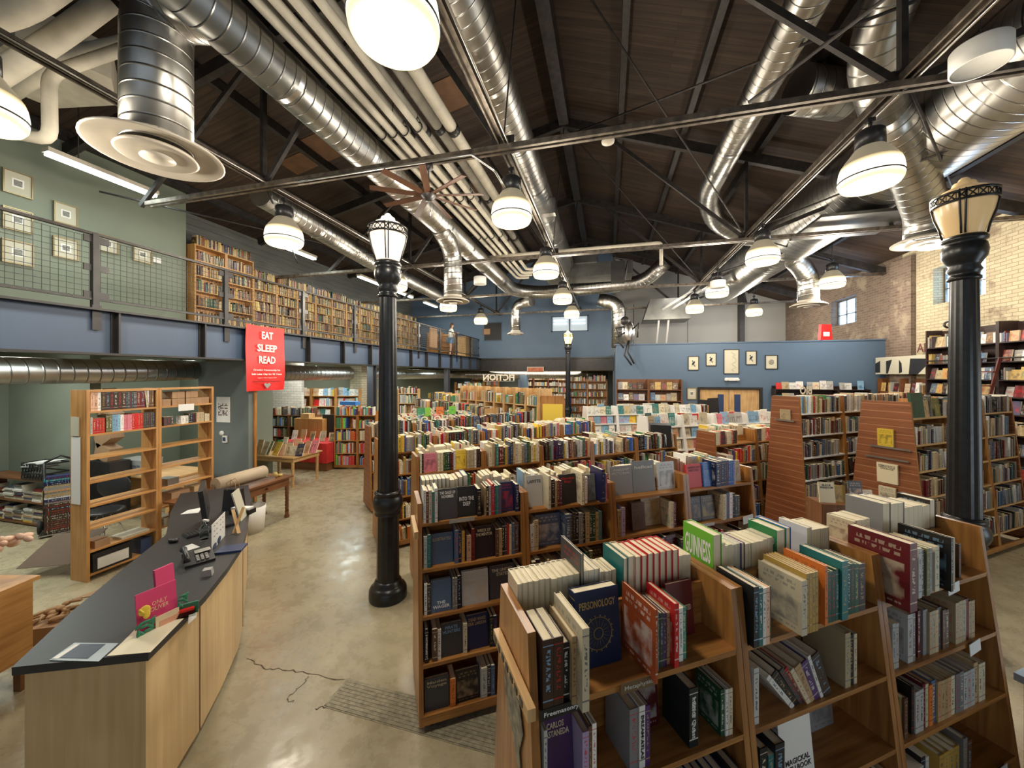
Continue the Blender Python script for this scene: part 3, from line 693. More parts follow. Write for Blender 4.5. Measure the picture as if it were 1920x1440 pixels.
# ================================================================ DUCTS
def duct(name, label, pts, r, mat=DUCT, seg=28, loc=None, parts=(), group=None, smooth_corner=True):
    """pts: list of places; corners are cut in gored elbows"""
    P = [Vector(p) for p in pts]; out = [P[0]]
    for i in range(1, len(P)-1):
        a = (P[i-1]-P[i]); c = (P[i+1]-P[i]); k = min(a.length, c.length)*.45; k = min(k, r*2.4)
        p0, p2 = P[i]+a.normalized()*k, P[i]+c.normalized()*k
        for tt in (0, .25, .5, .75, 1): out.append(p0*(1-tt)**2+P[i]*2*tt*(1-tt)+p2*tt*tt)
    out.append(P[-1])
    o = thing(name, label, 'air duct', P[0], 0, group)
    b = MB(); b.tube([p-P[0] for p in out], r, 0, seg); b.build('duct_run', [mat], o)
    # joint collars every three metres or so
    for i in range(len(out)-1):
        a, c = out[i], out[i+1]; L = (c-a).length
        if L > 1.6:
            n = int(L/1.6)
            for j in range(1, n+1):
                p = a.lerp(c, j/(n+1)); dd = (c-a).normalized()*.035
                b = MB(); b.tube([p-dd-P[0], p+dd-P[0]], r*1.025, 0, seg, False); b.build('joint_collar', [SHEET], o)
    return o
def diffuser(o, at, R, r):
    p = Vector(at)-o.location
    b = MB(); b.lathe([(r, .1), (r*1.02, .02), (R*.75, .03), (R, -.04), (R, -.055), (R*.96, -.055), (R*.72, .0), (R*.55, .012), (r*.6, .05)], p, 0, 40); b.build('diffuser_ring', [CREAMM], o, label='cream round diffuser ring')
    b = MB(); b.lathe([(0.001, -.03), (R*.56, -.045), (R*.6, -.075), (R*.56, -.085), (R*.3, -.06), (.001, -.055)], p, 0, 36); b.build('diffuser_cone', [CREAMM], o)
    b = MB(); b.lathe([(0.001, -.075), (R*.24, -.085), (R*.26, -.1), (.001, -.095)], p, 0, 28); b.build('diffuser_cone', [CREAMM], o)
E = EYE
d1 = duct('air_duct', 'long left spiral duct running into the depth beside the white pipes', [(-3.94, 2.3, E+3.75), (-3.94, 15.3, E+3.6), (-2.9, 16.2, E+3.6), (1.4, 16.0, E+3.75), (2.2, 15.4, E+4.4)], .28)
d2 = duct('air_duct', 'near vertical duct at the upper left with a wide cream diffuser', [(-3.9, 2.95, E+3.75), (-4.56, 2.86, E+3.85), (-4.56, 2.86, E+2.36)], .29)
diffuser(d2, (-4.56, 2.86, E+2.36), .56, .29)
d3 = duct('air_duct', 'short vertical duct dropping from the left duct to a cream diffuser', [(-3.94, 8.3, E+3.6), (-3.98, 9.2, E+3.3), (-3.98, 9.2, E+2.0)], .24)
diffuser(d3, (-3.98, 9.2, E+2.0), .43, .24)
d4 = duct('air_duct', 'small far vertical duct and diffuser in front of the blue wall', [(-3.2, 15.9, E+3.2), (-4.05, 16.4, E+3.2), (-4.05, 16.4, E+1.9)], .22)
diffuser(d4, (-4.05, 16.4, E+1.9), .38, .22)
d5 = duct('air_duct', 'central silver duct high under the ridge running into the depth', [(-1.75, -1.0, E+4.5), (-1.6, 16.2, E+4.3)], .34)
b = MB(); p = Vector((-1.65, 9.0, E+4.3))-d5.location; b.box((p.x-.42, p.y-.1, p.z-.42), (p.x+.42, p.y+.1, p.z-.05)); b.build('hanger_bracket', [SHEET], d5)
d6 = duct('air_duct', 'ribbed flexible duct stub at the top beside the central duct', [(-1.5, 2.35, E+4.75), (-1.1, 2.6, E+4.75), (-.55, 2.2, E+5.0), (-.3, 1.5, E+5.3)], .26, DUCTF)
d7 = duct('air_duct', 'slim straight silver duct sloping down right of the ridge', [(2.35, 1.0, E+4.65), (2.42, 10.4, E+4.6), (2.9, 11.6, E+4.3), (3.9, 12.2, E+4.0), (4.5, 12.4, E+4.0)], .25)
d8 = duct('air_duct', 'very wide spiral duct filling the upper right under the roof', [(5.45, -2.0, E+4.15), (5.35, 9.0, E+4.1), (4.55, 14.0, E+3.7), (4.3, 16.5, E+3.6)], .74, seg=40)
d9 = duct('air_duct', 'slanting duct branch ending in a diffuser behind the right lamp post', [(4.1, 7.0, E+4.2), (4.75, 7.6, E+3.7), (5.65, 8.5, E+2.95), (5.7, 8.6, E+2.55)], .31)
diffuser(d9, (5.7, 8.6, E+2.5), .48, .3)
d10 = duct('air_duct', 'bent duct drop with a cream diffuser before the brick wall', [(4.5, 11.6, E+3.5), (5.4, 12.6, E+3.2), (5.75, 12.9, E+2.9), (5.75, 12.9, E+2.12)], .27)
diffuser(d10, (5.75, 12.9, E+2.1), .46, .27)
d11 = duct('air_duct', 'curved duct offset climbing to the roof above the nearest right lamp', [(3.3, 4.6, E+5.5), (3.55, 5.6, E+5.1), (3.55, 6.3, E+4.5), (4.2, 7.1, E+4.1)], .30)
d12 = duct('air_duct', 'blunt capped duct end between the slim duct and the curved offset', [(3.9, 7.5, E+4.7), (3.05, 7.2, E+4.75)], .36)
d13 = duct('air_duct', 'goose-neck duct standing on top of the blue partition', [(0.45, 17.0, E+1.2), (0.45, 17.0, E+3.1), (-.4, 17.0, E+3.35)], .3)
d14 = duct('air_duct', 'silver duct lying under the mezzanine ceiling on the left', [(-8.3, -1, 2.66), (-8.3, 4.4, 2.66), (-8.3, 25.0, 2.72)][:2]+[(-8.3, 5.85, 2.7)], .2)
d15 = duct('air_duct', 'silver duct running under the mezzanine behind the banner', [(-8.6, 7.9, 2.66), (-8.6, 21.0, 2.62), (-4.0, 22.0, 2.6), (0, 22.0, 2.6)], .22)
d16 = duct('air_duct', 'short dull duct half hidden behind the left lamp channel', [(-6.3, 5.6, E+3.4), (-6.6, 9.2, E+3.3), (-6.6, 15.0, E+3.2)], .24)
b = MB(); b.box((1.5, 17.2, E+2.4), (3.4, 18.6, E+3.3), 0, taper=(.7, 1)); b.build('duct_plenum', [SHEETD], label='boxy sheet metal plenum hanging before the grey back panels', cat='plenum box')
b = MB(); b.box((4.2, 8.9, E+3.2), (5.9, 10.3, E+3.26), 0); b.build('duct_tray', [SHEETD], label='flat sheet metal tray under the wide right duct', cat='sheet metal tray')
b = MB(); b.box((-2.4, 14.6, E+3.8), (.9, 15.7, E+4.3), 0); b.box((-2.2, 14.5, E+4.3), (-.4, 15.6, E+4.7)); b.build('air_handler', [SHEETD], label='boxy air handler on the duct crossing before the back wall', cat='air handler')
b = MB(); b.tube([(.5, 13.4, ZC+.1), (.7, 13.5, ZC+.9), (.2, 13.2, ZC+.9), (.3, 14, ZC+.3)], .05, 0, 6); b.box((.1, 13.1, ZC+.1), (.55, 13.6, ZC+.75)); b.build('roof_heater', [STEEL], label='dark unit heater hanging in the middle of the far roof', cat='heater')

# ================================================================ PIPES
lowp = [(-3.56, 3.9, .055), (-3.36, 3.9, .055), (-3.16, 3.9, .055), (-2.92, 3.92, .055)]
highp = [(-3.75, 4.28, .095), (-3.46, 4.3, .10), (-3.14, 4.3, .095), (-2.86, 4.32, .09), (-2.60, 4.25, .10)]
for i, (x, h, r) in enumerate(lowp):
    y1 = 14.4-.35*i
    o = thing('insulated_pipe', 'slim white insulated pipe hanging lowest, %s from the left of the front bundle' % ORD[i], 'pipe', (x, -2, E+h), 0, 'slim white pipes')
    b = MB(); b.tube([(0, 0, 0), (0, y1+2, 0), (0, y1+2.1, -.0), (.1, y1+2.2, 0), (.5, y1+2.2, 0)], r, 0, 12); b.build('pipe', [INSUL], o)
    for y in (2.9, 5.35, 7.7, 10.0, 12.2):
        b = MB(); yy = y+2
        for k in range(12):
            a0, a1 = 2*PI*k/12, 2*PI*(k+1)/12; R = r*1.45
            b.rod((R*math.cos(a0), yy, R*math.sin(a0)), (R*math.cos(a1), yy, R*math.sin(a1)), .011, 0, 5)
        b.rod((0, yy, r*1.2), (0, yy, .7), .006, 0, 5); b.rod((R, yy, .02), (0, yy, .17), .006, 0, 5); b.rod((-R, yy, .02), (0, yy, .17), .006, 0, 5)
        b.build('clevis_hanger', [STEEL], o)
for i, (x, h, r) in enumerate(highp):
    o = thing('insulated_pipe', 'thicker dusty insulated pipe above the slim ones, %s from the left of the upper bundle' % ORD[i], 'pipe', (x, -2, E+h), 0, 'thick dusty pipes')
    y1 = 13.5 if i < 4 else 9.0
    b = MB(); b.tube([(0, 0, 0), (0, y1+2, 0)], r, 0, 12); b.build('pipe', [INSULD if i < 4 else INSUL], o)
    for y in (3.2, 6.0, 8.7, 11.4):
        if y < y1: b = MB(); b.tube([(0, y+1.93, 0), (0, y+2.07, 0)], r*1.12, 0, 12); b.build('pipe_band', [STEEL], o)
def pipe(label, pts, r, mat=INSUL, cat='pipe', name='insulated_pipe', group=None):
    P = [Vector(p) for p in pts]; b = MB(); out = [P[0]]
    for i in range(1, len(P)-1):
        a = P[i-1]-P[i]; c = P[i+1]-P[i]; k = min(a.length, c.length, r*4)*.5
        p0, p2 = P[i]+a.normalized()*k, P[i]+c.normalized()*k
        for tt in (0, .33, .67, 1): out.append(p0*(1-tt)**2+P[i]*2*tt*(1-tt)+p2*tt*tt)
    out.append(P[-1]); b.tube([p-P[0] for p in out], r, 0, 12)
    o = b.build(name, [mat], label=label, cat=cat, group=group); o.location = P[0]; return o
def PD(x, y, d):  # a place seen at that spot of the photograph, d metres into the depth
    return C((x-960)/FPX*d, d, EYE+(703-y)/FPX*d)
pipe('white pipe dropping in an elbow above the left fluorescent light', [PD(-60, 235, 4.6), PD(94, 262, 4.6), PD(92, 140, 4.6), PD(230, 92, 4.9)], .07)
pipe('thick beige pipe slanting across the upper left corner', [PD(-80, 190, 4.2), PD(110, 70, 4.4), PD(205, 0, 4.5)], .12)
pipe('wide beige pipe at the very top left corner', [PD(-60, 45, 4.0), PD(40, 20, 4.0), PD(110, -30, 4.0)], .13)
pipe('long beige pipe behind the near vertical duct', [PD(10, 180, 5.2), PD(130, 105, 5.2), PD(240, 80, 5.4), PD(420, 20, 6)], .1)
b = MB(); c0 = PD(95, 110, 5.4); b.prism([(-1.0, -.3), (.6, -.5), (.9, .3), (.3, .7), (-.8, .5)], 0, .5); o = b.build('insulated_tank', [INSUL], label='torn beige insulated box above the left pipes', cat='insulated box'); o.location = c0-Vector((.2, 0, .2))
pipe('thin white sprinkler pipe stepping across the far roof', [(-4.0, 11.6, ZC+.75), (1.5, 11.6, ZC+.75), (1.5, 11.6, ZC+.1)], .05, INSUL)
pipe('slim white conduit pair bent down the grey panels, left one', [(3.0, 15.0, ZC), (2.2, 17.5, ZC-.3), (2.1, 18.0, 3.7)], .045, WHITE, 'conduit', 'conduit')
pipe('slim white conduit pair bent down the grey panels, right one', [(3.3, 15.0, ZC), (2.6, 17.5, ZC-.3), (2.5, 18.0, 3.7)], .045, WHITE, 'conduit', 'conduit')
pipe('bare conduit running along the near truss tie towards the fan', [(-4.7, 4.80, ZC-.09), (-1.8, 4.80, ZC-.09), (-1.5, 4.9, ZC-.3), (-1.42, 5.1, ZC-.45)], .018, SHEET, 'conduit', 'conduit')
# ================================================================ PENDANT LAMPS
def make_pendant():
    t = thing('pendant_lamp', None, 'pendant lamp', (0, 0, 0), 0, 'round shop pendant lamps')
    b = MB(); b.lathe([(.001, 0), (.05, 0), (.12, -.03), (.14, -.05), (.145, -.24), (.001, -.24)], (0, 0, 0), 0, 28); b.build('housing', [BLACKP], t)
    b = MB(); b.lathe([(.14, -.24), (.16, -.26), (.20, -.32), (.245, -.38), (.275, -.43)], (0, 0, 0), 0, 36); b.build('upper_reflector', [LAMPT], t)
    b = MB(); b.lathe([(.276, -.43), (.292, -.48), (.303, -.56), (.303, -.605)], (0, 0, 0), 0, 48, True); b.lathe([(.303, -.615), (.296, -.66), (.27, -.70), (.16, -.64), (.001, -.60)], (0, 0, 0), 0, 48, True); b.build('refractor', [LAMPG], t)
    b = MB(); b.lathe([(.300, -.603), (.308, -.603), (.308, -.617), (.300, -.617)], (0, 0, 0), 0, 40); b.build('ring', [STEEL], t)
    b = MB(); b.rod((0, 0, 0), (0, 0, .09), .02); b.box((-.04, -.03, .07), (.04, .03, .12)); b.build('hook', [STEEL], t)
    return t
pend = make_pendant()
plist = [(-1.4, 2.25, 'nearest pendant lamp, cut by the top edge, blazing yellow-white', 2.0),
 (-1.4, 5.42, 'large lit pendant lamp on the middle channel behind the ceiling fan'), (-1.4, 8.62, 'third lit pendant lamp from the eye on the middle channel'), (-1.4, 11.9, 'fourth lit pendant lamp from the eye on the middle channel'), (-1.4, 15.0, 'farthest lit pendant lamp on the middle channel, before the office window'),
 (3.07, 5.45, 'large lit pendant lamp beside the right lamp post, nearest on the right channel'), (3.07, 8.7, 'second lit pendant lamp from the eye on the right channel'), (3.07, 12.0, 'third lit pendant lamp on the right channel with a white drum before it'), (3.07, 14.9, 'farthest lit pendant lamp on the right channel'),
 (-5.5, 2.05, 'pendant lamp cut by the left edge above the counter'), (-5.5, 5.35, 'lit pendant lamp left of the front lamp post on the left channel'), (-5.5, 8.9, 'lit pendant lamp shining just behind the front lamp post'), (-5.5, 12.3, 'lit pendant lamp below the middle duct diffuser'), (-5.5, 15.8, 'farthest lit pendant lamp on the left channel, near the blue wall'),
 (6.2, 9.1, 'lit pendant lamp half hidden behind the right lamp post globe', .22), (6.2, 12.6, 'lit pendant lamp beside the brick wall and bent duct', .22), (5.9, 17.6, 'small far pendant lamp before the grey back panels', .2)]
for i, p in enumerate(plist):
    z = ZC-.08 + (p[3] if i > 13 else 0)
    o = pend if i == 0 else copy_tree(pend)
    o.location = (p[0], p[1], z-.04); o['label'] = p[2]
    l = bpy.data.lights.new('pendant_light', 'POINT'); l.energy = 128; l.color = WARM; l.shadow_soft_size = .22
    lo = bpy.data.objects.new('pendant_light', l); COL.objects.link(lo); lo.location = (p[0], p[1], z-.98)
    if i > 13:
        rod((p[0], p[1], z), (p[0], p[1], zr(p[0])-.1), 'thin rod a far right pendant hangs from', .012)

# ================================================================ LAMP POSTS
def make_post(globe_mat, lit):
    t = thing('lamp_post', None, 'lamp post', (0, 0, 0), 0, 'street lamp posts')
    b = MB(); b.lathe([(.001, 0), (.21, 0), (.215, .03), (.212, .1), (.195, .135), (.175, .15), (.16, .165), (.15, .2), (.128, .215)], (0, 0, 0), 0, 36); b.build('base', [IRON], t)
    b = MB(); b.lathe([(.128, .2), (.126, .6), (.122, .97)], (0, 0, 0), 0, 24, flute=.035); b.build('lower_shaft', [IRON], t)
    b = MB(); b.lathe([(.122, .96), (.145, .975), (.15, .99), (.135, 1.005), (.155, 1.03), (.172, 1.08), (.172, 1.13), (.155, 1.18), (.135, 1.205), (.15, 1.215), (.15, 1.235), (.125, 1.25)], (0, 0, 0), 0, 32, flute=.0); b.build('knop', [IRON], t)
    b = MB(); b.lathe([(.118, 1.24), (.108, 2.2), (.094, 3.55)], (0, 0, 0), 0, 28, flute=.06); b.build('fluted_shaft', [IRON], t)
    b = MB(); b.lathe([(.09, 3.5), (.112, 3.51), (.112, 3.535), (.095, 3.545), (.1, 3.575), (.118, 3.60), (.1, 3.64), (.115, 3.67), (.145, 3.72), (.155, 3.78), (.145, 3.84), (.13, 3.86), (.15, 3.875), (.155, 3.90), (.135, 3.925), (.001, 3.925)], (0, 0, 0), 0, 32); b.build('capital', [IRON], t)
    b = MB(); b.lathe([(.12, 3.92), (.145, 4.0), (.18, 4.12), (.2, 4.23), (.202, 4.30), (.19, 4.33), (.15, 4.37), (.1, 4.395), (.085, 4.41), (.075, 4.44), (.045, 4.455), (.035, 4.475), (.02, 4.49), (.001, 4.495)], (0, 0, 0), 0, 32); g = b.build('globe', [globe_mat], t, label='acorn shaped glass globe')
    # cage: lattice band and four pairs of bent ribs
    b = MB(); R = .213
    for z in (4.235, 4.315):
        b.lathe([(R-.002, z-.010), (R+.008, z-.010), (R+.008, z+.010), (R-.002, z+.010)], (0, 0, 0), 0, 40)
    n = 20
    for k in range(n):
        a0, a1 = 2*PI*k/n, 2*PI*(k+1)/n
        p = lambda a, z: (R*math.cos(a), R*math.sin(a), z)
        b.rod(p(a0, 4.235), p(a1, 4.315), .006, 0, 4); b.rod(p(a0, 4.315), p(a1, 4.235), .006, 0, 4); b.rod(p(a0, 4.235), p(a0, 4.315), .004, 0, 4)
    b.build('lattice_band', [IRON], t)
    for k in range(8):
        a = PI/8+PI/4*k if False else PI/4*(k//2)*2 + (.09 if k % 2 else -.09)+.5
        b = MB(); P = [(r_*math.cos(a*1), r_*math.sin(a), z) for r_, z in ((.14, 3.93), (.158, 4.02), (.192, 4.13), (.212, 4.235), (.214, 4.33))]
        b.tube(P, .008, 0, 6); b.build('cage_rib', [IRON], t)
    if lit:
        b = MB(); b.ell((0, 0, 4.15), (.215, .0, .0)) if False else None
    return t
lp = make_post(GLOBEW, True); lp.location = (-2.5, 3.88, 0); lp['label'] = 'black fluted lamp post with a lit milky globe, nearest, beside the aisle'
def post_light(loc, e, c):
    l = bpy.data.lights.new('globe_light', 'POINT'); l.energy = e; l.color = c; l.shadow_soft_size = .2
    lo = bpy.data.objects.new('globe_light', l); COL.objects.link(lo); lo.location = loc
post_light((-2.5, 3.88, 4.75), 12, (1, .9, .8))
lp2 = make_post(GLOBEY, False); lp2.location = (3.31, 4.55, 0); lp2.rotation_euler = (0, 0, .4); lp2['label'] = 'tall black lamp post with an amber unlit globe, on the right'
lp3 = make_post(GLOBEF, True); lp3.location = (-1.65, 16.0, 0); lp3['label'] = 'small far lamp post with a glowing yellow globe before the blue wall'
# bright core behind the milk glass of the near globe
b = MB(); b.ell((0, 0, 0), (.05, .05, .065)); 

# ================================================================ CEILING FAN
f = thing('ceiling_fan', 'wooden nine-blade ceiling fan below the near truss', 'ceiling fan', (-3.05, 4.94, ZC-.03))
FX = C((806-960)/FPX*4.9, 4.9, 0)
f.location = (-2.52, 4.94, ZC-.04)
b = MB(); b.lathe([(.001, 0), (.06, 0), (.07, -.05), (.05, -.09), (.014, -.1), (.014, -.36), (.03, -.37)], (0, 0, 0), 0, 20); b.build('downrod', [STEEL], f)
b = MB(); b.lathe([(.001, -.36), (.08, -.37), (.11, -.42), (.11, -.47), (.06, -.52), (.04, -.54), (.001, -.54)], (0, 0, 0), 0, 28); b.build('motor_housing', [STEEL], f)
for k in range(9):
    a = 2*PI*k/9+.2; b = MB(); M = Matrix.Rotation(a, 4, 'Z') @ Matrix.Translation((0, 0, -.46)) @ Matrix.Rotation(.22, 4, 'X')
    b.box((.1, -.045, -.005), (.80, .045, .005), 0, M, taper=None); b.build('blade', [FANW], f)
b = MB(); b.rod((.03, 0, -.54), (.03, 0, -.8), .003, 0, 5); b.build('pull_chain', [CHROME], f)

# ================================================================ white drums, detector, spot lamps
def drum(loc, R, h, label):
    o = thing('ceiling_speaker', label, 'ceiling speaker', loc, 0, 'white drum ceiling speakers')
    b = MB(); b.lathe([(.001, h), (R*.97, h), (R, h-.01), (R, 0), (R*.94, -.0)], (0, 0, 0), 0, 40); b.build('drum', [WHITE], o)
    b = MB(); b.lathe([(.001, .012), (R*.94, .012), (R*.94, 0)], (0, 0, 0), 0, 40); b.build('grille', [plain('speaker_grille', (.42, .41, .38), .8)], o)
    b = MB(); b.rod((0, 0, h), (0, 0, h+.5), .005, 0, 5); b.build('cable', [STEEL], o); return o
drum(PD(1838, 125, 3.5), .20, .2, 'large white drum speaker under the wide duct at the upper right')
drum(PD(900, 533, 12.5), .21, .24, 'small white drum speaker beside the middle duct drop')
drum(PD(1346, 540, 9.5), .18, .18, 'white drum speaker in front of a right channel lamp')
b = MB(); b.lathe([(.001, -.06), (.05, -.055), (.085, -.04), (.09, -.02), (.085, 0), (.001, 0)], (0, 0, 0), 0, 28)
o = b.build('smoke_detector', [CREAMM], label='round white smoke detector under the near truss tie', cat='smoke detector'); o.location = PD(1140, 262, 5.2)
# fluorescent strips, upper and lower
def strip(loc, L, label, group, rz=0, r=.028):
    o = thing('fluorescent_light', label, 'fluorescent light', loc, rz, group)
    b = MB(); b.box((-.09, 0, .03), (.09, L, .1)); b.build('housing', [CREAMM], o)
    b = MB(); b.tube([(-.04, .02, 0), (-.04, L-.02, 0)], r, 0, 8); b.tube([(.04, .02, 0), (.04, L-.02, 0)], r, 0, 8); b.build('tube', [TUBE], o)
    l = bpy.data.lights.new('strip_light', 'AREA'); l.shape = 'RECTANGLE'; l.size = .15; l.size_y = L; l.energy = 22; l.color = (.86, 1.0, .95)
    lo = bpy.data.objects.new('strip_light', l); COL.objects.link(lo); lo.location = Vector(loc)+Vector((0, L/2, -.04)); return o
for k, (y, e) in enumerate(((4.0, 1.55), (8.3, 1.5), (11.9, 1.4), (14.4, 1.4), (17.0, 1.4))):
    o = strip((-8.9, y, E+3.62), e, 'white fluorescent strip %s along the upper left wall' % ['nearest, above the framed prints,', 'second', 'third', 'fourth', 'farthest'][k], 'upper fluorescent strips')
    rod((-8.9, y+.4, E+3.7), (-8.9, y+.4, zr(-8.9)-.05), 'thin hanger rod of an upper left light strip', .008)
for k, y in enumerate((2.3, 5.0, 8.9, 12.5, 16.2)):
    if k == 1: continue
    strip((-7.5, y, 2.93), 1.35, 'fluorescent strip under the mezzanine, %s one from the eye' % ORD[k-(k > 1)], 'lower fluorescent strips')
for y in (3.3, 6.4, 9.5, 13.0, 17.0, 21.5):
    area('under_mezzanine_light', (-9.4, y, 3.2), .5, 40, (.95, .98, .9), (0, 0, 0), 1.6)  # no fixtures; the staff corner one is added to lighten its dark wall
area('back_room_light', (-4.5, 22.5, 2.8), 6, 110, (1, .9, .72), (0, 0, 0), 2.5)
area('back_bay_light', (3.6, 17.0, 6.0), 2.5, 60, (1, .95, .85), (0, 0, 0), 2.5)
# small glowing spot on the blue wall
b = MB(); b.ell((0, 0, 0), (.11, .11, .13)); b.rod((0, 0, .1), (0, 0, .3), .03)
o = b.build('globe_light_fixture', [SHINE], label='small round white globe light shining blue on the back wall', cat='wall light'); o.location = C((1108-960)/FPX*20.2, 20.2, E+38/FPX*20.2)
l = bpy.data.lights.new('wall_globe_light', 'POINT'); l.energy = 30; l.color = (.35, .5, 1.0); l.shadow_soft_size = .1
lo = bpy.data.objects.new('wall_globe_light', l); COL.objects.link(lo); lo.location = o.location+Vector((0, -.25, 0))
# ================================================================ BOOKS
PAL = {'black': (.012, .012, .014), 'charcoal': (.05, .05, .055), 'grey': (.22, .22, .22), 'pale grey': (.48, .48, .46), 'white': (.80, .79, .74), 'cream': (.68, .60, .42),
 'tan': (.44, .30, .15), 'brown': (.12, .055, .03), 'dark brown': (.045, .022, .015), 'maroon': (.13, .014, .016), 'red': (.55, .02, .018), 'orange': (.62, .17, .03), 'rust': (.42, .09, .03),
 'yellow': (.78, .55, .06), 'mustard': (.48, .30, .06), 'olive': (.14, .14, .05), 'green': (.03, .22, .07), 'dark green': (.012, .07, .035), 'teal': (.02, .17, .17), 'lime green': (.20, .60, .05), 'sea green': (.10, .30, .22),
 'blue': (.03, .12, .42), 'navy': (.012, .02, .075), 'light blue': (.25, .45, .65), 'slate blue': (.08, .13, .22), 'purple': (.08, .03, .14), 'lilac': (.38, .30, .48), 'pink': (.70, .22, .28), 'peach': (.70, .42, .28),
 'leather brown': (.20, .10, .045), 'gold': (.55, .38, .12), 'sand': (.50, .40, .24)}
ST = {
 'dark': ('black black charcoal navy dark_brown brown maroon dark_green slate_blue white cream teal grey tan red blue pale_grey olive', .16),
 'mixed': ('black black charcoal grey pale_grey white white cream cream tan brown maroon red orange yellow green dark_green teal blue navy slate_blue light_blue purple pink olive sand mustard white cream', .07),
 'light': ('white white cream cream pale_grey pale_grey tan sand yellow light_blue grey black navy red maroon green sea_green brown olive white', .06),
 'bright': ('white cream yellow orange red pink light_blue blue green lime_green purple peach white teal red light_blue', .10),
 'faces': ('white white white cream light_blue light_blue pale_grey pink peach yellow red teal white cream sand light_blue white', .5),
 'artdark': ('cream grey pale_grey tan brown dark_brown charcoal white sand maroon slate_blue black gold', .5),
 'leather': ('leather_brown leather_brown tan brown dark_brown tan gold maroon dark_green black olive leather_brown mustard sand', .02),
 'grey': ('grey pale_grey pale_grey cream brown maroon charcoal navy white sand tan black grey slate_blue dark_green', .06)}
ST = {k: ([c.replace('_', ' ') for c in v[0].split()], v[1]) for k, v in ST.items()}
BOOKS = []
OCCV, OCCF, OCCO = [], [], []
def occ_box(lo, hi, M, owner=-1):
    b0 = len(OCCV)
    for z in (lo[2], hi[2]):
        for x, y in ((lo[0], lo[1]), (hi[0], lo[1]), (hi[0], hi[1]), (lo[0], hi[1])): OCCV.append(M @ Vector((x, y, z)))
    for f in ((0, 3, 2, 1), (4, 5, 6, 7), (0, 1, 5, 4), (1, 2, 6, 5), (2, 3, 7, 6), (3, 0, 4, 7)): OCCF.append([b0+i for i in f]); OCCO.append(owner)
def vary(c, rng, k=.18):
    f = 1+rng.uniform(-k, k); return tuple(min(1, max(.003, x*f+rng.uniform(-.004, .004))) for x in c)
def add_book(M, t, w, h, cname, rng, acc=None, kind='spine', loc='', title=None, force=False, desc=None, art=True):
    c = vary(PAL[cname], rng)
    if kind != 'face' and art and rng.random() < .55: art = False
    if acc is None:
        lum = sum(c)/3
        acc = rng.choice(['cream', 'white', 'gold', 'tan', 'light blue', 'red'] if lum < .25 else ['black', 'navy', 'maroon', 'red', 'brown', 'teal'])
    a = vary(PAL[acc], rng)
    i = len(BOOKS)
    BOOKS.append(dict(M=M, t=t, w=w, h=h, c=c, a=a, cn=cname, kind=kind, loc=loc, title=title, force=force, desc=desc, art=art))
    occ_box((-t/2, 0, 0), (t/2, w, h), M, i)
    return BOOKS[-1]
def book_geo(B, mb_cover, mb_pages, M, simple=False, cm=0, pm=3):
    t, w, h = B['t'], B['w'], B['h']; c, a = B['c'], B['a']; e = .003 if t > .012 else .0015
    am = 2 if B['art'] else 0
    if simple:
        mb_cover.box((-t/2, 0, 0), (t/2, w, h), 0, M, 'unit', c, a, mats=[0, pm, 1, am, pm, am]); return
    # faces order: bottom, top, front(y-), right(x+), back(y+), left(x-)
    mb_cover.box((-t/2, 0, 0), (t/2, .004, h), 0, M, 'unit', c, a, mats=[0, 0, 1, 0, 0, 0])
    mb_cover.box((-t/2, .004, 0), (-t/2+e, w, h), 0, M, 'unit', c, a, mats=[0, 0, 0, 0, 0, am])
    mb_cover.box((t/2-e, .004, 0), (t/2, w, h), 0, M, 'unit', c, a, mats=[0, 0, 0, am, 0, 0])
    mb_pages.box((-t/2+e, .004, .003), (t/2-e, w-.004, h-.004), 0, M, 'unit')

def place(frame, x, y, z, t, w, h, mode, lean=0.0, turn=0.0):
    """frame: shelf matrix (x right, y away). Returns the book's matrix"""
    if mode == 'spine': R = Matrix.Rotation(turn, 4, 'Z') @ Matrix.Rotation(lean, 4, 'Y')
    elif mode == 'face': R = Matrix.Rotation(-PI/2+turn, 4, 'Z') @ Matrix.Rotation(-lean, 4, 'Y')
    elif mode == 'flat': R = Matrix.Rotation(turn, 4, 'Z') @ Matrix.Rotation(PI/2, 4, 'Y')
    return frame @ Matrix.Translation((x, y, z)) @ R

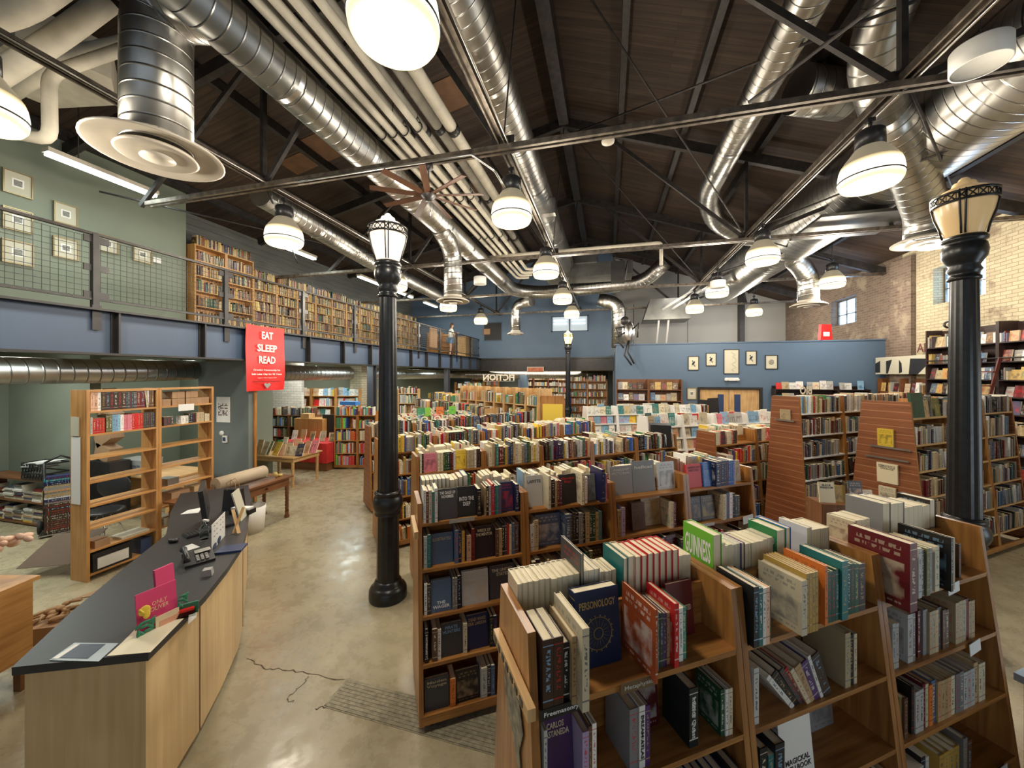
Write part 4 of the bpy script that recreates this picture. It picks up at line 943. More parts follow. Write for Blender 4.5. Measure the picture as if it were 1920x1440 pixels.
def fill_shelf(frame, L, depth, clear, style, rng, loc, dens=.9, hmax=None, wmax=None, faceout=None, hrange=(.19, .27), x0=.01, back_wall=True, trange=(.016, .042), kindtag=''):
    cols, fo = ST[style]; fo = faceout if faceout is not None else fo
    x = x0+rng.uniform(0, .02); hm = min(clear-.02, hmax or 9)
    base_h = rng.uniform(*hrange)
    while x < L-.05:
        r = rng.random()
        if r > dens: x += rng.uniform(.05, .22); continue
        if rng.random() < fo*.25:
            w_, h_ = rng.uniform(.14, .2), min(hm, rng.uniform(.20, .28)); t_ = rng.uniform(.012, .03)
            if x+w_ > L-.01: break
            M = place(frame, x, rng.uniform(.04, .1), 0, t_, w_, h_, 'face', rng.uniform(.08, .2))
            # face-out book: local y runs to the right, so shift to start at x
            add_book(M, t_, w_, h_, rng.choice(cols), rng, kind='face', loc=loc); x += w_+.006; continue
        n = rng.randint(2, 7); series = rng.random() < .12; cn = rng.choice(cols); sh = rng.uniform(-.02, .03); lean = 0
        if rng.random() < .14: lean = rng.uniform(-.16, .02)
        ts, ws, hs = rng.uniform(*trange), rng.uniform(.13, .19), min(hm, base_h+sh)
        for _ in range(n):
            if series: t_, w_, h_, c_ = ts, ws, hs, cn
            else:
                t_ = rng.uniform(*trange); h_ = max(.16, min(hm, base_h+rng.uniform(-.04, .045))); w_ = h_*rng.uniform(.62, .76); c_ = rng.choice(cols)
            w_ = min(w_, (wmax or depth)*1.05)
            ext = abs(math.sin(lean))*h_*.5 if lean else 0
            if x+t_+ext > L-.008: return
            yy = min(rng.uniform(.004, .03), max(-.04, depth-.012-w_))
            M = place(frame, x+t_/2+ext, yy, 0, t_, w_, h_, 'spine', lean, 0)
            add_book(M, t_, w_, h_, c_, rng, loc=loc, kind='spine')
            x += t_/max(.7, math.cos(lean))+.0015
        x += ext if lean else 0

def spec_shelf(frame, L, depth, spec, loc, rng, z=0.0):
    """spec entries: ('s', colour, t, h, w[, lean]) spine out; ('f', colour, w, h, t, title, accent[, y]) face out; ('g', gap); ('c', colour, t, h, w) spine out pushed to the front; ('n', n, colour, t, h, w) n alike"""
    tot = sum({'g': lambda e: e[1], 'n': lambda e: e[1]*(e[3]+.0012), 's': lambda e: e[2]/max(.6, math.cos(e[5] if len(e) > 5 else 0))+.0012, 'f': lambda e: e[2]+.006}[e[0]](e) for e in spec)
    q_ = max(.85, min(1.32, (L-.03)/tot)); x = .012
    spec = [(e[0], e[1]*q_) if e[0] == 'g' else (*e[:3], e[3]*q_, *e[4:]) if e[0] == 'n' else (*e[:2], e[2]*q_, *e[3:]) if e[0] == 's' else (*e[:2], e[2]*min(1.12, q_), *e[3:]) for e in spec]
    for e in spec:
        k = e[0]
        if x+(e[2] if k in 'sf' else e[3]*e[1] if k == 'n' else 0) > L+.004: continue
        if k == 'g': x += e[1]
        elif k == 'n':
            for _ in range(e[1]):
                t_, h_, w_ = e[3]*rng.uniform(.9, 1.1), e[4]*rng.uniform(.985, 1.01), e[5]
                add_book(place(frame, x+t_/2, min(.015, depth-.01-w_), 0, t_, w_, h_, 'spine'), t_, w_, h_, e[2], rng, loc=loc); x += t_+.0012
        elif k == 's':
            _, c, t_, h_, w_ = e[:5]; lean = e[5] if len(e) > 5 else 0; ttl = e[6] if len(e) > 6 else None
            ext = math.sin(abs(lean))*h_ if lean else 0
            y_ = min(.015+rng.uniform(0, .012), depth-.01-w_)
            add_book(place(frame, x+t_/2+(ext if lean < 0 else 0), y_, 0, t_, w_, h_, 'spine', lean), t_, w_, h_, c, rng, acc=('white' if sum(PAL[c]) < 1 else 'black') if ttl else None, loc=loc, title=ttl, force=bool(ttl)); x += t_/max(.6, math.cos(lean))+.0012
        elif k == 'f':
            _, c, w_, h_, t_, ttl, acc = e[:7]; y_ = e[7] if len(e) > 7 else depth*.5
            add_book(place(frame, x, y_, 0, t_, w_, h_, 'face', .10), t_, w_, h_, c, rng, acc=acc, kind='face', loc=loc, title=ttl, force=bool(ttl), art=not ttl)
            x += w_+.006

# ================================================================ BOOKCASES
def bookcase(label, origin, th, bays, H, shelves, hb, ht, mat=OAK, end=None, end_mat=None, front=None, back=None, cname='', name='bookcase', group=None, seed=1, kick=.09, casters=True, divider_drop=0.0, style='mixed', lip=0.0, dens=.9, hr=(.19, .27), baynames=None, shelfnames=None, single=False, th_is_world=False, hpanel=None, tr=(.016, .042), fo=None, back_rows=1, crest=.10, rear_top=None, shelf_mat=None):
    """two-sided case; hb/ht half widths at floor and top; shelves = heights of the shelf tops from the highest down"""
    rng = random.Random(seed)
    a = math.radians(th) if th_is_world else math.radians(th)+YAW
    o = thing(name, label, 'bookcase', origin, a, group); mats = [mat]; em = end_mat or mat
    L = sum(bays); T = .032
    F = Matrix.Rotation(a, 4, 'Z'); F.translation = Vector(origin)
    def hw(z): return hb+(ht-hb)*z/H
    def panel(x, m, nm, drop=0.0):
        h1 = H-drop; z0 = kick*.6
        b = MB(); y0 = -hw(z0); y1 = -hw(h1); yb0, yb1 = (hw(z0), hw(h1)) if not single else (0.0, 0.0)
        P = [(y0, z0), (yb0, z0), (yb1, h1), (y1, h1)]
        v = [Vector((x-T/2, y, z)) for y, z in P]+[Vector((x+T/2, y, z)) for y, z in P]
        b.v = [tuple(q) for q in v]
        uvs = [(z, y) for y, z in P] if m is not SLAT else [(y, z) for y, z in P]
        b.face([3, 2, 1, 0], 0, uvs[::-1]); b.face([4, 5, 6, 7], 0, uvs)
        for i in range(4):
            j = (i+1) % 4; l_ = math.dist(P[i], P[j]); b.face([i, j, 4+j, 4+i], 1, [(0, 0), (l_, 0), (l_, T), (0, T)])
        occ_box((x-T/2, -hw(h1*.5), z0), (x+T/2, hw(h1*.5) if not single else 0, h1), F)
        return b.build(nm, [m, mat], o)
    xs = [0.0]
    for w_ in bays: xs.append(xs[-1]+w_)
    for i, x in enumerate(xs):
        if i in (0, len(xs)-1): panel(x, em, 'side_panel')
        else: panel(x-.018, mat, 'divider', divider_drop); panel(x+.018, mat, 'divider', divider_drop)
    if not single or back != 'open':
        b = MB(); zt = (shelves[0]+crest) if hpanel is None else hpanel
        b.box((0, -.008 if not single else -.016, kick*.6), (L, .008 if not single else 0, zt), 0); b.build('back_panel', mats, o)
        occ_box((0, -.008, kick), (L, .008, zt), F)
    sides = ((0, front), (PI, back)) if not single else ((0, front),)
    for si, (rot, fill) in enumerate(sides):
        for bi in range(len(bays)):
            for ki, z in enumerate(shelves):
                if rot and ki == 0 and rear_top: z = rear_top
                d_ = hw(z); b = MB()
                x0, x1 = xs[bi]+(T/2 if bi == 0 else .034), xs[bi+1]-(T/2 if bi == len(bays)-1 else .034)
                if rot == 0: b.box((x0, -d_, z-.024), (x1, -.008, z), 0)
                else: b.box((x0, .008, z-.024), (x1, d_, z), 0)
                if lip: b.box((x0, -d_-.004, z-.045), (x1, -d_+.004, z+.002) , 0) if rot == 0 else None
                b.build('shelf', [shelf_mat] if shelf_mat else mats, o)
                occ_box((x0, -d_ if rot == 0 else .008, z-.024), (x1, -.008 if rot == 0 else d_, z), F)
                if fill is None: continue
                if rot == PI and ki >= back_rows: continue
                bw = x1-x0
                fr = F @ (Matrix.Translation((x0, -d_, z)) if rot == 0 else Matrix.Translation((x1, d_, z)) @ Matrix.Rotation(PI, 4, 'Z'))
                clear = 9 if ki == 0 else shelves[ki-1]-z-.024
                sn = 'top shelf' if ki == 0 else 'lowest shelf' if ki == len(shelves)-1 else '%s shelf' % ORD[ki]
                bn = (baynames or ['%s bay' % ORD[k] for k in range(12)])[bi]
                if rot: sn = 'rear '+sn
                loc = '%s, %s, %s' % (sn, bn, cname) if bn else '%s, %s' % (sn, cname)
                sp = fill.get((bi, ki)) if isinstance(fill, dict) else None
                if sp == 'empty': continue
                if isinstance(sp, list): spec_shelf(fr, bw, d_-.01, sp, loc, rng)
                else:
                    kw = sp if isinstance(sp, dict) else {}
                    st = kw.get('style', fill.get('style', style) if isinstance(fill, dict) else fill)
                    fill_shelf(fr, bw, d_-.012, clear, st, rng, loc, kw.get('dens', dens if ki else min(.96, dens+.03)), faceout=kw.get('fo', fo), hmax=.33 if ki == 0 else None, hrange=kw.get('hr', hr), trange=kw.get('tr', tr))
        if kick:
            b = MB(); yk = hw(kick) if rot else -hw(kick)
            b.box((0, min(yk, yk+.02 if not rot else yk-.02), kick*.6), (L, max(yk, yk+.02 if not rot else yk-.02), kick+.03), 0); b.build('kick_board', mats, o)
    if casters:
        for x in (0.08, L-.08):
            for y in ((-hb+.07, hb-.07) if not single else (-hb+.07, -.07)):
                b = MB(); b.lathe([(.001, -.012), (.03, -.012), (.03, .012), (.001, .012)], (0, 0, 0), 0, 16, M=Matrix.Translation((x, y, .03)) @ Matrix.Rotation(PI/2, 4, 'Y')); b.box((x-.02, y-.02, .035), (x+.02, y+.02, .056)); b.build('caster', [RUBBER], o)
    o['_F'] = 0; del o['_F']
    return o, F, xs, hw

S5 = [1.39, 1.05, .71, .37, .09]
# --- nearest case
r1 = {
 (0, 0): [('n', 2, 'dark brown', .045, .255, .19), ('s', 'black', .03, .22, .18), ('s', 'tan', .02, .25, .2), ('s', 'cream', .03, .30, .24), ('g', .045), ('f', 'navy', .225, .305, .05, 'PERSONOLOGY', 'gold', .13), ('g', .05),
          ('s', 'rust', .012, .29, .22), ('s', 'slate blue', .018, .25, .17), ('s', 'grey', .028, .245, .17), ('s', 'dark green', .015, .225, .16), ('s', 'charcoal', .018, .225, .16), ('s', 'purple', .018, .22, .15), ('s', 'tan', .02, .215, .15), ('s', 'red', .024, .265, .18), ('s', 'purple', .02, .22, .15), ('s', 'white', .022, .225, .15), ('s', 'sea green', .022, .22, .15), ('g', .01), ('f', 'maroon', .16, .24, .02, '=AN UNEXPECTED', 'cream', .15), ('g', .07)],
 (0, 1): [('s', 'pale grey', .014, .28, .2), ('f', 'purple', .15, .235, .02, '=CARLOS\nCASTANEDA', 'cream', .09), ('s', 'lilac', .03, .22, .15), ('s', 'brown', .016, .23, .16), ('s', 'white', .02, .235, .16), ('g', .16), ('s', 'grey', .045, .24, .17), ('s', 'white', .03, .245, .18, 0, 'DREAM ATLAS'), ('s', 'purple', .022, .24, .17), ('f', 'maroon', .17, .25, .012, None, 'white', .16), ('g', .04), ('s', 'black', .05, .245, .16, 0, 'Infinite Quest'), ('g', .13), ('s', 'dark green', .022, .20, .14), ('s', 'white', .018, .2, .14), ('s', 'cream', .022, .2, .14), ('g', .03)],
 (0, 2): [('g', .32), ('n', 11, 'navy', .030, .235, .16), ('g', .05), ('s', 'charcoal', .03, .2, .15)],
 (1, 0): [('s', 'black', .024, .27, .2), ('s', 'teal', .018, .26, .2), ('s', 'white', .016, .255, .2), ('s', 'peach', .016, .255, .2), ('s', 'dark green', .016, .25, .19), ('g', .13), ('s', 'cream', .028, .255, .215), ('n', 4, 'mustard', .016, .28, .21), ('s', 'black', .018, .245, .16), ('s', 'tan', .03, .24, .16), ('s', 'orange', .016, .29, .2), ('g', .01), ('n', 3, 'dark green', .022, .25, .19), ('s', 'teal', .035, .29, .2), ('s', 'green', .022, .27, .18), ('n', 3, 'dark green', .024, .25, .18), ('s', 'dark brown', .04, .24, .18), ('g', .06)],
 (1, 1): [('s', 'pale grey', .022, .25, .18), ('g', .04), ('s', 'white', .018, .245, .17, -.72), ('s', 'black', .03, .24, .17, -.66), ('s', 'charcoal', .02, .24, .17, -.62), ('s', 'red', .014, .23, .16, -.58), ('s', 'cream', .018, .22, .16, -.55), ('s', 'tan', .03, .22, .16, -.46), ('s', 'purple', .03, .22, .16, -.42), ('s', 'white', .014, .24, .16, -.4), ('s', 'dark brown', .04, .24, .17, -.4), ('g', .14), ('s', 'sand', .03, .27, .2), ('s', 'black', .024, .25, .18), ('s', 'cream', .016, .25, .18)],
 (1, 2): [('s', 'black', .04, .26, .2), ('s', 'teal', .03, .22, .16), ('s', 'black', .05, .26, .19), ('g', .05), ('f', 'white', .19, .25, .03, '=MAGICKAL\nSPELLBOOK', 'black', .08), ('g', .09), ('f', 'grey', .22, .27, .012, None, 'charcoal', .2), ('g', .1)],
 (1, 3): {'style': 'dark', 'dens': .7},
 (2, 0): [('s', 'maroon', .045, .35, .27), ('s', 'pink', .022, .245, .18), ('s', 'dark brown', .03, .24, .19), ('s', 'cream', .03, .26, .2), ('s', 'cream', .024, .22, .18), ('s', 'pale grey', .022, .27, .21), ('s', 'white', .012, .25, .18), ('s', 'grey', .02, .25, .2), ('s', 'olive', .024, .26, .21), ('s', 'grey', .03, .25, .2), ('s', 'brown', .02, .24, .18), ('s', 'cream', .03, .25, .2), ('g', .03), ('s', 'black', .016, .30, .23), ('s', 'sand', .03, .29, .22), ('f', 'tan', .16, .24, .012, None, 'rust', .1), ('s', 'dark brown', .016, .2, .15)],
 (2, 1): [('n', 2, 'pale grey', .02, .24, .17), ('g', .06), ('s', 'pale grey', .035, .26, .2), ('s', 'grey', .014, .26, .2), ('g', .03), ('s', 'maroon', .016, .255, .19), ('g', .02), ('s', 'grey', .03, .25, .18), ('n', 3, 'sand', .022, .235, .16), ('s', 'charcoal', .03, .24, .18), ('n', 2, 'brown', .022, .22, .17), ('g', .05), ('n', 3, 'sand', .025, .24, .17), ('s', 'maroon', .02, .24, .17), ('n', 2, 'tan', .024, .22, .16)],
 (2, 2): [('s', 'olive', .018, .22, .16), ('s', 'brown', .022, .21, .16), ('g', .03), ('s', 'black', .016, .25, .18), ('n', 2, 'pale grey', .028, .22, .16), ('s', 'maroon', .02, .24, .17), ('s', 'cream', .02, .23, .17), ('s', 'orange', .024, .22, .16), ('s', 'slate blue', .03, .23, .17), ('n', 4, 'tan', .024, .22, .16), ('s', 'cream', .03, .215, .16), ('n', 2, 'grey', .03, .22, .17), ('n', 3, 'pale grey', .028, .21, .16), ('s', 'tan', .03, .23, .17), ('n', 2, 'cream', .026, .22, .16)],
 (2, 3): [('n', 2, 'pale grey', .035, .22, .17), ('s', 'black', .025, .25, .18), ('s', 'pale grey', .02, .24, .18), ('g', .06), ('n', 4, 'mustard', .034, .22, .17), ('g', .05), ('s', 'grey', .03, .22, .17), ('s', 'brown', .03, .2, .15)],
 'style': 'dark'}
r1b = {(0, 0): [('n', 3, 'white', .03, .18, .12), ('s', 'cream', .02, .19, .13), ('n', 7, 'red', .038, .235, .16), ('s', 'cream', .04, .24, .16), ('s', 'teal', .03, .235, .17), ('g', .02), ('n', 5, 'cream', .02, .175, .12), ('n', 3, 'pale grey', .03, .205, .14), ('s', 'charcoal', .016, .29, .2), ('n', 5, 'cream', .03, .2, .14), ('n', 6, 'cream', .026, .2, .13)],
       (1, 0): [('n', 2, 'cream', .06, .2, .15), ('s', 'white', .03, .22, .16), ('g', .1), ('s', 'blue', .03, .24, .18), ('s', 'green', .055, .235, .17, 0, 'THE WORLD\nALMANAC'), ('n', 2, 'pale grey', .03, .19, .13), ('n', 5, 'cream', .022, .19, .14), ('s', 'purple', .02, .2, .14), ('n', 4, 'white', .022, .2, .14), ('s', 'lime green', .018, .22, .16), ('s', 'lime green', .045, .27, .2, 0, 'GUINNESS')],
       (2, 0): [('s', 'black', .05, .25, .17), ('n', 2, 'cream', .03, .22, .15), ('s', 'tan', .035, .23, .16), ('n', 3, 'navy', .035, .23, .16), ('n', 2, 'pale grey', .05, .27, .19), ('s', 'grey', .06, .28, .2), ('g', .08), ('n', 4, 'cream', .03, .2, .14)],
       'style': 'light'}
case1, F1, X1, hw1 = bookcase('nearest oak bookcase, two-sided, with wide bays, in front of everything', C(.018, 1.531, 0), 18.5, [.99, .98, 1.03], 1.655, S5, .35, .17, front=r1, back=r1b, cname='nearest bookcase', baynames=['left bay', 'middle bay', 'right bay'], seed=11, divider_drop=.015, crest=.20, rear_top=1.52)
# --- second case
r2 = {
 (0, 0): [('s', 'white', .02, .25, .16), ('s', 'maroon', .018, .24, .16), ('s', 'cream', .022, .25, .17), ('s', 'teal', .022, .235, .17), ('s', 'white', .022, .26, .17), ('g', .008), ('f', 'charcoal', .155, .235, .03, '=THE GALES OF\nNOVEMBER', 'white', .04), ('f', 'black', .15, .235, .03, '=INTO THE\nDEEP', 'white', .05), ('s', 'black', .03, .22, .16), ('g', .03), ('s', 'tan', .012, .225, .17), ('s', 'black', .022, .235, .16), ('n', 1, 'pale grey', .02, .235, .16), ('s', 'red', .022, .25, .17), ('n', 2, 'teal', .018, .235, .16), ('s', 'slate blue', .024, .235, .16), ('f', 'navy', .12, .24, .03, None, 'red', .05), ('s', 'navy', .03, .225, .16)],
 (0, 1): [('s', 'pale grey', .022, .24, .17), ('s', 'teal', .025, .25, .18), ('f', 'slate blue', .16, .23, .014, '=ILLUSTRATED', 'sand', .06), ('s', 'slate blue', .026, .255, .17), ('s', 'navy', .022, .25, .17), ('s', 'mustard', .022, .24, .16), ('g', .015), ('s', 'peach', .03, .2, .15), ('s', 'maroon', .025, .25, .17), ('f', 'black', .15, .245, .03, '=WRECK OF\nTHE MENTOR', 'cream', .05), ('s', 'brown', .024, .22, .16), ('s', 'tan', .024, .22, .16), ('s', 'black', .02, .26, .17), ('s', 'charcoal', .018, .26, .17), ('s', 'red', .016, .25, .16), ('s', 'cream', .016, .24, .16), ('s', 'slate blue', .026, .25, .17), ('s', 'brown', .03, .25, .17)],
 (0, 2): [('s', 'white', .02, .235, .16), ('s', 'charcoal', .025, .225, .16), ('f', 'slate blue', .145, .235, .03, '=THE\nWAGER', 'white', .04), ('n', 2, 'grey', .018, .24, .17), ('s', 'black', .026, .25, .17), ('g', .01), ('f', 'pale grey', .2, .255, .03, None, 'sand', .05), ('g', .01), ('f', 'charcoal', .2, .25, .03, '=THE UNITED\nSTATES', 'cream', .06), ('s', 'black', .024, .24, .17)],
 (0, 3): [('s', 'black', .02, .25, .17, 0, 'HORNET'), ('g', .02), ('s', 'brown', .03, .24, .17), ('s', 'white', .02, .225, .16), ('f', 'charcoal', .145, .235, .03, '=PIRATE\nHUNTERS', 'light blue', .05), ('s', 'cream', .022, .23, .17), ('f', 'navy', .155, .25, .03, '=DEAD WAKE\nERIK LARSON', 'tan', .06), ('s', 'black', .02, .24, .16), ('s', 'navy', .024, .24, .17)],
 (0, 4): [('f', 'charcoal', .16, .225, .03, '=Maiden\nVoyage', 'sand', .06), ('s', 'orange', .03, .21, .16), ('f', 'black', .17, .225, .03, None, 'tan', .06), ('s', 'pale grey', .035, .235, .17), ('s', 'charcoal', .022, .24, .17), ('s', 'slate blue', .022, .24, .17)],
 (1, 0): [('f', 'pale grey', .14, .26, .014, '=LAFITTE', 'charcoal', .08), ('s', 'cream', .02, .28, .2), ('g', .02), ('s', 'black', .03, .235, .16), ('s', 'tan', .02, .225, .16), ('n', 2, 'maroon', .022, .22, .16), ('f', 'black', .15, .25, .03, '=Abandon\nShip!', 'red', .06), ('s', 'cream', .026, .28, .2), ('s', 'red', .018, .245, .17), ('s', 'white', .022, .23, .17), ('f', 'grey', .11, .23, .02, None, 'dark green', .06), ('s', 'navy', .032, .29, .2), ('s', 'blue', .02, .25, .18), ('s', 'pink', .018, .24, .17)],
 (1, 1): [('s', 'white', .025, .22, .16), ('s', 'sand', .028, .25, .18), ('f', 'slate blue', .21, .26, .02, None, 'white', .08), ('s', 'slate blue', .04, .27, .2), ('s', 'charcoal', .02, .26, .18), ('s', 'dark brown', .02, .27, .18), ('s', 'black', .02, .26, .18), ('s', 'grey', .026, .265, .2), ('s', 'black', .02, .25, .18), ('s', 'sand', .03, .265, .19), ('n', 2, 'dark green', .022, .26, .18), ('s', 'tan', .024, .25, .18), ('s', 'teal', .02, .255, .19)],
 (2, 0): [('f', 'grey', .24, .265, .02, '=WARSHIP\nPICTORIAL', 'pale grey', .1), ('f', 'grey', .25, .295, .02, '=hellcat', 'white', .1), ('g', .03), ('f', 'pale grey', .2, .265, .02, None, 'black', .1)],
 (2, 1): [('s', 'tan', .03, .24, .18), ('s', 'lilac', .024, .26, .19), ('g', .1), ('f', 'brown', .13, .25, .05, None, 'dark brown', .1), ('f', 'sand', .2, .27, .014, None, 'olive', .14), ('s', 'cream', .02, .25, .19), ('s', 'pink', .016, .24, .18), ('s', 'dark brown', .02, .24, .17)],
 (3, 0): [('f', 'red', .17, .23, .02, '=AMERICAN\nHISTORY', 'maroon', .05), ('f', 'blue', .1, .24, .03, None, 'light blue', .04), ('s', 'navy', .04, .25, .18), ('n', 4, 'navy', .026, .255, .17), ('n', 3, 'blue', .022, .25, .17), ('s', 'cream', .02, .22, .16), ('f', 'tan', .14, .22, .02, None, 'maroon', .08)],
 (3, 1): [('f', 'black', .15, .24, .02, None, 'tan', .07), ('f', 'dark brown', .16, .24, .02, None, 'gold', .07), ('g', .02), ('s', 'cream', .02, .25, .2), ('s', 'white', .026, .25, .18), ('s', 'slate blue', .03, .26, .18), ('s', 'white', .03, .26, .18), ('s', 'navy', .022, .25, .18), ('n', 2, 'charcoal', .024, .22, .16)],
 'style': 'dark'}
case2, F2, X2, hw2 = bookcase('second oak bookcase row from the front, its open left end beside the boarded floor patch', C(-.758, 3.0, 0), 19, [.85, .85, .85, .87], 1.62, [1.47, 1.135, .80, .465, .11], .33, .17, front=r2, back={'style': 'light'}, cname='second bookcase', baynames=['leftmost bay', 'second bay', 'third bay', 'rightmost bay'], seed=22)
case3, F3, X3, hw3 = bookcase('third oak bookcase row, behind the row of shipwreck books', C(-1.2, 4.62, 0), 24, [.84]*5, 1.62, [1.42, 1.09, .76, .43, .1], .33, .17, front={'style': 'mixed', (0, 0): [('s', 'cream', .02, .24, .16), ('s', 'black', .02, .235, .16), ('f', 'pink', .15, .225, .02, None, 'black', .04), ('n', 3, 'cream', .02, .23, .16), ('n', 3, 'dark green', .022, .23, .16), ('s', 'black', .024, .23, .16), ('s', 'maroon', .02, .22, .16), ('s', 'white', .024, .24, .16), ('f', 'yellow', .13, .235, .02, None, 'brown', .04), ('n', 4, 'sand', .022, .23, .16), ('s', 'white', .02, .24, .17), ('n', 2, 'black', .024, .235, .16)]}, back={'style': 'light'}, cname='third bookcase', seed=33, dens=.97)
case4, F4, X4, hw4 = bookcase('fourth oak bookcase row, half hidden by the front lamp post', C(-2.06, 5.72, 0), 31, [.86]*5, 1.62, [1.42, 1.09, .76, .43, .1], .33, .17, front={'style': 'mixed'}, back={'style': 'light'}, cname='fourth bookcase', seed=44, dens=.97, fo=.12)
case5, F5, X5, hw5 = bookcase('fifth bookcase row with a brown slatted end panel by the aisle', C(-2.80, 7.25, 0), 34, [.86]*5, 1.62, [1.42, 1.09, .76, .43, .1], .33, .17, end_mat=SLAT, front={'style': 'dark'}, back={'style': 'light'}, cname='fifth bookcase', seed=55, dens=.97)
case6, F6, X6, hw6 = bookcase('low bookcase row behind the fifth, under the orange and green display books', C(-2.9, 9.0, 0), 34, [.86]*3, 1.55, [1.35, 1.02, .69, .36], .33, .17, front={'style': 'bright'}, back={'style': 'light'}, cname='sixth bookcase', seed=66, dens=.97)
# fan of light rows in the middle distance, turned towards the aisle
def seg_case(label, A, B, H, shelves, n, hb=.33, ht=.2, **kw):
    A, B = Vector(A), Vector(B); d = B-A; a = math.degrees(math.atan2(d.y, d.x))
    return bookcase(label, (A.x, A.y, 0), a, [d.length/n]*n, H, shelves, hb, ht, th_is_world=True, **kw)
seg_case('pale bookcase row slanting away behind the low rows', C(-3.25, 13.3), C(-.55, 9.9), 1.72, [1.50, 1.16, .82, .48], 5, mat=OAKP, front={'style': 'light'}, back=None, cname='first pale row', seed=71, dens=.98, group='slanting pale bookcases')
seg_case('tall pale bookcase with eight cubby columns slanting behind the low rows', C(-1.42, 11.8), C(.80, 9.15), 2.26, [1.86, 1.48, 1.1, .72, .34], 8, mat=OAKP, ht=.24, front={'style': 'light'}, back=None, cname='tall pale bookcase', seed=72, dens=.85, hpanel=2.26, casters=False)
seg_case('pale low bookcase row left of the tall pale one', C(-3.0, 15.5), C(-1.3, 12.6), 1.9, [1.62, 1.28, .9, .5], 4, mat=OAKP, front={'style': 'light'}, back=None, cname='back pale row', seed=73, dens=.98, group='slanting pale bookcases')
# right hand rows
caseA, FA, XA, hwA = bookcase('low bookcase with a brown slatted end panel in the middle right', C(3.33, 6.42, 0), 22, [1.02, 1.0], 1.63, [1.42, 1.09, .76, .43, .1], .33, .17, end_mat=SLAT, mat=OAK, front={'style': 'mixed', (0, 0): [('n', 3, 'cream', .022, .22, .16), ('s', 'red', .02, .23, .16), ('f', 'charcoal', .12, .22, .02, None, 'red', .04), ('n', 4, 'cream', .02, .22, .16), ('s', 'red', .022, .235, .16), ('n', 3, 'black', .024, .225, .16), ('s', 'tan', .02, .2, .15)], (1, 0): [('n', 3, 'charcoal', .024, .22, .15), ('n', 2, 'cream', .03, .23, .16), ('s', 'peach', .018, .22, .16), ('f', 'red', .12, .22, .02, None, 'white', .03), ('s', 'cream', .03, .22, .16), ('s', 'sand', .03, .22, .16), ('g', .14)]}, back={'style': 'light'}, cname='low right bookcase', baynames=['left bay', 'right bay'], seed=81)
caseB, FB, XB, hwB = bookcase('tall bookcase with slatted end panel, left of the two tall right ones', C(4.38, 5.98, 0), 20.5, [1.06, 1.06, .9], 2.26, [2.0, 1.66, 1.32, .98, .64, .3], .34, .21, end_mat=SLAT, mat=OAK, front={'style': 'grey', (0, 0): {'style': 'light', 'dens': .99}}, back=None, cname='tall right bookcase', baynames=['left bay', 'middle bay', 'right bay'], seed=82, shelf_mat=WHITE, dens=.985, hpanel=2.26, tr=(.016, .034))  # shelves coloured white, partly for the light on their edges
caseC, FC, XC, hwC = bookcase('tall bookcase with a wide slatted end panel, rightmost', C(5.16, 5.16, 0), 20.5, [.94, .94, .94], 2.24, [2.03, 1.68, 1.34, 1.0, .66, .3], .45, .26, end_mat=SLAT, mat=OAK, front={'style': 'grey', (0, 0): [('f', 'dark green', .26, .33, .03, None, 'black', .02), ('f', 'tan', .12, .22, .03, None, 'brown', .03), ('s', 'charcoal', .03, .28, .2), ('f', 'grey', .1, .3, .02, None, 'black', .05), ('f', 'olive', .13, .25, .02, None, 'mustard', .03), ('s', 'black', .03, .24, .18), ('n', 3, 'pale grey', .025, .2, .16)]}, back=None, cname='rightmost bookcase', baynames=['left bay', 'middle bay', 'right bay'], seed=83, shelf_mat=OAKP, dens=.93, hpanel=2.2, hr=(.2, .28), fo=.3)
# ================================================================ LEFT: counter and the things on it
def W(px, py, z):
    d = (EYE-z)*FPX/(py-703); return C((px-960)/FPX*d, d, z)
def WY(px, py, Y):
    k = (px-960)/FPX; X = (k*cY*Y-sY*Y)/(cY+k*sY); d = cY*Y-sY*X
    return Vector((X, Y, EYE+(703-py)/FPX*d))
def WX(px, py, X):
    k = (px-960)/FPX; Y = X*(cY+k*sY)/(k*cY-sY); d = cY*Y-sY*X
    return Vector((X, Y, EYE+(703-py)/FPX*d))
def simple(name, label, cat, mb, mat, loc=(0, 0, 0), rz=0, group=None):
    o = mb.build(name, mat, label=label, cat=cat, group=group); o.location = loc; o.rotation_euler = (0, 0, rz); return o
CT = 1.02
top = [(-3.12, 1.28), (-2.53, 1.54), (-2.66, 1.80), (-2.80, 2.05), (-3.02, 2.38), (-3.3, 2.75), (-3.55, 3.0), (-3.85, 3.27), (-4.42, 3.79), (-5.0, 4.25), (-5.52, 3.72), (-4.9, 3.2), (-4.23, 2.72), (-3.86, 2.2), (-3.46, 1.67)]
ct = thing('service_counter', 'curved service counter with black top and pale maple front at the lower left', 'counter', (0, 0, 0))
b = MB(); b.prism(top, CT-.045, CT); b.build('counter_top', [COUNTER], ct)
def inset(poly, k):
    cx = sum(p[0] for p in poly)/len(poly); cy = sum(p[1] for p in poly)/len(poly); out = []
    n = len(poly)
    for i in range(n):
        a, p, c = Vector(poly[i-1]), Vector(poly[i]), Vector(poly[(i+1) % n])
        n1 = Vector((-(p-a).y, (p-a).x)).normalized(); n2 = Vector((-(c-p).y, (c-p).x)).normalized()
        m = (n1+n2).normalized(); out.append(tuple(p+m*k/max(.5, m.dot(n1))))
    return out
bp = inset(top, .035)
b = MB(); b.prism(bp, .06, CT-.045); b.build('counter_body', [MAPLE], ct)
kp = inset(top, .09); b = MB(); b.prism(kp, 0, .06); b.build('toe_kick', [BLACKP], ct)
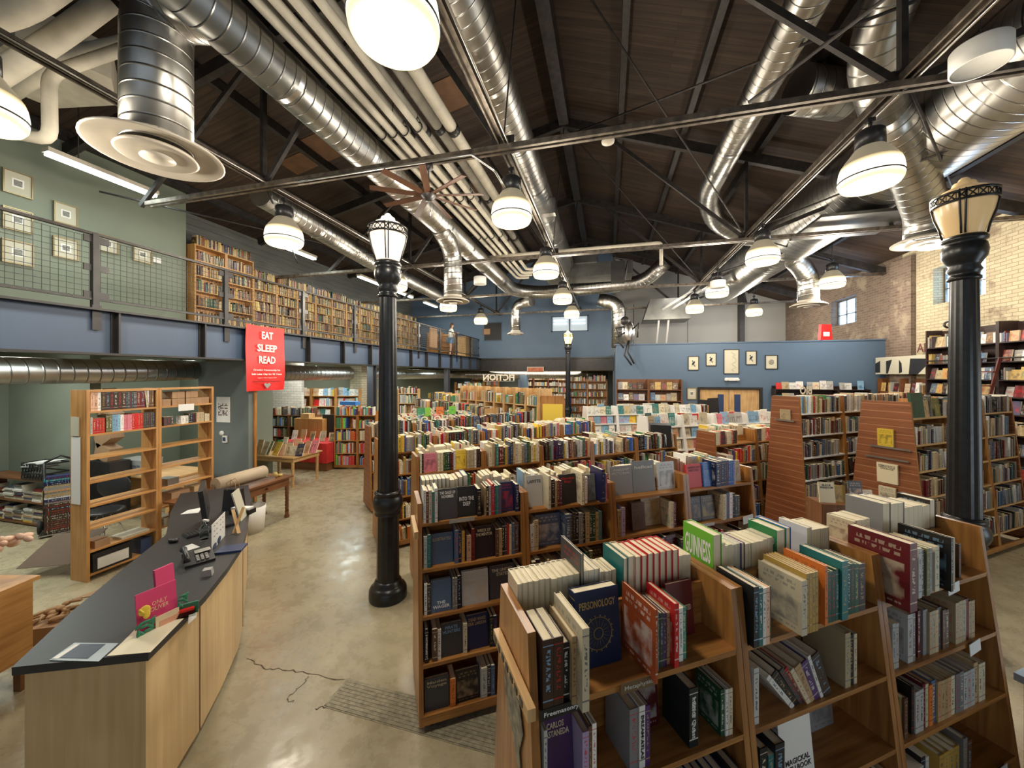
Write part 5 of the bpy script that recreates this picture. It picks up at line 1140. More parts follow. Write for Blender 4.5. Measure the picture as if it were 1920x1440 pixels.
for i in (3, 6, 8):
    p = bp[i]; b = MB(); b.box((-.003, -.003, .06), (.003, .003, CT-.045), 0, Matrix.Translation((p[0]+.002, p[1]-.002, 0))); b.build('panel_seam', [OAKD], ct)
# flyer, curled sheet, pink pop-up display
def sheet(name, label, cat, pts, z, mat, dz=.002, tk=.0015):
    P = [W(x, y, z) for x, y in pts]; o0 = P[0]; b = MB(); b.prism([(p.x-o0.x, p.y-o0.y) for p in P], 0, tk); o = b.build(name, [mat], label=label, cat=cat); o.location = (o0.x, o0.y, z+dz); return o
f = sheet('flyer', 'pale blue flyer with dark picture lying on the near end of the counter', 'flyer', [(92, 1239), (185, 1241), (222, 1207), (140, 1206)], CT, plain('pale_blue_print', (.42, .50, .55), .35))
g = sheet('x', None, None, [(112, 1235), (165, 1236), (198, 1209), (151, 1209)], CT, plain('dark_print', (.06, .08, .12), .4), .0045); g.name = 'printed_picture'; g.parent = f; g.location = g.location-f.location
g = sheet('x', None, None, [(97, 1237), (108, 1237), (149, 1210), (142, 1210)], CT, PAPER, .0045); g.name = 'printed_margin'; g.parent = f; g.location = g.location-f.location
# curled cream sheet as a grid
P00, P10, P11, P01 = W(200, 1231, CT), W(282, 1224, CT), W(345, 1160, CT), W(262, 1180, CT)
b = MB(); n = 8
for i in range(n+1):
    for j in range(n+1):
        u_, v_ = i/n, j/n; p = P00.lerp(P10, u_).lerp(P01.lerp(P11, u_), v_); p.z += .003+.05*v_*v_*(1-u_)*.6
        b.v.append(tuple(p-P00))
for i in range(n):
    for j in range(n): q = i*(n+1)+j; b.face([q, q+n+1, q+n+2, q+1], 0, None, None, None, True)
o = b.build('paper_sheet', [plain('cream_paper', (.72, .66, .50), .6)], label='large curled cream sheet at the counter corner under the pink display', cat='paper sheet'); o.location = P00
def standing(name, label, cat, A, B, h, mat, t=.004, lean=.0, z=CT):
    """upright board from A to B (places), h high"""
    A, B = Vector(A), Vector(B); d = B-A; o = thing(name, label, cat, A, math.atan2(d.y, d.x)); b = MB(); M = Matrix.Rotation(lean, 4, 'X'); b.box((0, 0, 0), (d.length, t, h), 0, M, 'unit'); b.build('board', [mat], o); return o, d.length, M
A_, B_ = W(258, 1197, CT), W(334, 1160, CT)
o, L_, M_ = standing('display_board', 'pink pop-up book display with bird and flowers, standing on the counter corner', 'display board', A_, B_, .25, PINK, .006, -.12)
b = MB(); b.ell((.03, -.004, .15), (.03, .004, .03), 0); b.ell((.04, -.005, .125), (.018, .004, .03), 0); b.tube([(.03, -.006, .13), (.005, -.006, .17)], .006, 0, 6); b.build('bird_cutout', [YEL], o)
b = MB(); [b.ell((.035+.035*math.sin(k*2.4), -.008, .05+.03*math.cos(k*1.9)), (.026, .004, .010), 0, 8, 5, M=Matrix.Rotation(k*.8, 3, 'Y')) for k in range(9)]; b.build('leaf_cutout', [TEAL], o); b = MB(); [b.ell((.22+.02*math.sin(k*2.4), -.008, .11+.03*math.cos(k*1.9)), (.022, .004, .008), 0, 8, 5, M=Matrix.Rotation(k*.8, 3, 'Y')) for k in range(7)]; b.build('leaf_cutout', [TEAL], o)
b = MB(); b.box((.08, -.012, .0), (L_, -.008, .08), 0); b.build('cream_band', [plain('cream_print', (.8, .66, .45), .5)], o)
b = MB(); b.box((.10, -.014, 0), (.24, -.012, .045), 0); b.build('peach_panel', [plain('peach_print', (.75, .38, .26), .5)], o)
text('ONLY\nOLIVER', plain('pale_gold_ink', (.85, .6, .4), .5), o, frame_M((L_*.52, -.001, .15), (1, 0, 0), (0, 0, 1)), .09, .06)
o, L2, _ = standing('display_board', 'smaller pink book standing behind the pop-up display on the counter', 'display board', W(296, 1140, CT), W(331, 1122, CT), .25, PINK, .02, -.12)
o = thing('card_holder', 'small clear holder with green and red cards at the counter edge', 'card holder', W(345, 1160, CT), .9)
b = MB(); b.box((-.05, 0, 0), (.06, .05, .035), 0, taper=(.9, .6)); b.build('holder', [GLASS], o)
b = MB(); b.box((-.04, .01, .01), (.05, .035, .05)); b.build('card', [RED], o); b = MB(); b.box((-.05, .036, .0), (.07, .046, .075)); b.build('card', [TEAL], o)
o = thing('price_tag', 'white printed tag hanging over the counter edge', 'tag', W(366, 1137, CT), math.atan2(.5, -.3)+PI)
b = MB(); b.box((-.05, -.012, -.065), (.05, -.009, .012), 0, Matrix.Rotation(.15, 4, 'Y')); b.build('tag_card', [PAPER], o)
o.location = Vector((-2.725, 1.90, CT-.01)); o.rotation_euler = (0, 0, math.radians(119.4)); 
# telephone
o = thing('desk_telephone', 'black desk telephone with handset tilted on the counter', 'telephone', W(372, 1052, CT), 1.1)
b = MB(); b.prism([(-.1, -.09), (.1, -.09), (.1, .09), (-.1, .09)], 0, .02); b.box((-.1, -.085, .02), (.1, .09, .045), 0, Matrix.Rotation(.28, 4, 'X')); b.build('base', [BLACKP], o)
b = MB(); b.tube([(-.085, -.09, .05), (-.085, -.07, .085), (-.085, .05, .12), (-.085, .09, .10)], [.025, .017, .017, .026], 0, 10); b.build('handset', [BLACKP], o)
b = MB(); b.box((-.02, .03, .055), (.085, .075, .06), 0, Matrix.Rotation(.28, 4, 'X')); b.build('display', [SHEET], o)
b = MB()
for i in range(3):
    for j in range(4): b.box((-.02+i*.03, -.06+j*.02, .048), (-.0+i*.03, -.048+j*.02, .056), 0, Matrix.Rotation(.28, 4, 'X'))
b.build('keypad', [PANELG], o)
b = MB(); b.box((-.03, -.18, .0), (.04, -.12, .05), 0, taper=(.8, .9)); o = simple('card_reader', 'grey card reader beside the telephone on the counter', 'card reader', b, [PANELG], W(398, 1062, CT), .7)
o = thing('keyboard', 'black computer keyboard on the counter before the monitor', 'keyboard', W(345, 1008, CT), math.radians(72))
b = MB(); b.box((0, -.07, 0), (.43, .07, .018)); b.build('case', [BLACKP], o); b = MB()
for i in range(15):
    for j in range(5): b.box((.01+i*.0275, -.06+j*.025, .018), (.033+i*.0275, -.04+j*.025, .024))
b.build('keycaps', [plain('keycap', (.035, .035, .035), .5)], o)
o = thing('computer_monitor', 'black flat monitor seen edge on at the bend of the counter', 'monitor', W(390, 985, CT), math.radians(141))
b = MB(); b.box((-.22, -.02, .1), (.28, .02, .42), 0, Matrix.Rotation(-.12, 4, 'X')); b.build('screen', [BLACKP], o); b = MB(); b.box((-.02, -.0, 0), (.06, .04, .2)); b.box((-.1, -.08, 0), (.14, .1, .012)); b.build('stand', [BLACKP], o)
b = MB(); b.ell((0, 0, .018), (.055, .035, .02)); b.build('computer_mouse', [BLACKP], label='black computer mouse beside the keyboard', cat='computer mouse').location = W(325, 1016, CT)
sheet('paper_sheet', 'white paper sheet beside the monitor on the counter', 'paper sheet', [(338, 965), (372, 962), (378, 952), (352, 957)], CT, PAPER)
sheet('paper_sheet', 'crumpled white note between the mouse and the telephone', 'paper sheet', [(340, 1027), (352, 1033), (375, 1026), (360, 1020)], CT, PAPER)
o, L3, _ = standing('notice_stand', 'upright white notice with black print in a clear stand on the counter', 'notice', W(397, 1034, CT), W(422, 1004, CT), .235, PAPER, .003)
text('- -  - -\n- -  - -\n- -  - -', INK, o, frame_M((L3/2, -.001, .16), (1, 0, 0), (0, 0, 1)), L3*.7, .1, 'print'); b = MB(); b.ell((.19, -.002, .03), (.05, .002, .03)); b.ell((.07, -.002, .02), (.05, .002, .025)); b.build('printed_leaves', [NAVY], o)
M0 = frame_M(W(402, 1040, CT)+Vector((0, 0, .003)), (math.cos(.7), math.sin(.7), 0), (-math.sin(.7), math.cos(.7), 0))
b = MB(); b.box((0, 0, 0), (.20, .15, .018)); o = simple('booklet', 'dark blue booklet lying flat at the counter edge', 'booklet', b, [NAVY], W(402, 1041, CT), .55)
b = MB(); b.lathe([(.001, 0), (.035, 0), (.038, .1), (.03, .13), (.015, .14), (.012, .17), (.001, .17)], (0, 0, 0), 0, 20); o = simple('sanitizer_bottle', 'clear pump bottle behind the white notice on the counter', 'bottle', b, [GLASS], W(383, 1010, CT)); b = MB(); b.box((-.01, -.01, .17), (.05, .01, .185)); b.build('pump', [WHITE], o)
o = thing('book_easel', 'wooden book easel with leaning booklets on the far counter end', 'easel', W(448, 1000, CT), .4)
b = MB(); b.bar((0, 0, 0), (-.12, .12, .2), .03, .008); b.bar((-.05, 0, 0), (-.02, .12, .22), .008, .03); b.build('easel_leg', [OAKP], o)
o = thing('paper_bag', 'black paper carrier bag with looped handles on the far counter', 'bag', W(438, 955, CT), .3)
b = MB(); b.box((-.10, -.05, 0), (.1, .06, .24), 0, taper=(.95, .5)); b.build('bag_body', [BLACKP], o)
for y in (-.03, .03): b = MB(); b.tube([(-.05, y, .23), (-.06, y, .32), (0, y, .36), (.04, y, .31), (.04, y, .23)], .005, 0, 6); b.build('handle', [OAKP], o)
o, _, _ = standing('display_board', 'tall narrow printed board leaning on the carrier bag', 'display board', W(452, 978, CT), W(464, 965, CT), .32, MATB, .012, -.25)
b = MB(); b.box((-.1, -.05, 0), (.14, .05, .05)); simple('card_box', 'open black box with cream cards at the counter tip', 'box', b, [BLACKP], W(452, 962, CT), .2)
b = MB(); b.box((-.09, -.04, .0), (.12, .04, .07)); simple('card_stack', 'cream cards standing in the black box at the counter tip', 'cards', b, [PAPER], W(452, 962, CT), .2)

# ---- glass topped case at the left edge
o = thing('display_case', 'orange oak display case with a glass top at the left edge', 'display case', (-4.55, 1.35, 0), math.radians(115))
b = MB(); b.box((-.2, -.3, .25), (1.5, .3, .86)); b.build('case_body', [OAKO], o); b = MB(); b.box((-.2, -.3, .86), (1.55, .32, .89)); b.build('case_top', [OAKO], o)
for x in (-.15, 1.45):
    for y in (-.27, .27): b = MB(); b.box((x-.03, y-.03, 0), (x+.03, y+.03, .25)); b.build('leg', [OAKD], o)
b = MB(); b.box((.25, -.2, .895), (1.15, .25, 1.13)); b.build('glass_hood', [GLASS], o)
c0 = W(75, 1072, .89); o.location = (0, 0, 0); o.rotation_euler = (0, 0, 0)
# position: the case's right end top corner is seen at the left of the photograph
ang = math.radians(104); E0 = W(76, 1078, .89); o.location = Vector((E0.x, E0.y, 0))-Matrix.Rotation(ang, 3, 'Z') @ Vector((1.55, -.3, 0)); o.rotation_euler = (0, 0, ang)
b = MB()
rng = random.Random(4)
for k in range(16):
    b.ell((rng.uniform(-.15, .15), rng.uniform(-.1, .1), .03+rng.uniform(0, .08)), (rng.uniform(.02, .05), rng.uniform(.02, .05), .025), 0, 8, 5)
oo = b.build('seashell_pile', [plain('peach_shell', (.65, .42, .3), .4)], label='peach and white shells heaped on the glass case', cat='shells', kind='stuff'); oo.location = W(12, 1035, 1.14)
b = MB(); b.box((-.17, -.17, 0), (.17, .17, .34)); o = simple('cardboard_box', 'brown cardboard box full of crumpled packing paper behind the counter', 'cardboard box', b, [CARD], W(103, 1200, .08)*1.0, .5); o.location = (*W(104, 1205, .1)[:2], 0); bx = o.location
b = MB(); rng = random.Random(9)
for k in range(30):
    a = rng.uniform(0, 6.3); r = rng.uniform(0, .13); b.ell((r*math.cos(a), r*math.sin(a), .34+rng.uniform(0, .1)), (rng.uniform(.03, .07), rng.uniform(.015, .03), rng.uniform(.015, .03)), 0, 7, 5, M=Matrix.Rotation(rng.uniform(0, 3), 3, 'Z') @ Matrix.Rotation(rng.uniform(-.6, .6), 3, 'X'))
o = b.build('packing_paper', [plain('kraft_paper', (.42, .27, .15), .8)], label='crumpled brown packing paper spilling from the box', cat='packing paper', kind='stuff'); o.location = bx
b = MB(); b.prism([(0, 0), (.62, -.12), (.75, .42), (.1, .5)], 0, .006); o = simple('cardboard_sheet', 'large dark brown folded cardboard leaning left of the empty bookcase', 'cardboard', b, [plain('dark_cardboard', (.13, .085, .055), .8)], W(30, 1085, 0.0), .3); o.rotation_euler = (.5, -.15, .5); o.location.z = .12
b = MB(); b.prism([(0, 0), (.4, .1), (.2, .3)], 0, .006); simple('cardboard_sheet', 'flat triangular cardboard flap on the floor behind the box', 'cardboard', b, [CARD], W(135, 1125, 0.0)+Vector((0, 0, .004)), .4)

# ---- the nearly empty staff bookcase
fc = {'style': 'dark'}
for bi in (0, 1):
    for k in range(9): fc[(bi, k)] = 'empty'
fc[(0, 0)] = 'empty'
fc[(0, 1)] = [('n', 2, 'peach', .03, .24, .17), ('s', 'white', .03, .24, .17), ('n', 6, 'dark brown', .034, .25, .17), ('n', 6, 'charcoal', .016, .245, .16), ('n', 2, 'maroon', .038, .255, .17), ('s', 'cream', .02, .24, .16, -.12), ('s', 'white', .02, .24, .16, -.12), ('n', 2, 'brown', .025, .25, .17)]
fc[(0, 2)] = [('s', 'pale grey', .02, .21, .16), ('n', 4, 'red', .026, .195, .13), ('g', .01), ('n', 2, 'olive', .028, .23, .16), ('n', 3, 'light blue', .025, .225, .16), ('n', 1, 'white', .03, .22, .15), ('n', 4, 'pink', .02, .21, .15), ('n', 4, 'red', .026, .22, .16), ('n', 6, 'charcoal', .02, .215, .15)]
fc[(1, 2)] = [('g', .02), ('n', 3, 'charcoal', .035, .13, .1), ('g', .08), ('n', 2, 'white', .04, .12, .1), ('n', 4, 'black', .022, .15, .1), ('n', 3, 'sand', .03, .15, .1), ('g', .01), ('n', 2, 'cream', .03, .12, .1)]
bookcase('tall, nearly empty, orange plywood bookcase standing behind the counter', (-6.61, 3.21, 0), 90, [.76, .76], 2.41, [2.405, 2.14, 1.85, 1.55, 1.25, .95, .67, .38, .09], .30, .30, mat=OAKO, single=True, th_is_world=True, front=fc, back='open', cname='staff bookcase', baynames=['left bay', 'right bay'], casters=False, kick=.0, hpanel=2.4)
def in_case(bay, ki, x, y): # place on a shelf of that bookcase
    zz = [2.405, 2.14, 1.85, 1.55, 1.25, .95, .67, .38, .09][ki]; return Vector((-6.61+y, 3.21+bay*.76+x, zz))
for i, (x, z_) in enumerate(((.08, 0), (.27, 0), (.27, .105), (.46, 0), (.46, .105), (.63, 0))):
    b = MB(); b.box((-.11, -.085, 0), (.11, .085, .10)); b.box((-.112, -.02, .0), (.112, .02, .101)); simple('carton', 'small brown taped carton on the staff case, %s from left%s' % (['first', 'second', 'second', 'third', 'third', 'fourth'][i], ', upper' if z_ else ', lower' if i in (1, 3) else ''), 'carton', b, [CARD], in_case(1, 1, x, .17)+Vector((0, 0, z_)), 0, 'small taped cartons')
def tagcard(label, loc, rz, w_=.12, h_=.07, mat=PAPER, tilt=0):
    o = thing('shelf_tag', label, 'shelf tag', loc, rz, 'shelf tags'); b = MB(); b.box((-w_/2, -.002, -h_), (w_/2, .001, 0), 0, Matrix.Rotation(tilt, 4, 'Y')); b.build('tag_card', [mat], o); return o
o = tagcard('white paper sign taped below the cartons on the staff bookcase', (-6.305, 4.33, 2.15), PI/2, .22, .1)
o = thing('wall_notice', 'narrow white price list taped to the side of the staff bookcase', 'notice', (-6.5, 3.19, 1.72)); b = MB(); b.box((-.08, -.004, -.75), (.09, -.001, .1)); b.build('paper', [PAPER], o)
o = thing('wall_notice', 'small cream typed card on the side of the staff bookcase', 'notice', (-6.5, 3.19, 2.05)); b = MB(); b.box((-.07, -.012, -.22), (.07, -.001, .02)); b.build('paper', [MATB], o)
b = MB(); b.box((-.12, -.2, 0), (.12, .2, .22)); b.box((-.13, -.21, .17), (.13, .21, .235)); simple('archive_box', 'black archive box with white label on the lowest staff shelf', 'archive box', b, [BLACKP], in_case(0, 8, .25, .17))
b = MB(); b.box((0, -.16, .03), (.003, .16, .17)); simple('label_sheet', 'white label on the black archive box', 'label', b, [PAPER], in_case(0, 8, .25, .295))
for (bay, ki, x, w2, h2, m, lab) in ((0, 7, .15, .12, .09, CARD, 'small brown parcel on the second lowest shelf, left bay'), (0, 7, .5, .25, .03, MATB, 'loose stack of papers on the second lowest shelf'), (1, 6, .3, .2, .16, CARD, 'dark cardboard tray on the staff bookcase right bay'), (1, 6, .58, .14, .17, MAPLE, 'tan file box with white label on the staff bookcase'), (1, 7, .2, .2, .1, MATB, 'stack of white papers low on the staff bookcase'), (0, 8, .62, .1, .2, NAVY, 'blue folder pile on the lowest staff shelf'), (1, 5, .2, .12, .1, SHEET, 'steel pen cup on the staff bookcase')):
    b = MB(); b.box((-.11, -w2/1.6, 0), (.11, w2/1.6, h2)); simple('office_item', lab, 'office supplies', b, [m], in_case(bay, ki, x, .17)).name = 'storage_box' if 'box' in lab or 'tray' in lab else 'parcel' if 'parcel' in lab else 'pen_cup' if 'cup' in lab else 'paper_stack'
# desk and chair seen through it
o = thing('office_desk', 'pale desk standing behind the empty bookcase', 'desk', (-8.4, 5.3, 0)); b = MB(); b.box((-.8, -.4, .72), (.8, .4, .75)); b.build('desk_top', [OAKP], o)
for x in (-.75, .75): b = MB(); b.box((x-.02, -.38, 0), (x+.02, .38, .72)); b.build('side_panel', [OAKP], o)
o = thing('mail_tub', 'white corrugated mail tub with blue lettering on the desk', 'mail tub', (-8.6, 5.1, .75), .1); b = MB(); b.box((-.28, -.16, 0), (.28, .16, .27), 0, taper=(1.08, 1.1)); b.build('tub', [PANELG], o)
text('UNITED STATES\nPOSTAL SERVICE', NAVY, o, frame_M((.05, -.18, .13), (1, 0, 0), (0, 0, 1)), .4, .1, 'lettering')
o = thing('office_chair', 'folded black office chair behind the empty bookcase', 'chair', (-7.7, 4.1, 0), .6); b = MB(); b.ell((0, 0, .46), (.25, .25, .04), 0, 20); b.build('seat', [BLACKP], o)
b = MB(); b.ell((0, .25, .78), (.22, .03, .2), 0, 16); b.build('backrest', [BLACKP], o)
for k in range(4): a = k*PI/2+.5; b = MB(); b.rod((.05*math.cos(a), .05*math.sin(a), .44), (.28*math.cos(a), .28*math.sin(a), 0), .012); b.build('leg', [CHROME], o)
# low shelf of stacked books far left, crate, hand truck
o = thing('low_bookshelf', 'dark low bookshelf crammed with stacked books at the far left', 'bookshelf', (-9.4, 4.3, 0)); 
for z in (.05, .42, .8): b = MB(); b.box((-1.6, -.15, z-.03), (.33, .15, z)); b.build('shelf', [OAKD], o)
for x in (-1.6, .30): b = MB(); b.box((x, -.15, 0), (x+.03, .15, .8)); b.build('side_panel', [OAKD], o)
rng = random.Random(77)
Fq = Matrix.Translation((-9.4, 4.3, 0))
for li, z in enumerate((.05, .42)):
    x = -1.5; k = 0
    while x < .1:
        n = rng.randint(6, 10); zz = z
        for _ in range(n):
            t_ = rng.uniform(.018, .035); 
            if zz+t_ > z+.34: break
            M = Fq @ Matrix.Translation((x+.23+rng.uniform(-.01, .01), -.12+rng.uniform(-.02, .02), zz+t_/2)) @ Matrix.Rotation(PI/2, 4, 'Y')
            # spine towards the viewer, lying flat
            M = Fq @ Matrix.Translation((x, -.13+rng.uniform(-.01, .02), zz+t_/2)) @ Matrix.Rotation(PI/2, 4, 'Y')
            add_book(M, t_, .17, .235, rng.choice(['white', 'cream', 'pale grey', 'grey', 'maroon', 'navy', 'yellow', 'tan', 'charcoal']), rng, kind='flat', loc='%s stacks, left low shelf' % ['lower', 'upper'][li]); zz += t_
        x += .26
o = thing('milk_crate', 'black lattice milk crate holding papers on the low shelf', 'crate', (-9.55, 4.3, .8)); b = MB()
for z in (0, .1, .26):
    for s_ in (-1, 1): b.box((-.3, s_*.15-.008, z), (.3, s_*.15+.008, z+.02)); b.box((s_*.3-.008, -.15, z), (s_*.3+.008, .15, z+.02))
for k in range(9):
    x = -.3+k*.075
    if k < 8: b.bar((x, -.15, .02), (x+.075, -.15, .26), .012, .012); b.bar((x+.075, -.15, .02), (x, -.15, .26), .012, .012)
b.build('lattice', [BLACKP], o)
b = MB()
for k in range(7): b.box((-.3+.02*k, -.13, .2+.014*k), (.12+.02*k, .13, .205+.014*k), 0, Matrix.Rotation(.25*math.sin(k*2.3), 4, 'Z') @ Matrix.Rotation(.08*math.cos(k*1.7), 4, 'Y'))
o = simple('paper_stack', 'messy white papers heaped in the black crate', 'papers', b, [PAPER], (-9.55, 4.3, .8), .0)
o = thing('hand_truck', 'upright hand truck loaded with a tall stack of books', 'hand truck', (-8.72, 4.08, 0), 1.05)
for x in (-.17, .17): b = MB(); b.tube([(x, .16, .05), (x, .2, 1.15)], .016); b.build('rail', [STEEL], o)
b = MB(); b.box((-.2, -.14, .03), (.2, .15, .045)); b.build('toe_plate', [SHEET], o); b = MB(); b.tube([(-.17, .2, 1.15), (0, .22, 1.25), (.17, .2, 1.15)], .016); b.build('handle', [STEEL], o)
for x in (-.22, .22): b = MB(); b.lathe([(.001, -.02), (.1, -.02), (.1, .02), (.001, .02)], (0, 0, 0), 0, 20, M=Matrix.Translation((x, .22, .1)) @ Matrix.Rotation(PI/2, 4, 'Y')); b.build('wheel', [RUBBER], o)
Ft = Matrix.Translation((-8.72, 4.08, .045)) @ Matrix.Rotation(1.05, 4, 'Z'); zz = 0
for k in range(26):
    t_ = rng.uniform(.03, .042); c_ = 'dark brown' if k < 14 else rng.choice(['white', 'cream', 'teal', 'red', 'navy', 'grey', 'tan'])
    add_book(Ft @ Matrix.Translation((-.14+rng.uniform(-.01, .01), -.12+rng.uniform(-.01, .01), zz+t_/2)) @ Matrix.Rotation(PI/2, 4, 'Y'), t_, .2, .28, c_, rng, kind='flat', loc='stack on the hand truck')
    zz += t_
for i, (x, y, z, w_, h_, a_) in enumerate(((-8.7, 4.45, 1.5, .4, .28, -.5), (-8.75, 4.5, 1.85, .35, .25, .4), (-8.72, 4.42, 2.15, .4, .24, -.6), (-8.7, 4.45, 1.2, .36, .26, .3))):
    b = MB(); b.box((-w_/2, -.1, -h_/2), (w_/2, .1, h_/2), 0, Matrix.Rotation(a_, 4, 'Y')); simple('cardboard_box', 'tumbled cardboard box left of the empty bookcase, %s from the bottom' % ORD[[1, 2, 3, 0][i]], 'cardboard box', b, [CARD], (x-.1, y+.3, z), 0, 'tumbled boxes')
b = MB(); b.box((-.3, -.15, 0), (.3, .15, 1.05)); simple('filing_cabinet', 'dark cabinet under the tumbled cardboard boxes', 'cabinet', b, [STEEL], (-8.8, 4.75, 0))
# on the grey staff wall
o = thing('poster', 'white poster with a square of red and black figures on the grey wall', 'poster', WY(419, 768, 5.94)); 
w_ = .36; h_ = .52; b = MB(); b.box((-w_/2, -.006, -h_/2), (w_/2, 0, h_/2)); b.build('paper', [PAPER], o)
b = MB(); rng = random.Random(3)
for i in range(9):
    for j in range(9):
        if rng.random() < .6: b.box((-.13+i*.028, -.009, -.12+j*.028), (-.108+i*.028, -.006, -.10+j*.028))
b.build('printed_figures', [MAROON], o)
b = MB(); b.lathe([(.001, 0), (.05, 0), (.045, .03), (.001, .03)], (0, 0, 0), 0, 20, M=Matrix.Rotation(PI/2, 4, 'X')); simple('thermostat_dial', 'small round white dial on the grey wall below the poster', 'thermostat', b, [WHITE], WY(417, 812, 5.94))
o = thing('thermostat', 'small white thermostat with a blue screen on the grey wall', 'thermostat', WY(423, 823, 5.94)); b = MB(); b.box((-.05, -.03, -.07), (.05, 0, .07)); b.build('case', [WHITE], o); b = MB(); b.box((-.035, -.034, -.04), (.035, -.03, .04)); b.build('screen', [NAVY], o)

# ---- banner
bn = thing('banner', 'red vinyl banner reading EAT SLEEP READ hanging from the mezzanine beam', 'banner', (XM+.16, 6.3, 3.55), PI/2)
Yb0 = WX(461, 640, XM+.16).y; Yb1 = WX(532, 640, XM+.16).y; Wb = Yb1-Yb0; bn.location = (XM+.17, Yb0, 3.60); Hb = 1.32
b = MB(); n = 16
for i in range(n+1):
    for j in range(n+1):
        u_, v_ = i/n, j/n; b.v.append((u_*Wb+.02*math.sin(v_*3)*(u_-.5), .012*math.sin(u_*9+v_*4)*v_+.01*math.sin(v_*7), -v_*Hb+.05*u_*(1-u_)*(-1 if v_ < .1 else 0)))
for i in range(n):
    for j in range(n): q = i*(n+1)+j; b.face([q, q+1, q+n+2, q+n+1][::-1], 0, None, None, None, True)
b.build('vinyl_sheet', [RED], bn)
def btxt(s_, z, w__, h__, mat=WHITE, nm='lettering', bold=.03): text(s_, mat, bn, frame_M((Wb*.5, -.03, z), (1, 0, 0), (0, 0, 1)), w__*Wb, h__, nm, bold)
btxt('EAT', -.20, .30, .15); btxt('SLEEP', -.46, .52, .15); btxt('READ', -.70, .44, .15)
btxt('Creating Community for', -.90, .72, .045); btxt('Salt Lake City for 96 Years', -.985, .80, .045); btxt('August 6, 1929 to August 6, 2025', -1.06, .5, .022, WHITE, 'lettering', .005); btxt('Happy Anniversary and Congratulations', -1.13, .75, .028, INK, 'lettering', .01)
b = MB(); b.prism([(0, -.06), (.08, .02), (.05, .06), (0, .03), (-.05, .06), (-.08, .02)], 0, .002, 0, frame_M((Wb*.5, -.03, -1.22), (1, 0, 0), (0, 0, 1))); b.build('heart_emblem', [plain('grey_print', (.3, .3, .3), .5)], bn)

# ---- table with twisted legs, paper roll, bin
tb = thing('long_table', 'dark antique table with twisted legs behind the counter', 'table', (-5.95, 4.85, 0))
b = MB(); b.box((-.33, -.85, .72), (.33, .82, .75)); b.build('table_top', [OAKD], tb); b = MB(); b.box((-.28, -.8, .58), (.28, .77, .72)); b.build('apron', [OAKD], tb)
for x in (-.26, .26):
    for y in (-.78, .74):
        b = MB(); b.lathe([(.035, .5), (.035, .6)], (x, y, 0), 0, 12)
        for ph in (0, 2*PI/3, 4*PI/3):
            b.tube([(x+.016*math.cos(ph+k*.7), y+.016*math.sin(ph+k*.7), .12+k*.019) for k in range(21)], .018, 0, 7)
        b.lathe([(.04, 0), (.045, .03), (.03, .06), (.035, .12)], (x, y, 0), 0, 12); b.build('twisted_leg', [OAKD], tb)
for y in (-.3, .3): b = MB(); b.ell((.30, y, .65), (.02, .018, .018), 0); b.build('drawer_knob', [MAROON], tb)
o = thing('paper_roll_dispenser', 'brown kraft paper roll on a steel cutter on the antique table', 'paper roll', (-5.95, 4.9, .75), PI/2)
b = MB(); b.tube([(-.4, 0, .13), (.45, 0, .13)], .105, 0, 28); b.build('paper_roll', [plain('kraft_roll', (.50, .40, .28), .6)], o)
b = MB(); b.box((-.45, -.2, 0), (.5, -.16, .05)); b.box((-.45, -.18, 0), (-.42, .12, .03)); b.box((.47, -.18, 0), (.5, .12, .03)); b.box((-.45, -.02, 0), (-.43, .02, .15)); b.box((.48, -.02, 0), (.5, .02, .15)); b.build('cutter_frame', [SHEET], o)
b = MB(); b.ell((0, 0, .05), (.05, .03, .05)); b.lathe([(.001, 0), (.04, 0), (.04, .04), (.001, .04)], (0, .1, 0), 0, 12); simple('tape_dispenser', 'tape dispenser and small tools beside the paper roll', 'tape dispenser', b, [plain('yellow_tape', (.55, .4, .12), .4)], (-5.8, 5.45, .75))
b = MB(); b.lathe([(.001, 0), (.17, 0), (.20, .42), (.19, .42), (.165, .02), (.001, .02)], (0, 0, 0), 0, 28); simple('waste_bin', 'white plastic bin with a clear liner under the antique table', 'bin', b, [WHITE], (-5.75, 4.95, 0))
# ---- pine display table
tb = thing('display_table', 'pale pine table covered with propped up books', 'table', (-7.45, 7.45, 0))
b = MB(); b.box((-.85, -.45, .68), (.5, .45, .71)); b.build('table_top', [OAKP], tb); b = MB(); b.box((-.8, -.4, .58), (.45, .4, .68)); b.build('apron', [OAKP], tb)
for x in (-.76, .41):
    for y in (-.37, .37): b = MB(); b.lathe([(.03, 0), (.035, .5), (.035, .6)], (x, y, 0), 0, 12); b.build('leg', [OAKP], tb)
rng = random.Random(21)
for i in range(16):
    x = -.75+(i % 8)*.165; y = -.3+(i//8)*.4; c_ = rng.choice(['white', 'cream', 'tan', 'yellow', 'red', 'green', 'navy', 'pink', 'peach', 'sand'])
    add_book(Matrix.Translation((-7.45+x, 7.45+y, .712)) @ Matrix.Rotation(-PI/2+rng.uniform(-.5, .5), 4, 'Z') @ Matrix.Rotation(-rng.uniform(.15, .45), 4, 'Y'), .015, rng.uniform(.15, .24), rng.uniform(.2, .36), c_, rng, kind='face', loc='propped on the pine table')
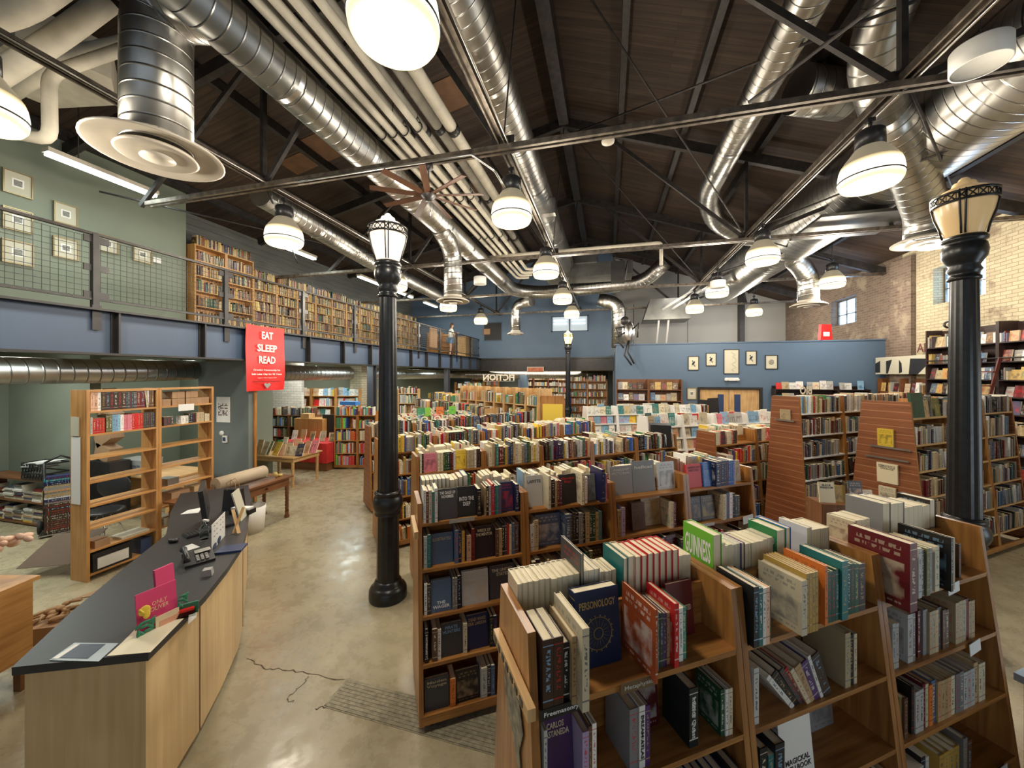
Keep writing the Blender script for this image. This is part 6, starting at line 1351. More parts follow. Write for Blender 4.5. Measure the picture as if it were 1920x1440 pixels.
# ---- red cloth table
o = thing('cloth_table', 'table under a red cloth beyond the pine table', 'table', (-8.1, 8.9, 0)); b = MB(); b.box((-.75, -.4, .0), (.75, .4, .74)); b.build('table_body', [OAKD], o)
b = MB(); P = []; n = 60
for k in range(n):
    t_ = k/n*4; side = int(t_); f_ = t_-side; cr = [(-.78, -.43), (.78, -.43), (.78, .43), (-.78, .43)]; a_, c_ = cr[side], cr[(side+1) % 4]; P.append((a_[0]+(c_[0]-a_[0])*f_+.015*math.sin(k*2.1), a_[1]+(c_[1]-a_[1])*f_+.02*math.sin(k*1.7)))
b.prism(P, .22, .75); b.build('red_cloth', [REDC], o)
for i in range(9):
    add_book(Matrix.Translation((-8.75+i*.16, 8.75+(i % 2)*.15, .755)) @ Matrix.Rotation(-PI/2+rng.uniform(-.3, .3), 4, 'Z') @ Matrix.Rotation(-.3, 4, 'Y'), .015, .15, rng.uniform(.2, .3), rng.choice(['light blue', 'rust', 'cream', 'white', 'olive', 'tan']), rng, kind='face', loc='propped on the red cloth table')
b = MB(); b.box((-.02, -.3, 0), (.02, .3, 1.3)); 
b = MB(); b.box((-.35, -.02, .6), (.35, .02, 1.42)); simple('blackboard_panel', 'dark board standing behind the red cloth table', 'board', b, [BLACKP], (-7.9, 9.4, 0))
b = MB(); b.box((-.5, -.25, 0), (.5, .25, 1.3)); simple('wooden_chest', 'pale wooden cabinet left of the dark board', 'cabinet', b, [OAKO], (-8.6, 9.45, 0))
b = MB(); b.box((-.15, -.12, 0), (.15, .12, .14)); simple('wooden_tray', 'pale wooden tray with cards on the wooden cabinet', 'tray', b, [OAKP], (-8.75, 9.35, 1.3))
kw = dict(single=True, casters=False, hb=.28, ht=.28)
bookcase('low oak bookcase with shelf tags, beside the red cloth table', (-7.35, 9.0, 0), math.degrees(YAW)-YAW*0, [.62, .5], 1.50, [1.49, 1.13, .8, .45, .1], th_is_world=True, mat=OAK, front={'style': 'bright'}, cname='low oak case by the red cloth', seed=91, dens=.97, **kw)
bookcase('oak wall bookcase full of face-out gift books under the mezzanine', (-10.6, 10.6, 0), 12, [.85, .85, .8], 2.15, [1.9, 1.55, 1.2, .85, .5, .15], th_is_world=True, mat=OAKO, front={'style': 'faces'}, fo=3, cname='gift book case', seed=92, dens=.97, hpanel=2.14, **kw)
bookcase('dark low bookcase before the whitewashed brick', (-10.3, 9.75, 0), 8, [.6, .9], 1.35, [1.34, 1.0, .68, .36, .08], th_is_world=True, mat=OAKD, front={'style': 'dark'}, cname='dark low case', seed=93, dens=.95, hpanel=1.33, **kw)
bookcase('light oak bookcase by the brick pier under the mezzanine', (-7.95, 11.9, 0), 14, [.7, .7], 2.1, [1.95, 1.6, 1.25, .9, .55, .15], th_is_world=True, mat=OAKP, front={'style': 'light'}, cname='pier case', seed=94, dens=.97, **kw)
bookcase('oak bookcase far under the mezzanine beside the plum door', (-8.0, 19.0, 0), 0, [.8, .8], 2.2, [1.9, 1.5, 1.1, .7, .3], th_is_world=True, mat=OAK, front={'style': 'light'}, cname='far mezzanine case', seed=95, dens=.97, **kw)
b = MB(); b.box((-.25, -.1, 0), (.25, .1, .1)); simple('gift_box', 'bright blue box lying on the low oak bookcase', 'box', b, [plain('bright_blue', (.04, .2, .6), .5)], (-7.0, 9.0, 1.76))
# ================================================================ MEZZANINE: bookcases, prints, person
ys = 7.2; k = 0; CASEF = []
while ys < 18.0:
    H_ = 2.45 if k == 0 else 2.0
    n_ = 2; sh = [H_-.005]+[H_-.005-(H_-.1)/6*j for j in range(1, 6)]+[.08]
    nm = 'mezzanine case %s' % ORD[k]
    _o, _F, _x, _h = bookcase('oak bookcase of old leather sets on the mezzanine, %s from the left end' % ORD[k], (-10.48, ys, 3.5), 90, [.8]*n_, H_, sh, .30, .30, th_is_world=True, single=True, casters=False, mat=OAKO, front={'style': 'leather'}, cname=nm, seed=200+k, dens=.99, group='mezzanine bookcases', baynames=['left bay', 'right bay'], hpanel=H_, tr=(.02, .045), hr=(.2, .26), fo=.0)
    rg = random.Random(600+k); xx = rg.uniform(0, .2)
    while xx < 1.3:   # sets of tall books standing on the case tops
        n__ = rg.randint(5, 9); t_ = rg.uniform(.03, .045); hh_ = rg.uniform(.2, .28); cc = rg.choice(['navy', 'leather brown', 'tan', 'maroon', 'grey', 'black', 'green', 'gold'])
        if xx+n__*t_ > 1.55: break
        for q in range(n__): add_book(_F @ Matrix.Translation((xx+q*t_, -.27, H_)), t_*.97, .2, hh_, cc, rg, loc='on top of the %s mezzanine case' % ORD[k])
        xx += n__*t_+rg.uniform(.05, .3)
    ys += n_*.8+.03; k += 1
seg_case('short oak bookcase standing crosswise at the far end of the mezzanine', (-9.9, 19.5), (-8.3, 19.5), 1.5, [1.3, 1.0, .7, .4], 2, mat=OAKO, front={'style': 'leather'}, back=None, cname='cross case', seed=260, casters=False)
bpy.context.view_layer.update()
for o_ in list(COL.objects):
    if o_.get('label', '').startswith('short oak bookcase standing crosswise'): o_.location.z = 3.5
b = MB(); b.box((-.02, -.35, .3), (.02, .35, 1.15)); simple('notice_board', 'brown cork board propped against the railing on the mezzanine', 'cork board', b, [CARD], (-7.42, 15.0, 3.5))
b = MB(); b.box((-.3, -.5, 0), (.3, .5, 1.1)); b.box((-.33, -.53, 1.1), (.33, .53, 1.13)); simple('map_cabinet', 'pale flat-file cabinet near the far end of the mezzanine', 'cabinet', b, [OAKP], (-7.55, 18.9, 3.5))
# prints on the sage wall
def print_frame(P, w_, h_, axis, label, group='framed prints', art='bird', fm=GOLDF, name='framed_print', mt=MATB):
    """axis 'x': hangs on a wall facing +x; 'y': on a wall facing -y"""
    o = thing(name, label, 'framed picture', P, PI/2 if axis == 'x' else 0, group); t = .02
    b = MB()
    b.box((-w_/2, -.03, -h_/2), (w_/2, 0, -h_/2+t)); b.box((-w_/2, -.03, h_/2-t), (w_/2, 0, h_/2)); b.box((-w_/2, -.03, -h_/2+t), (-w_/2+t, 0, h_/2-t)); b.box((w_/2-t, -.03, -h_/2+t), (w_/2, 0, h_/2-t)); b.build('frame', [fm], o)
    b = MB(); b.box((-w_/2+t, -.012, -h_/2+t), (w_/2-t, -.002, h_/2-t)); b.build('mat_board', [mt], o)
    if art == 'print':
        b = MB(); b.box((-w_*.2, -.015, -h_*.16), (w_*.2, -.012, h_*.2)); b.build('white_margin', [PAPER], o)
        b = MB(); b.box((-w_*.14, -.018, -h_*.11), (w_*.14, -.015, h_*.14)); b.build('engraving', [plain('engraving_grey', (.22, .22, .2), .7, 0, .7, 60)], o)
    elif art == 'bird':
        b = MB(); b.ell((0, -.014, 0), (w_*.10, .003, h_*.16), 0, 12, 8, M=Matrix.Rotation(.6, 3, 'Y')); b.ell((-w_*.08, -.014, h_*.15), (w_*.06, .003, h_*.05)); b.bar((0, -.014, -.05*h_), (w_*.16, -.014, -h_*.26), .003, w_*.06); b.bar((-w_*.2, -.014, -h_*.2), (w_*.25, -.014, -h_*.14), .003, .006); b.build('drawn_bird', [INK], o)
    elif art == 'map':
        b = MB(); rng = random.Random(5); y = h_*.4; x = 0
        for _ in range(16):
            nx, ny = max(-w_*.3, min(w_*.3, x+rng.uniform(-.5, .5)*w_*.35)), y-h_*.05
            b.bar((x, -.014, y), (nx, -.014, ny), .003, .008); b.bar((x, -.014, y), (x+rng.uniform(-.4, .4)*w_*.5, -.014, y-.02), .002, .004); x, y = nx, ny
        b.build('drawn_map', [plain('map_ink', (.3, .28, .22), .7)], o)
    elif art == 'ball':
        b = MB(); b.ell((0, -.014, 0), (w_*.22, .003, h_*.2), 0, 16, 8); b.build('drawn_ball', [plain('map_ink2', (.3, .28, .22), .7, 0, .7, 40)], o)
    return o
XG = -10.33
for px, py, w_, h_, lab in ((33, 345, .36, .42, 'framed engraving highest on the sage wall, far left'), (123, 402, .34, .40, 'framed engraving high on the sage wall, right of the highest one'),
      (33, 413, .36, .40, 'framed engraving behind the mesh railing, below the highest one'), (33, 474, .38, .42, 'framed engraving lowest in the leftmost column behind the mesh'), (123, 466, .36, .40, 'framed engraving behind the mesh with a yellow light reflected in its glass'), (202, 458, .34, .36, 'framed engraving behind the mesh just right of the rail post'), (267, 478, .36, .36, 'rightmost framed engraving on the sage wall')):
    print_frame(WX(px, py, XG), w_, h_, 'x', lab, art='print')
b = MB(); b.box((0, -.08, -.06), (.015, .08, .06)); simple('light_switch', 'white double light switch at the end of the sage wall', 'light switch', b, [WHITE], WX(294, 488, XG))
# pictures on the blue partition
YP_ = YP-.005
for px, py, w_, h_, art, lab in ((1300, 681, .34, .48, 'bird', 'black framed bird drawing, leftmost of the row on the blue partition'), (1333, 674, .32, .44, 'bird', 'black framed small bird print, left of the tall map'), (1371, 678, .46, .82, 'map', 'tall framed map in the middle of the pictures on the blue partition'), (1408, 671, .32, .46, 'bird', 'black framed bird print just right of the tall map'), (1446, 679, .36, .46, 'ball', 'rightmost framed drawing of a round shape on the blue partition'),
      (1297, 738, .3, .4, 'print', 'upper of two small prints left of the double doors'), (1297, 765, .26, .34, 'print', 'lower of two small prints left of the double doors')):
    print_frame(WY(px, py, YP_), w_, h_, 'y', lab, art=art, fm=STEEL if art != 'print' else GOLDF, mt=plain('cream_mat', (.62, .58, .45), .8), group='pictures on the blue partition')
o = thing('emergency_light', 'white twin-head emergency light above the double doors', 'emergency light', WY(1371, 711, YP_)); b = MB(); b.box((-.2, -.08, -.05), (.2, 0, .05)); b.build('case', [WHITE], o)
for x in (-.17, .17): b = MB(); b.ell((x, -.1, -.02), (.06, .05, .045)); b.build('lamp_head', [WHITE], o)
PS = WY(1331, 760, 12.3); b = MB(); b.prism([(-.33, -.9), (.33, -.9), (.22, .62), (-.05, .60), (-.08, .55), (-.28, .56)], -.02, .02, 0, Matrix.Rotation(PI/2, 4, 'X')); simple('black_screen', 'black folding screen standing before the double doors', 'screen', b, [BLACKP], (PS.x, 12.3, 1.3))
b = MB(); b.box((-.25, -.2, 0), (.25, .2, .4)); simple('black_pedestal', 'black pedestal carrying the folding screen', 'pedestal', b, [BLACKP], (PS.x, 12.3, 0))
# framed brown picture on blue back wall, sign on the dark beam
print_frame(WY(913, 622, YB-.02), .42, .34, 'y', 'small brown framed picture on the blue back wall, far left', art='x', mt=CARD, fm=OAKD, group='pictures on the back wall')
o = thing('sign', 'small orange-red sign with a pale border on the dark beam', 'sign', WY(1004, 693, YB-.25)); b = MB(); b.box((-.46, -.03, -.15), (.46, 0, .15)); b.build('border', [MATB], o); b = MB(); b.box((-.42, -.04, -.11), (.42, -.03, .11)); b.build('sign_panel', [plain('sign_orange', (.5, .13, .06), .5, 0, .4, 9)], o)
# beetle sculpture on the partition corner
sp_ = thing('insect_sculpture', 'dark metal insect sculpture clinging to the partition top corner', 'sculpture', WY(1177, 640, YP-.1))
b = MB(); b.ell((.02, 0, .3), (.22, .2, .42), 0, 18, 12); b.build('abdomen', [SHEET], sp_); b = MB(); b.ell((-.1, -.05, .72), (.16, .14, .16), 0, 14, 9); b.build('head', [STEEL], sp_)
for i, (p, q, r_) in enumerate((((-.1, -.1, .5), (-.42, -.2, .45), (-.3, -.3, .15)), ((-.1, -.15, .3), (-.4, -.25, .1), (-.15, -.3, -.25)), ((.15, -.15, .4), (.35, -.25, .6), (.3, -.3, .1)), ((0, -.15, .0), (-.12, -.2, -.5), (.12, -.22, -.85)), ((.05, -.15, .0), (.0, -.2, -.4), (.2, -.2, -.8)))):
    b = MB(); b.tube([p, q, r_], .03, 0, 8); b.build('leg', [STEEL], sp_)
# things on partition top right
o = thing('gas_pump_ornament', 'red toy-like pump standing on the blue partition by the brick wall', 'ornament', WY(1547, 637, YP+.07)+Vector((0, 0, 0)), .4); o.location.z = 3.70; b = MB(); b.box((-.22, -.05, 0), (.22, .05, .5), 0, taper=(.8, 1)); b.build('body', [RED], o); b = MB(); b.box((-.12, -.06, .12), (.1, -.05, .26)); b.build('label_plate', [WHITE], o)
# dark case left on the partition, and others
kw = dict(single=True, casters=False)
bookcase('dark wood bookcase of face-out books at the left of the blue partition', (.30, YP-.02, 0), 0, [1.05, 1.05], 2.45, [2.1, 1.72, 1.34, .96, .58, .2], .28, .28, th_is_world=True, mat=OAKD, front={'style': 'artdark'}, fo=4, cname='dark partition case', seed=301, dens=.99, hpanel=2.45, **kw)
bookcase('black low bookcase on the partition with face-out books on top', (5.15, YP-.02, 0), 0, [.85, .85, .8], 2.16, [2.15, 1.75, 1.35], .28, .28, th_is_world=True, mat=BLACKWOOD, front={'style': 'faces'}, fo=4, cname='black partition case', seed=302, dens=.99, **kw)
bookcase('tall black bookcase of art books with a ladder on the brick wall', (XR-.02, 11.86, 0), -90, [.85, .95, .95, .95, .95], 3.72, [3.28, 2.88, 2.5, 2.15, 1.8, 1.4, 1.0, .5], .32, .32, th_is_world=True, mat=BLACKWOOD, front={'style': 'artdark'}, fo=2.5, cname='black art case', seed=303, dens=.9, hpanel=3.7, shelfnames=['top shelf', 'second shelf', 'third shelf', 'fourth shelf', 'fifth shelf', 'sixth shelf', 'seventh shelf', 'eighth shelf'], **kw)
bookcase('dark ledge bookcase below the mural panel on the brick wall', (XR-.02, 13.7, 0), -90, [.9, .9], 2.5, [2.12, 1.7, 1.3], .28, .28, th_is_world=True, mat=OAKD, front={'style': 'artdark'}, fo=3, cname='ledge case', seed=304, dens=.9, hpanel=2.5, **kw)
o = thing('mural_panel', 'cream panel with dark angular shapes above the ledge bookcase', 'mural', (XR-.3, 13.75, 2.62), -PI/2); b = MB(); b.box((0, -.02, 0), (1.85, .02, .5)); b.build('panel', [MATB], o)
for i, P in enumerate(([(0, .05), (.2, .05), (.2, .4), (.0, .32)], [(.45, .02), (.52, .02), (.68, .42), (.45, .38)], [(.95, .02), (1.06, .06), (1.04, .3), (.95, .4)], [(1.3, 0), (1.6, 0), (1.85, .2), (1.85, .4), (1.35, .42)])):
    b = MB(); b.prism(P, 0, .004, 0, frame_M((0, -.021, 0), (1, 0, 0), (0, 0, 1))); b.build('dark_shape', [BLACKP], o)
o = thing('wall_letters', 'red letters AR standing above the mural panel on the brick wall', 'letters', (XR-.12, 12.5, 3.18), -PI/2); text('ART', MAROON, o, frame_M((.32, 0, .13), (1, 0, 0), (0, 0, 1)), .62, .24, 'letters', .02)
o = thing('library_ladder', 'dark wooden ladder leaning on the tall black bookcase', 'ladder', (7.2, 10.15, 0))
for y in (-.2, .2): b = MB(); b.bar((0, y, 0), (.62, y, 2.95), .05, .025, 0, (0, 1, 0)); b.build('rail', [MAROON], o)
for k in range(9): f_ = (k+1)/10; b = MB(); b.box((.62*f_-.05, -.2, 2.95*f_), (.62*f_+.05, .2, 2.95*f_+.025)); b.build('rung', [MAROON], o)
b = MB(); b.tube([(XR-.36, 11.8, 2.95), (XR-.36, 7.3, 2.95)], .015, 0, 8); o = b.build('ladder_rail', [STEEL], label='thin steel ladder rail along the tall black bookcase', cat='rail')
o = thing('metal_cannon_model', 'small dark metal wheeled model on top of the black art bookcase', 'model', (XR-.2, 11.3, 3.73))
for y in (-.15, .12): b = MB(); b.lathe([(.05, -.015), (.09, -.015), (.09, .015), (.05, .015)], (0, 0, 0), 0, 16, M=Matrix.Translation((0, y, .09)) @ Matrix.Rotation(PI/2, 4, 'X')); b.build('wheel', [STEEL], o)
b = MB(); b.tube([(0, .1, .09), (0, -.2, .12), (0, -.55, .42)], .025, 0, 8); b.build('shaft', [SHEET], o)
# back room cases
for i, (x, y, n_, mt, st, lab) in enumerate(((-1.95, 19.4, 2, OAK, 'mixed', 'oak bookcase under the dark beam right of the far lamp post'), (-5.6, 24.0, 3, OAKD, 'light', 'dark bookcase deep in the back room, middle'), (-9.0, 24.2, 2, OAK, 'light', 'oak bookcase deep in the back room, left'), (-3.0, 23.6, 2, OAKP, 'faces', 'pale bookcase deep in the back room, right'))):
    bookcase(lab, (x, y, 0), 0, [.95]*n_, 2.3, [2.29, 1.9, 1.52, 1.14, .76, .38, .05], .28, .28, th_is_world=True, mat=mt, front={'style': st}, cname='back case %s' % ORD[i], seed=400+i, dens=.98, fo=.6, **kw)
b = MB(); b.lathe([(.001, 0), (.3, 0), (.3, 2.6), (.001, 2.6)], (0, 0, 0), 0, 24); simple('round_column', 'round blue column in the back room', 'column', b, [BLUE], (-4.9, 21.8, 0))
# face-out racks in the middle
rack = dict(front={'style': 'faces'}, back={'style': 'faces'}, fo=4, dens=1.0, casters=False, hr=(.2, .24), crest=.05, kick=.08)
bookcase('white-edged rack of face-out cookbooks behind the third row', C(2.75, 7.85, 0), 15, [.85]*4, 1.74, [1.52, 1.28, 1.04, .80, .56, .3], .50, .14, mat=WHITE, cname='cookbook rack', seed=501, hpanel=1.6, **rack)
bookcase('rack of pale blue face-out magazines further back', C(2.0, 10.2, 0), 10, [.85]*4, 1.74, [1.52, 1.28, 1.04, .80], .45, .14, mat=WHITE, cname='magazine rack', seed=502, hpanel=1.6, **rack)
b = MB(); b.box((-.16, -.14, 0), (.16, .14, .36)); o = simple('book_bin', 'black upright display bin at the right end of the third row', 'display bin', b, [BLACKP], F3 @ Vector((4.0, -.02, 1.42)), 0)
kw2 = dict(casters=False)
bookcase('small pale bookcase beyond the cookbook rack', C(4.4, 10.9, 0), 8, [.7, .6], 1.72, [1.45, 1.1, .7], .25, .2, mat=OAKP, front={'style': 'dark'}, back=None, cname='small pale case', seed=503, hpanel=1.72, dens=.9, **kw2)
# poster easel end of the tall pale case
o = thing('poster_easel', 'easel sign with a yellow poster at the end of the tall pale bookcase', 'easel sign', C(.98, 9.0, 0), YAW-.15); b = MB(); b.box((-.33, -.03, .3), (.33, .03, 2.1), 0, taper=(.85, 1)); b.build('easel_board', [OAK], o)
b = MB(); b.box((-.24, -.04, 1.35), (.24, -.03, 1.9)); b.build('yellow_poster', [YEL], o)
for x in (-.2, .08): b = MB(); b.box((x, -.05, .95), (x+.15, -.03, 1.2)); b.build('booklet', [NAVY if x < 0 else PAPER], o)
# category letters standing on the cases, seen from behind
def letters(s_, F, x0, L, z, h, mat, label, mirror=True):
    o = thing('category_sign', label, 'sign', F @ Vector((x0, 0, z)), 0, 'category signs'); R_ = F.to_3x3(); 
    xd = (R_ @ Vector((-1, 0, 0))) if mirror else (R_ @ Vector((1, 0, 0)))
    ctr = R_ @ Vector((L/2, 0, h/2)); text(s_, mat, o, frame_M(ctr, xd, (0, 0, 1)), L, h, 'letters', .03)
    b = MB(); e = R_ @ Vector((L, 0, 0)); b.bar((0, 0, -.005), (e.x, e.y, -.005), .02, .012); b.build('base_strip', [mat], o); return o
IV = plain('ivory_letters', (.72, .66, .55), .5)
letters('PSYCHOLOGY', F5, .75, 1.45, 1.56, .16, IV, 'ivory mirrored letters PSYCHOLOGY standing on the fifth row')
letters('KIDS', F6, .5, .6, 1.56, .2, IV, 'ivory mirrored letters KIDS on the sixth row')
letters('BIO', FB, .35, .3, 2.27, .14, IV, 'ivory mirrored letters BIO on the tall right bookcase')
Ff = Matrix.Rotation(YAW, 4, 'Z'); Ff.translation = C(-1.2, 15.5, 0)
letters('FICTION', Ff, 0, 1.3, 2.35, .26, IV, 'ivory mirrored letters FICTION hanging far under the beam')
for x in (.3, .6): 
    b = MB(); b.rod((0, 0, 0), (0, 0, .3), .005); o = b.build('sign_wire', [STEEL], label='thin wire carrying the FICTION letters, %s one' % ('left' if x < .4 else 'right'), cat='wire'); o.location = Ff @ Vector((x*1.4, 0, 2.6))
# display books with covers on the sixth row
for i, (c_, x) in enumerate((('green', .6), ('lime green', .75), ('orange', 1.1), ('lime green', 1.45))):
    add_book(F6 @ Matrix.Translation((x, -.1, 1.56)) @ Matrix.Rotation(-PI/2, 4, 'Z') @ Matrix.Rotation(-.1, 4, 'Y'), .01, .2, .22, c_, random.Random(i), kind='face', loc='on top of the sixth bookcase')
# slatwall books on the end panel of the rightmost case: BLACK FREEDOM and others
Re = FC.to_3x3()
def on_end(F, yy, z, w_, h_, c_, title, acc, loc, seed=1, hwf=None):
    # an upright book hung on the end panel that faces left; local x of the book points out of the panel
    M = F @ Matrix.Translation((-.03, yy+w_/2, z)) @ Matrix.Rotation(PI, 4, 'Z') @ Matrix.Rotation(.06, 4, 'Y')
    return add_book(M, .025, w_, h_, c_, random.Random(seed), acc=acc, kind='face', loc=loc, title=title, force=True, art=not (title and title.startswith('=')))
on_end(FC, -.02, 1.62, .17, .24, 'yellow', None, 'black', 'slatted end of the rightmost bookcase, upper', 1)
on_end(FC, -.04, 1.12, .22, .27, 'cream', '=DEMOCRACY\nNEEDS YOUR\nCOURAGE', 'black', 'slatted end of the rightmost bookcase, middle', 2)
on_end(FC, -.04, .82, .18, .25, 'cream', None, 'dark brown', 'slatted end of the rightmost bookcase, lower', 3)
on_end(FB, -.02, 1.88, .15, .17, 'sand', None, 'brown', 'slatted end of the tall right bookcase', 4)
for (F_, z, y0, y1, nm) in ((FC, 1.60, -.28, .15, 'rightmost bookcase, upper'), (FC, 1.45, -.26, .2, 'rightmost bookcase, second'), (FB, 1.87, -.16, .14, 'tall right bookcase')):
    b = MB(); b.box((-.035, y0, -.006), (-.0, y1, .0)); b.box((-.038, y0, -.006), (-.034, y1, .02)); o = b.build('clear_shelf_strip', [SHEET], label='thin clear ledge on the slatted end of the %s' % nm, cat='ledge'); o.matrix_world = F_ @ Matrix.Translation((-.016, 0, z))
# low stand in front with BLACK FREEDOM books
st_ = C(4.05, 4.55, 0)
o = thing('book_stand', 'small stand holding face-out history books before the slatted end panel', 'book stand', st_, YAW-.15); b = MB(); b.box((-.32, -.12, 0), (.32, .16, 1.05)); b.build('stand_body', [OAKD], o)
Fs = Matrix.Translation(st_+Vector((0, 0, 1.05))) @ Matrix.Rotation(YAW-.15, 4, 'Z')
for i, (x, w_, h_, c_, ti, acc) in enumerate(((-.3, .17, .24, 'cream', '=BLACK\nFREEDOM', 'black'), (-.12, .13, .2, 'mustard', None, 'dark brown'), (.02, .15, .27, 'charcoal', None, 'peach'), (.17, .13, .16, 'cream', None, 'red'))):
    add_book(Fs @ Matrix.Translation((x, -.05+.04*(i % 2), 0)) @ Matrix.Rotation(-PI/2, 4, 'Z') @ Matrix.Rotation(-.15, 4, 'Y'), .02, w_, h_, c_, random.Random(i+50), acc=acc, kind='face', loc='small stand before the slatted end panel', title=ti, force=True, art=not ti)

# ---- shelf signs and white tags on the near cases
def lip_tag(F, hwf, x, z, w_, h_, mat, label, txt=None, tm=None, tilt=0, out=.012):
    M = F @ Matrix.Translation((x, -hwf(z)-out, z-.002)); o = thing('shelf_label', label, 'shelf label', M.translation, M.to_euler().z, 'shelf labels'); b = MB(); b.box((-w_/2, -.002, -h_), (w_/2, .001, .0), 0, Matrix.Rotation(tilt, 4, 'Y')); b.build('label_card', [mat], o)
    if txt: text(txt, tm, o, frame_M((0, -.003, -h_/2), (1, 0, 0), (0, 0, 1)), w_*.82, h_*.5, 'lettering', .01)
    return o
lip_tag(F1, hw1, .44, 1.405, .17, .042, plain('gold_brown_plate', (.16, .10, .05), .4), 'dark label plate reading Metaphysics on the nearest bookcase', 'Metaphysics', MATB)
lip_tag(F1, hw1, .10, 1.40, .17, .042, BLACKP, 'black label plate reading Freemasonry on the nearest bookcase', 'Freemasonry', PAPER)
lip_tag(F1, hw1, 2.60, 1.40, .11, .06, PAPER, 'white tag on the top shelf of the nearest bookcase, right bay', tilt=-.1)
lip_tag(F1, hw1, 2.72, 1.06, .11, .07, PAPER, 'white tag on the second shelf of the nearest bookcase, right bay', tilt=-.15)
lip_tag(F1, hw1, 2.80, .38, .11, .07, PAPER, 'white tag on the fourth shelf of the nearest bookcase, right bay', tilt=-.1)
lip_tag(F2, hw2, .32, 1.482, .20, .03, plain('clear_strip', (.4, .38, .33), .2), 'clear label strip on the second bookcase, leftmost bay')
lip_tag(F2, hw2, 3.3, 1.15, .14, .08, PAPER, 'white tag on the second bookcase, rightmost bay', tilt=-.1)
lip_tag(F2, hw2, 2.72, 1.14, .26, .03, plain('clear_strip2', (.5, .5, .5), .2), 'long clear label strip on the second bookcase, rightmost bay')
for i, (x, z) in enumerate(((1.45, 1.43), (1.3, 1.1), (1.75, 1.1), (1.3, .77), (1.9, 1.43))): lip_tag(FA, hwA, x, z, .1, .055, PAPER, 'white tag on the low right bookcase, %s of five' % ORD[i])
# picture hung on the end panel of the nearest case, and its rail
o = thing('end_rail', 'short slotted wooden rail on the end panel of the nearest bookcase', 'rail', F1 @ Vector((-.02, 0, 1.46)), F1.to_euler().z-PI/2)
b = MB(); b.box((-.17, -.03, -.045), (.26, -.0, 0)); b.build('rail', [OAKP], o)
for k in range(7): b = MB(); b.box((-.15+k*.055, -.033, -.035), (-.12+k*.055, -.03, -.012)); b.build('slot', [BLACKP], o)
o = thing('end_photo', 'irregular cut-out black and white photo on the end panel of the nearest bookcase', 'photo', F1 @ Vector((-.018, .0, 1.36)), F1.to_euler().z-PI/2)
b = MB(); b.prism([(-.08, 0), (.10, -.02), (.14, -.1), (.10, -.2), (.13, -.33), (.02, -.2), (-.04, -.17), (-.09, -.07)], 0, .003, 0, frame_M((0, -.003, 0), (1, 0, 0), (0, 0, 1))); b.build('photo_print', [plain('photo_grey', (.2, .18, .13), .35, 0, .9, 22)], o)
o = thing('end_rail', 'short wooden rail on the end panel of the second bookcase', 'rail', F2 @ Vector((-.02, 0, 1.46)), F2.to_euler().z-PI/2)
b = MB(); b.box((-.05, -.03, -.05), (.3, -.0, 0)); b.build('rail', [OAKP], o)

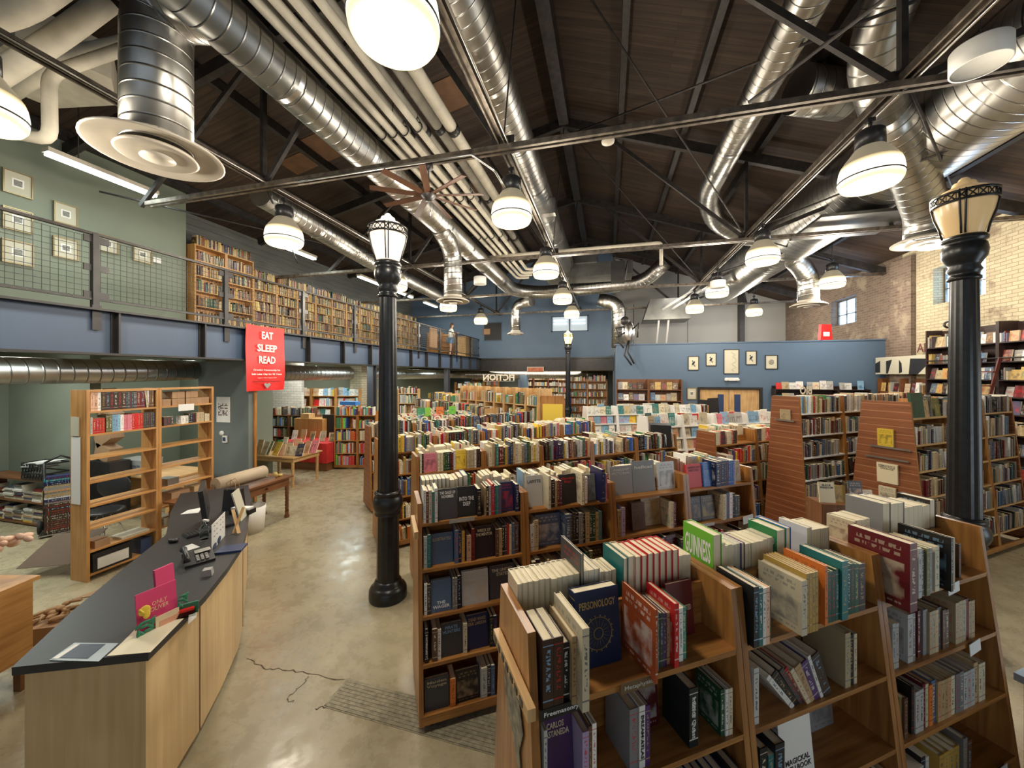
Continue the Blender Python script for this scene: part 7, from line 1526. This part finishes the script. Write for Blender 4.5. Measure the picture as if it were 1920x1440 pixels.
# ---- the browsing person on the mezzanine
def person():
    o = thing('person', 'person in a light shirt and denim shorts browsing on the far mezzanine', 'person', (-7.62, 17.3, 3.505), 2.2)
    J = {'hip': (0, 0, .86), 'chest': (0, -.02, 1.22), 'neck': (0, -.05, 1.42), 'head': (0, -.09, 1.54), 'top': (0, -.08, 1.64),
         'lh': (.09, 0, .84), 'lk': (.10, -.03, .46), 'la': (.10, .02, .08), 'lt': (.10, -.13, .04), 'rh': (-.09, 0, .84), 'rk': (-.11, .01, .46), 'ra': (-.12, .05, .08), 'rt': (-.12, -.10, .04),
         'ls': (.17, -.03, 1.36), 'le': (.23, -.08, 1.10), 'lw': (.16, -.28, 1.12), 'lhand': (.14, -.36, 1.14), 'rs': (-.17, -.03, 1.36), 're': (-.23, -.12, 1.12), 'rw': (-.15, -.32, 1.18), 'rhand': (-.13, -.40, 1.2)}
    E_ = [('hip', 'chest'), ('chest', 'neck'), ('neck', 'head'), ('head', 'top'), ('hip', 'lh'), ('lh', 'lk'), ('lk', 'la'), ('la', 'lt'), ('hip', 'rh'), ('rh', 'rk'), ('rk', 'ra'), ('ra', 'rt'), ('chest', 'ls'), ('ls', 'le'), ('le', 'lw'), ('lw', 'lhand'), ('chest', 'rs'), ('rs', 're'), ('re', 'rw'), ('rw', 'rhand')]
    R_ = {'hip': .13, 'chest': .13, 'neck': .055, 'head': .095, 'top': .08, 'lh': .09, 'lk': .06, 'la': .04, 'lt': .035, 'rh': .09, 'rk': .06, 'ra': .04, 'rt': .035, 'ls': .06, 'le': .045, 'lw': .03, 'lhand': .03, 'rs': .06, 're': .045, 'rw': .03, 'rhand': .03}
    names = list(J)
    def grow(nm, keys, infl, mat, edges=None):
        ks = [k for k in names if k in keys]; me = bpy.data.meshes.new(nm); me.from_pydata([J[k] for k in ks], [(ks.index(a), ks.index(c)) for a, c in E_ if a in keys and c in keys], [])
        ob = bpy.data.objects.new(nm, me); COL.objects.link(ob); ob.parent = o
        md = ob.modifiers.new('Skin', 'SKIN'); 
        for i, k in enumerate(ks): me.skin_vertices[0].data[i].radius = (R_[k]*infl, R_[k]*infl*.9); me.skin_vertices[0].data[i].use_root = (i == 0)
        ob.modifiers.new('Subdivision', 'SUBSURF').levels = 1; me.materials.append(mat); md.use_smooth_shade = True; return ob
    def sk(ob):
        return ob
    skin = plain('skin_tone', (.55, .33, .22), .5)
    for nm, keys, infl, mat in (('body', set(names), 1.0, skin), ('shirt', {'hip', 'chest', 'ls', 'le', 'rs', 're'}, 1.14, WHITE), ('shorts', {'hip', 'lh', 'lk', 'rh', 'rk'}, 1.2, plain('denim_blue', (.12, .22, .36), .8)), ('hair', {'head', 'top'}, 1.1, plain('brown_hair', (.06, .035, .02), .6))):
        if nm == 'hair':
            b = MB(); b.ell((0, -.055, 1.62), (.1, .10, .09), 0, 14, 9); b.ell((0, -.02, 1.54), (.09, .06, .11), 0, 12, 8); b.build('hair', [mat], o); continue
        ks = [k for k in names if k in keys]; me = bpy.data.meshes.new(nm)
        me.from_pydata([J[k] if not (nm == 'shorts' and k in ('lk', 'rk')) else (J[k][0], J[k][1], .6) for k in ks], [(ks.index(a), ks.index(c)) for a, c in E_ if a in keys and c in keys], [])
        ob = bpy.data.objects.new(nm, me); COL.objects.link(ob); ob.parent = o
        md = ob.modifiers.new('Skin', 'SKIN'); md.use_smooth_shade = True
        if not me.skin_vertices:
            bpy.context.view_layer.objects.active = ob; bpy.ops.mesh.customdata_skin_add()
        for i, k in enumerate(ks): me.skin_vertices[0].data[i].radius = (R_[k]*infl, R_[k]*infl*.9); me.skin_vertices[0].data[i].use_root = (i == 0)
        sb = ob.modifiers.new('Subdivision', 'SUBSURF'); sb.levels = 1; sb.render_levels = 1; me.materials.append(mat)
    b = MB(); b.ell((0, -.185, 1.535), (.012, .015, .02), 0, 8, 6); b.build('nose', [skin], o)
person()

o = thing('side_table', 'low maroon table with a pale blue top cut by the right edge', 'table', C(3.13, 2.33, 0), YAW+.32)
b = MB(); b.box((0, -1.2, .70), (.9, 0, .745)); b.build('table_top', [plain('pale_blue_laminate', (.22, .34, .48), .25)], o)
b = MB(); b.box((.03, -1.17, 0.02), (.87, -.03, .70)); b.build('table_body', [MAROON], o)
# ================================================================ set out the books: the 300 that show largest one by one, the rest as one mass
from mathutils.bvhtree import BVHTree
bvh = BVHTree.FromPolygons(OCCV, OCCF)
eye = Vector((0, 0, EYE))
def project(p):
    q = p-eye; s_ = q.x*cY+q.y*sY; d_ = -q.x*sY+q.y*cY
    return (960+FPX*s_/d_, 703-FPX*q.z/d_, d_) if d_ > .05 else None
for i, B in enumerate(BOOKS):
    t, w_, h = B['t'], B['w'], B['h']; M = B['M']; tot = vis = 0
    for fx, fy, fz in ((0, 0, .5), (0, 0, .15), (0, 0, .85), (0, .5, 1), (-1, .5, .5), (1, .5, .5), (-1, .5, .85), (1, .5, .85), (0, 1, .85), (-1, .15, .2), (1, .15, .2)):
        p = M @ Vector((fx*(t/2+.0005), -.0005+(w_+.001)*fy, max(.002, h*fz+(.0005 if fz == 1 else 0))))
        pr = project(p)
        if not pr: continue
        tot += 1
        if not (0 <= pr[0] <= 1920 and 0 <= pr[1] <= 1440): continue
        hit = bvh.ray_cast(eye, (p-eye).normalized(), (p-eye).length+.02)
        if hit[0] is None or OCCO[hit[2]] == i: vis += 1
    c = M @ Vector((0, w_/2, h/2)); pr = project(c)
    B['score'] = 0 if not vis or not pr else vis/11*h*(t+w_)*(FPX/pr[2])**2
    B['px'] = pr
order = sorted(range(len(BOOKS)), key=lambda i: -(BOOKS[i]['score']+(1e6 if BOOKS[i]['force'] and BOOKS[i]['score'] > 0 else 0)))
chosen = set(i for i in order[:300] if BOOKS[i]['score'] > 0)
print('BOOKS', len(BOOKS), 'visible', sum(1 for b_ in BOOKS if b_['score'] > 0), 'smallest chosen', BOOKS[order[299]]['score'])
# ordinals along each shelf, as seen from the eye
byloc = {}
for i, B in enumerate(BOOKS): byloc.setdefault(B['loc'], []).append(i)
for loc, ids in byloc.items():
    ids.sort(key=lambda i: BOOKS[i]['px'][0] if BOOKS[i]['px'] else 9e9)
    for k, i in enumerate(ids): BOOKS[i]['ord'] = k; BOOKS[i]['n'] = len(ids)
ORDS = ORD+['%s-%s' % (t_, o_) for t_ in ('thirty', 'forty', 'fifty') for o_ in ORD[:9]]
rest = MB()
for i, B in enumerate(BOOKS):
    if i not in chosen:
        book_geo(B, rest, None, B['M'], simple=True); continue
    cov, pg = MB(), MB(); book_geo(B, cov, pg, Matrix.Identity(4))
    o = cov.build('book', BM, None); o.matrix_world = B['M']
    pg.build('page_block', [BM[3]], o)
    size = 'thick' if B['t'] > .034 else 'slim' if B['t'] < .018 else ''
    ln = len(B['loc'].split())
    kd = 'face-out book' if B['kind'] == 'face' else ('book' if B['kind'] != 'flat' else 'lying book')
    k = B['ord']
    if B['title'] and not any(q_ in B['title'] for q_ in ('CASTANEDA', 'LARSON', 'GUINNESS', 'hellcat')): lab = '%s %s titled %s, %s' % (B['cn'], kd, B['title'].strip('=').replace('\n', ' '), B['loc'])
    elif k == B['n']-1 and B['n'] > 1: lab = ('%s %s %s, last on the right, %s' % (size, B['cn'], kd, B['loc'])).strip()
    else: lab = ('%s %s %s, %s from the left, %s' % (size, B['cn'], kd, ORDS[min(k, len(ORDS)-1)], B['loc'])).strip()
    if B['desc']: lab = B['desc']
    wd = lab.split()
    if len(wd) > 16: lab = lab.replace('from the left', 'from left').replace('on the right', 'on right')
    o['label'] = lab; o['category'] = 'book'; o['group'] = 'books, '+B['loc'].split(', ')[-1]
    # raised titles
    if B['title']:
        ti = B['title'].strip('='); am = plain('title_ink_%d' % i, B['a'], .5) 
        if B['kind'] == 'face':
            lines = ti.split('\n'); hh = B['h']*(.10 if len(lines) == 1 else .30 if ti in ('INTO THE\nDEEP',) else .22)
            zc = .5 if ti in ('INTO THE\nDEEP', 'AN UNEXPECTED') else (.22 if ti in ('THE\nWAGER',) or 'SPELL' in ti else .8)
            M_ = frame_M((B['t']/2+.0006, B['w']/2, B['h']*zc), (0, 1, 0), (0, 0, 1))
            text(ti, am, o, M_, B['w']*.82, hh, 'title', .015)
            if ti == 'PERSONOLOGY':
                mb = MB(); 
                for r0, r1 in ((.062, .066), (.02, .024)): mb.lathe([(r0, 0), (r0, .001), (r1, .001), (r1, 0)], (0, 0, 0), 0, 40, M=frame_M((B['t']/2+.0003, B['w']/2, B['h']*.42), (0, 1, 0), (0, 0, 1)))
                for q in range(18):
                    a_ = 2*PI*q/18; Mf = frame_M((B['t']/2+.0006, B['w']/2, B['h']*.42), (0, 1, 0), (0, 0, 1))
                    mb.rod(Mf @ Vector((.024*math.cos(a_), .024*math.sin(a_), 0)), Mf @ Vector((.062*math.cos(a_), .062*math.sin(a_), 0)), .0008, 0, 4)
                    mb.ell(Mf @ Vector((.07*math.cos(a_), .07*math.sin(a_), 0)), (.001, .004, .004), 0, 6, 4)
                mb.build('wheel_emblem', [GOLDF], o)
        elif 'rear' in B['loc']:
            M_ = frame_M((B['t']/2+.0006, B['w']/2, B['h']*.6), (0, 1, 0), (0, 0, 1)) if False else frame_M((-B['t']/2-.0006, B['w']/2, B['h']*.6), (0, -1, 0), (0, 0, 1))
            M2 = frame_M((B['t']/2+.0006, B['w']/2, B['h']*.6), (0, 1, 0), (0, 0, 1))
            text(ti, am, o, M2, B['w']*.85, B['h']*.4, 'title', .02)
        else:
            M_ = frame_M((0, -.0006, B['h']*.5), (0, 0, -1), (1, 0, 0)); text(ti, am, o, M_, B['h']*.7, B['t']*.5, 'title', .01)
o = rest.build('book_mass', BM, label='all the smaller books filling the shelves of the shop further off', cat='books', kind='stuff')
# ================================================================ fit the lettering and turn it into plain meshes
bpy.context.view_layer.update()
dg = bpy.context.evaluated_depsgraph_get()
for o, M, W_, H_ in TEXTS:
    d = o.dimensions
    sx = W_/max(d.x, 1e-4); sy = H_/max(d.y, 1e-4)
    me = bpy.data.meshes.new_from_object(o.evaluated_get(dg)); me.transform(Matrix.Diagonal((sx, sy, 1, 1)))
    n = o.name; par = o.parent; lab = o.get('label'); o.name = 'old_'+n
    q = bpy.data.objects.new(n, me); COL.objects.link(q); q.parent = par; q.matrix_local = M
    if lab: q['label'] = lab
for o, *_ in TEXTS: bpy.data.objects.remove(o, do_unlink=True)
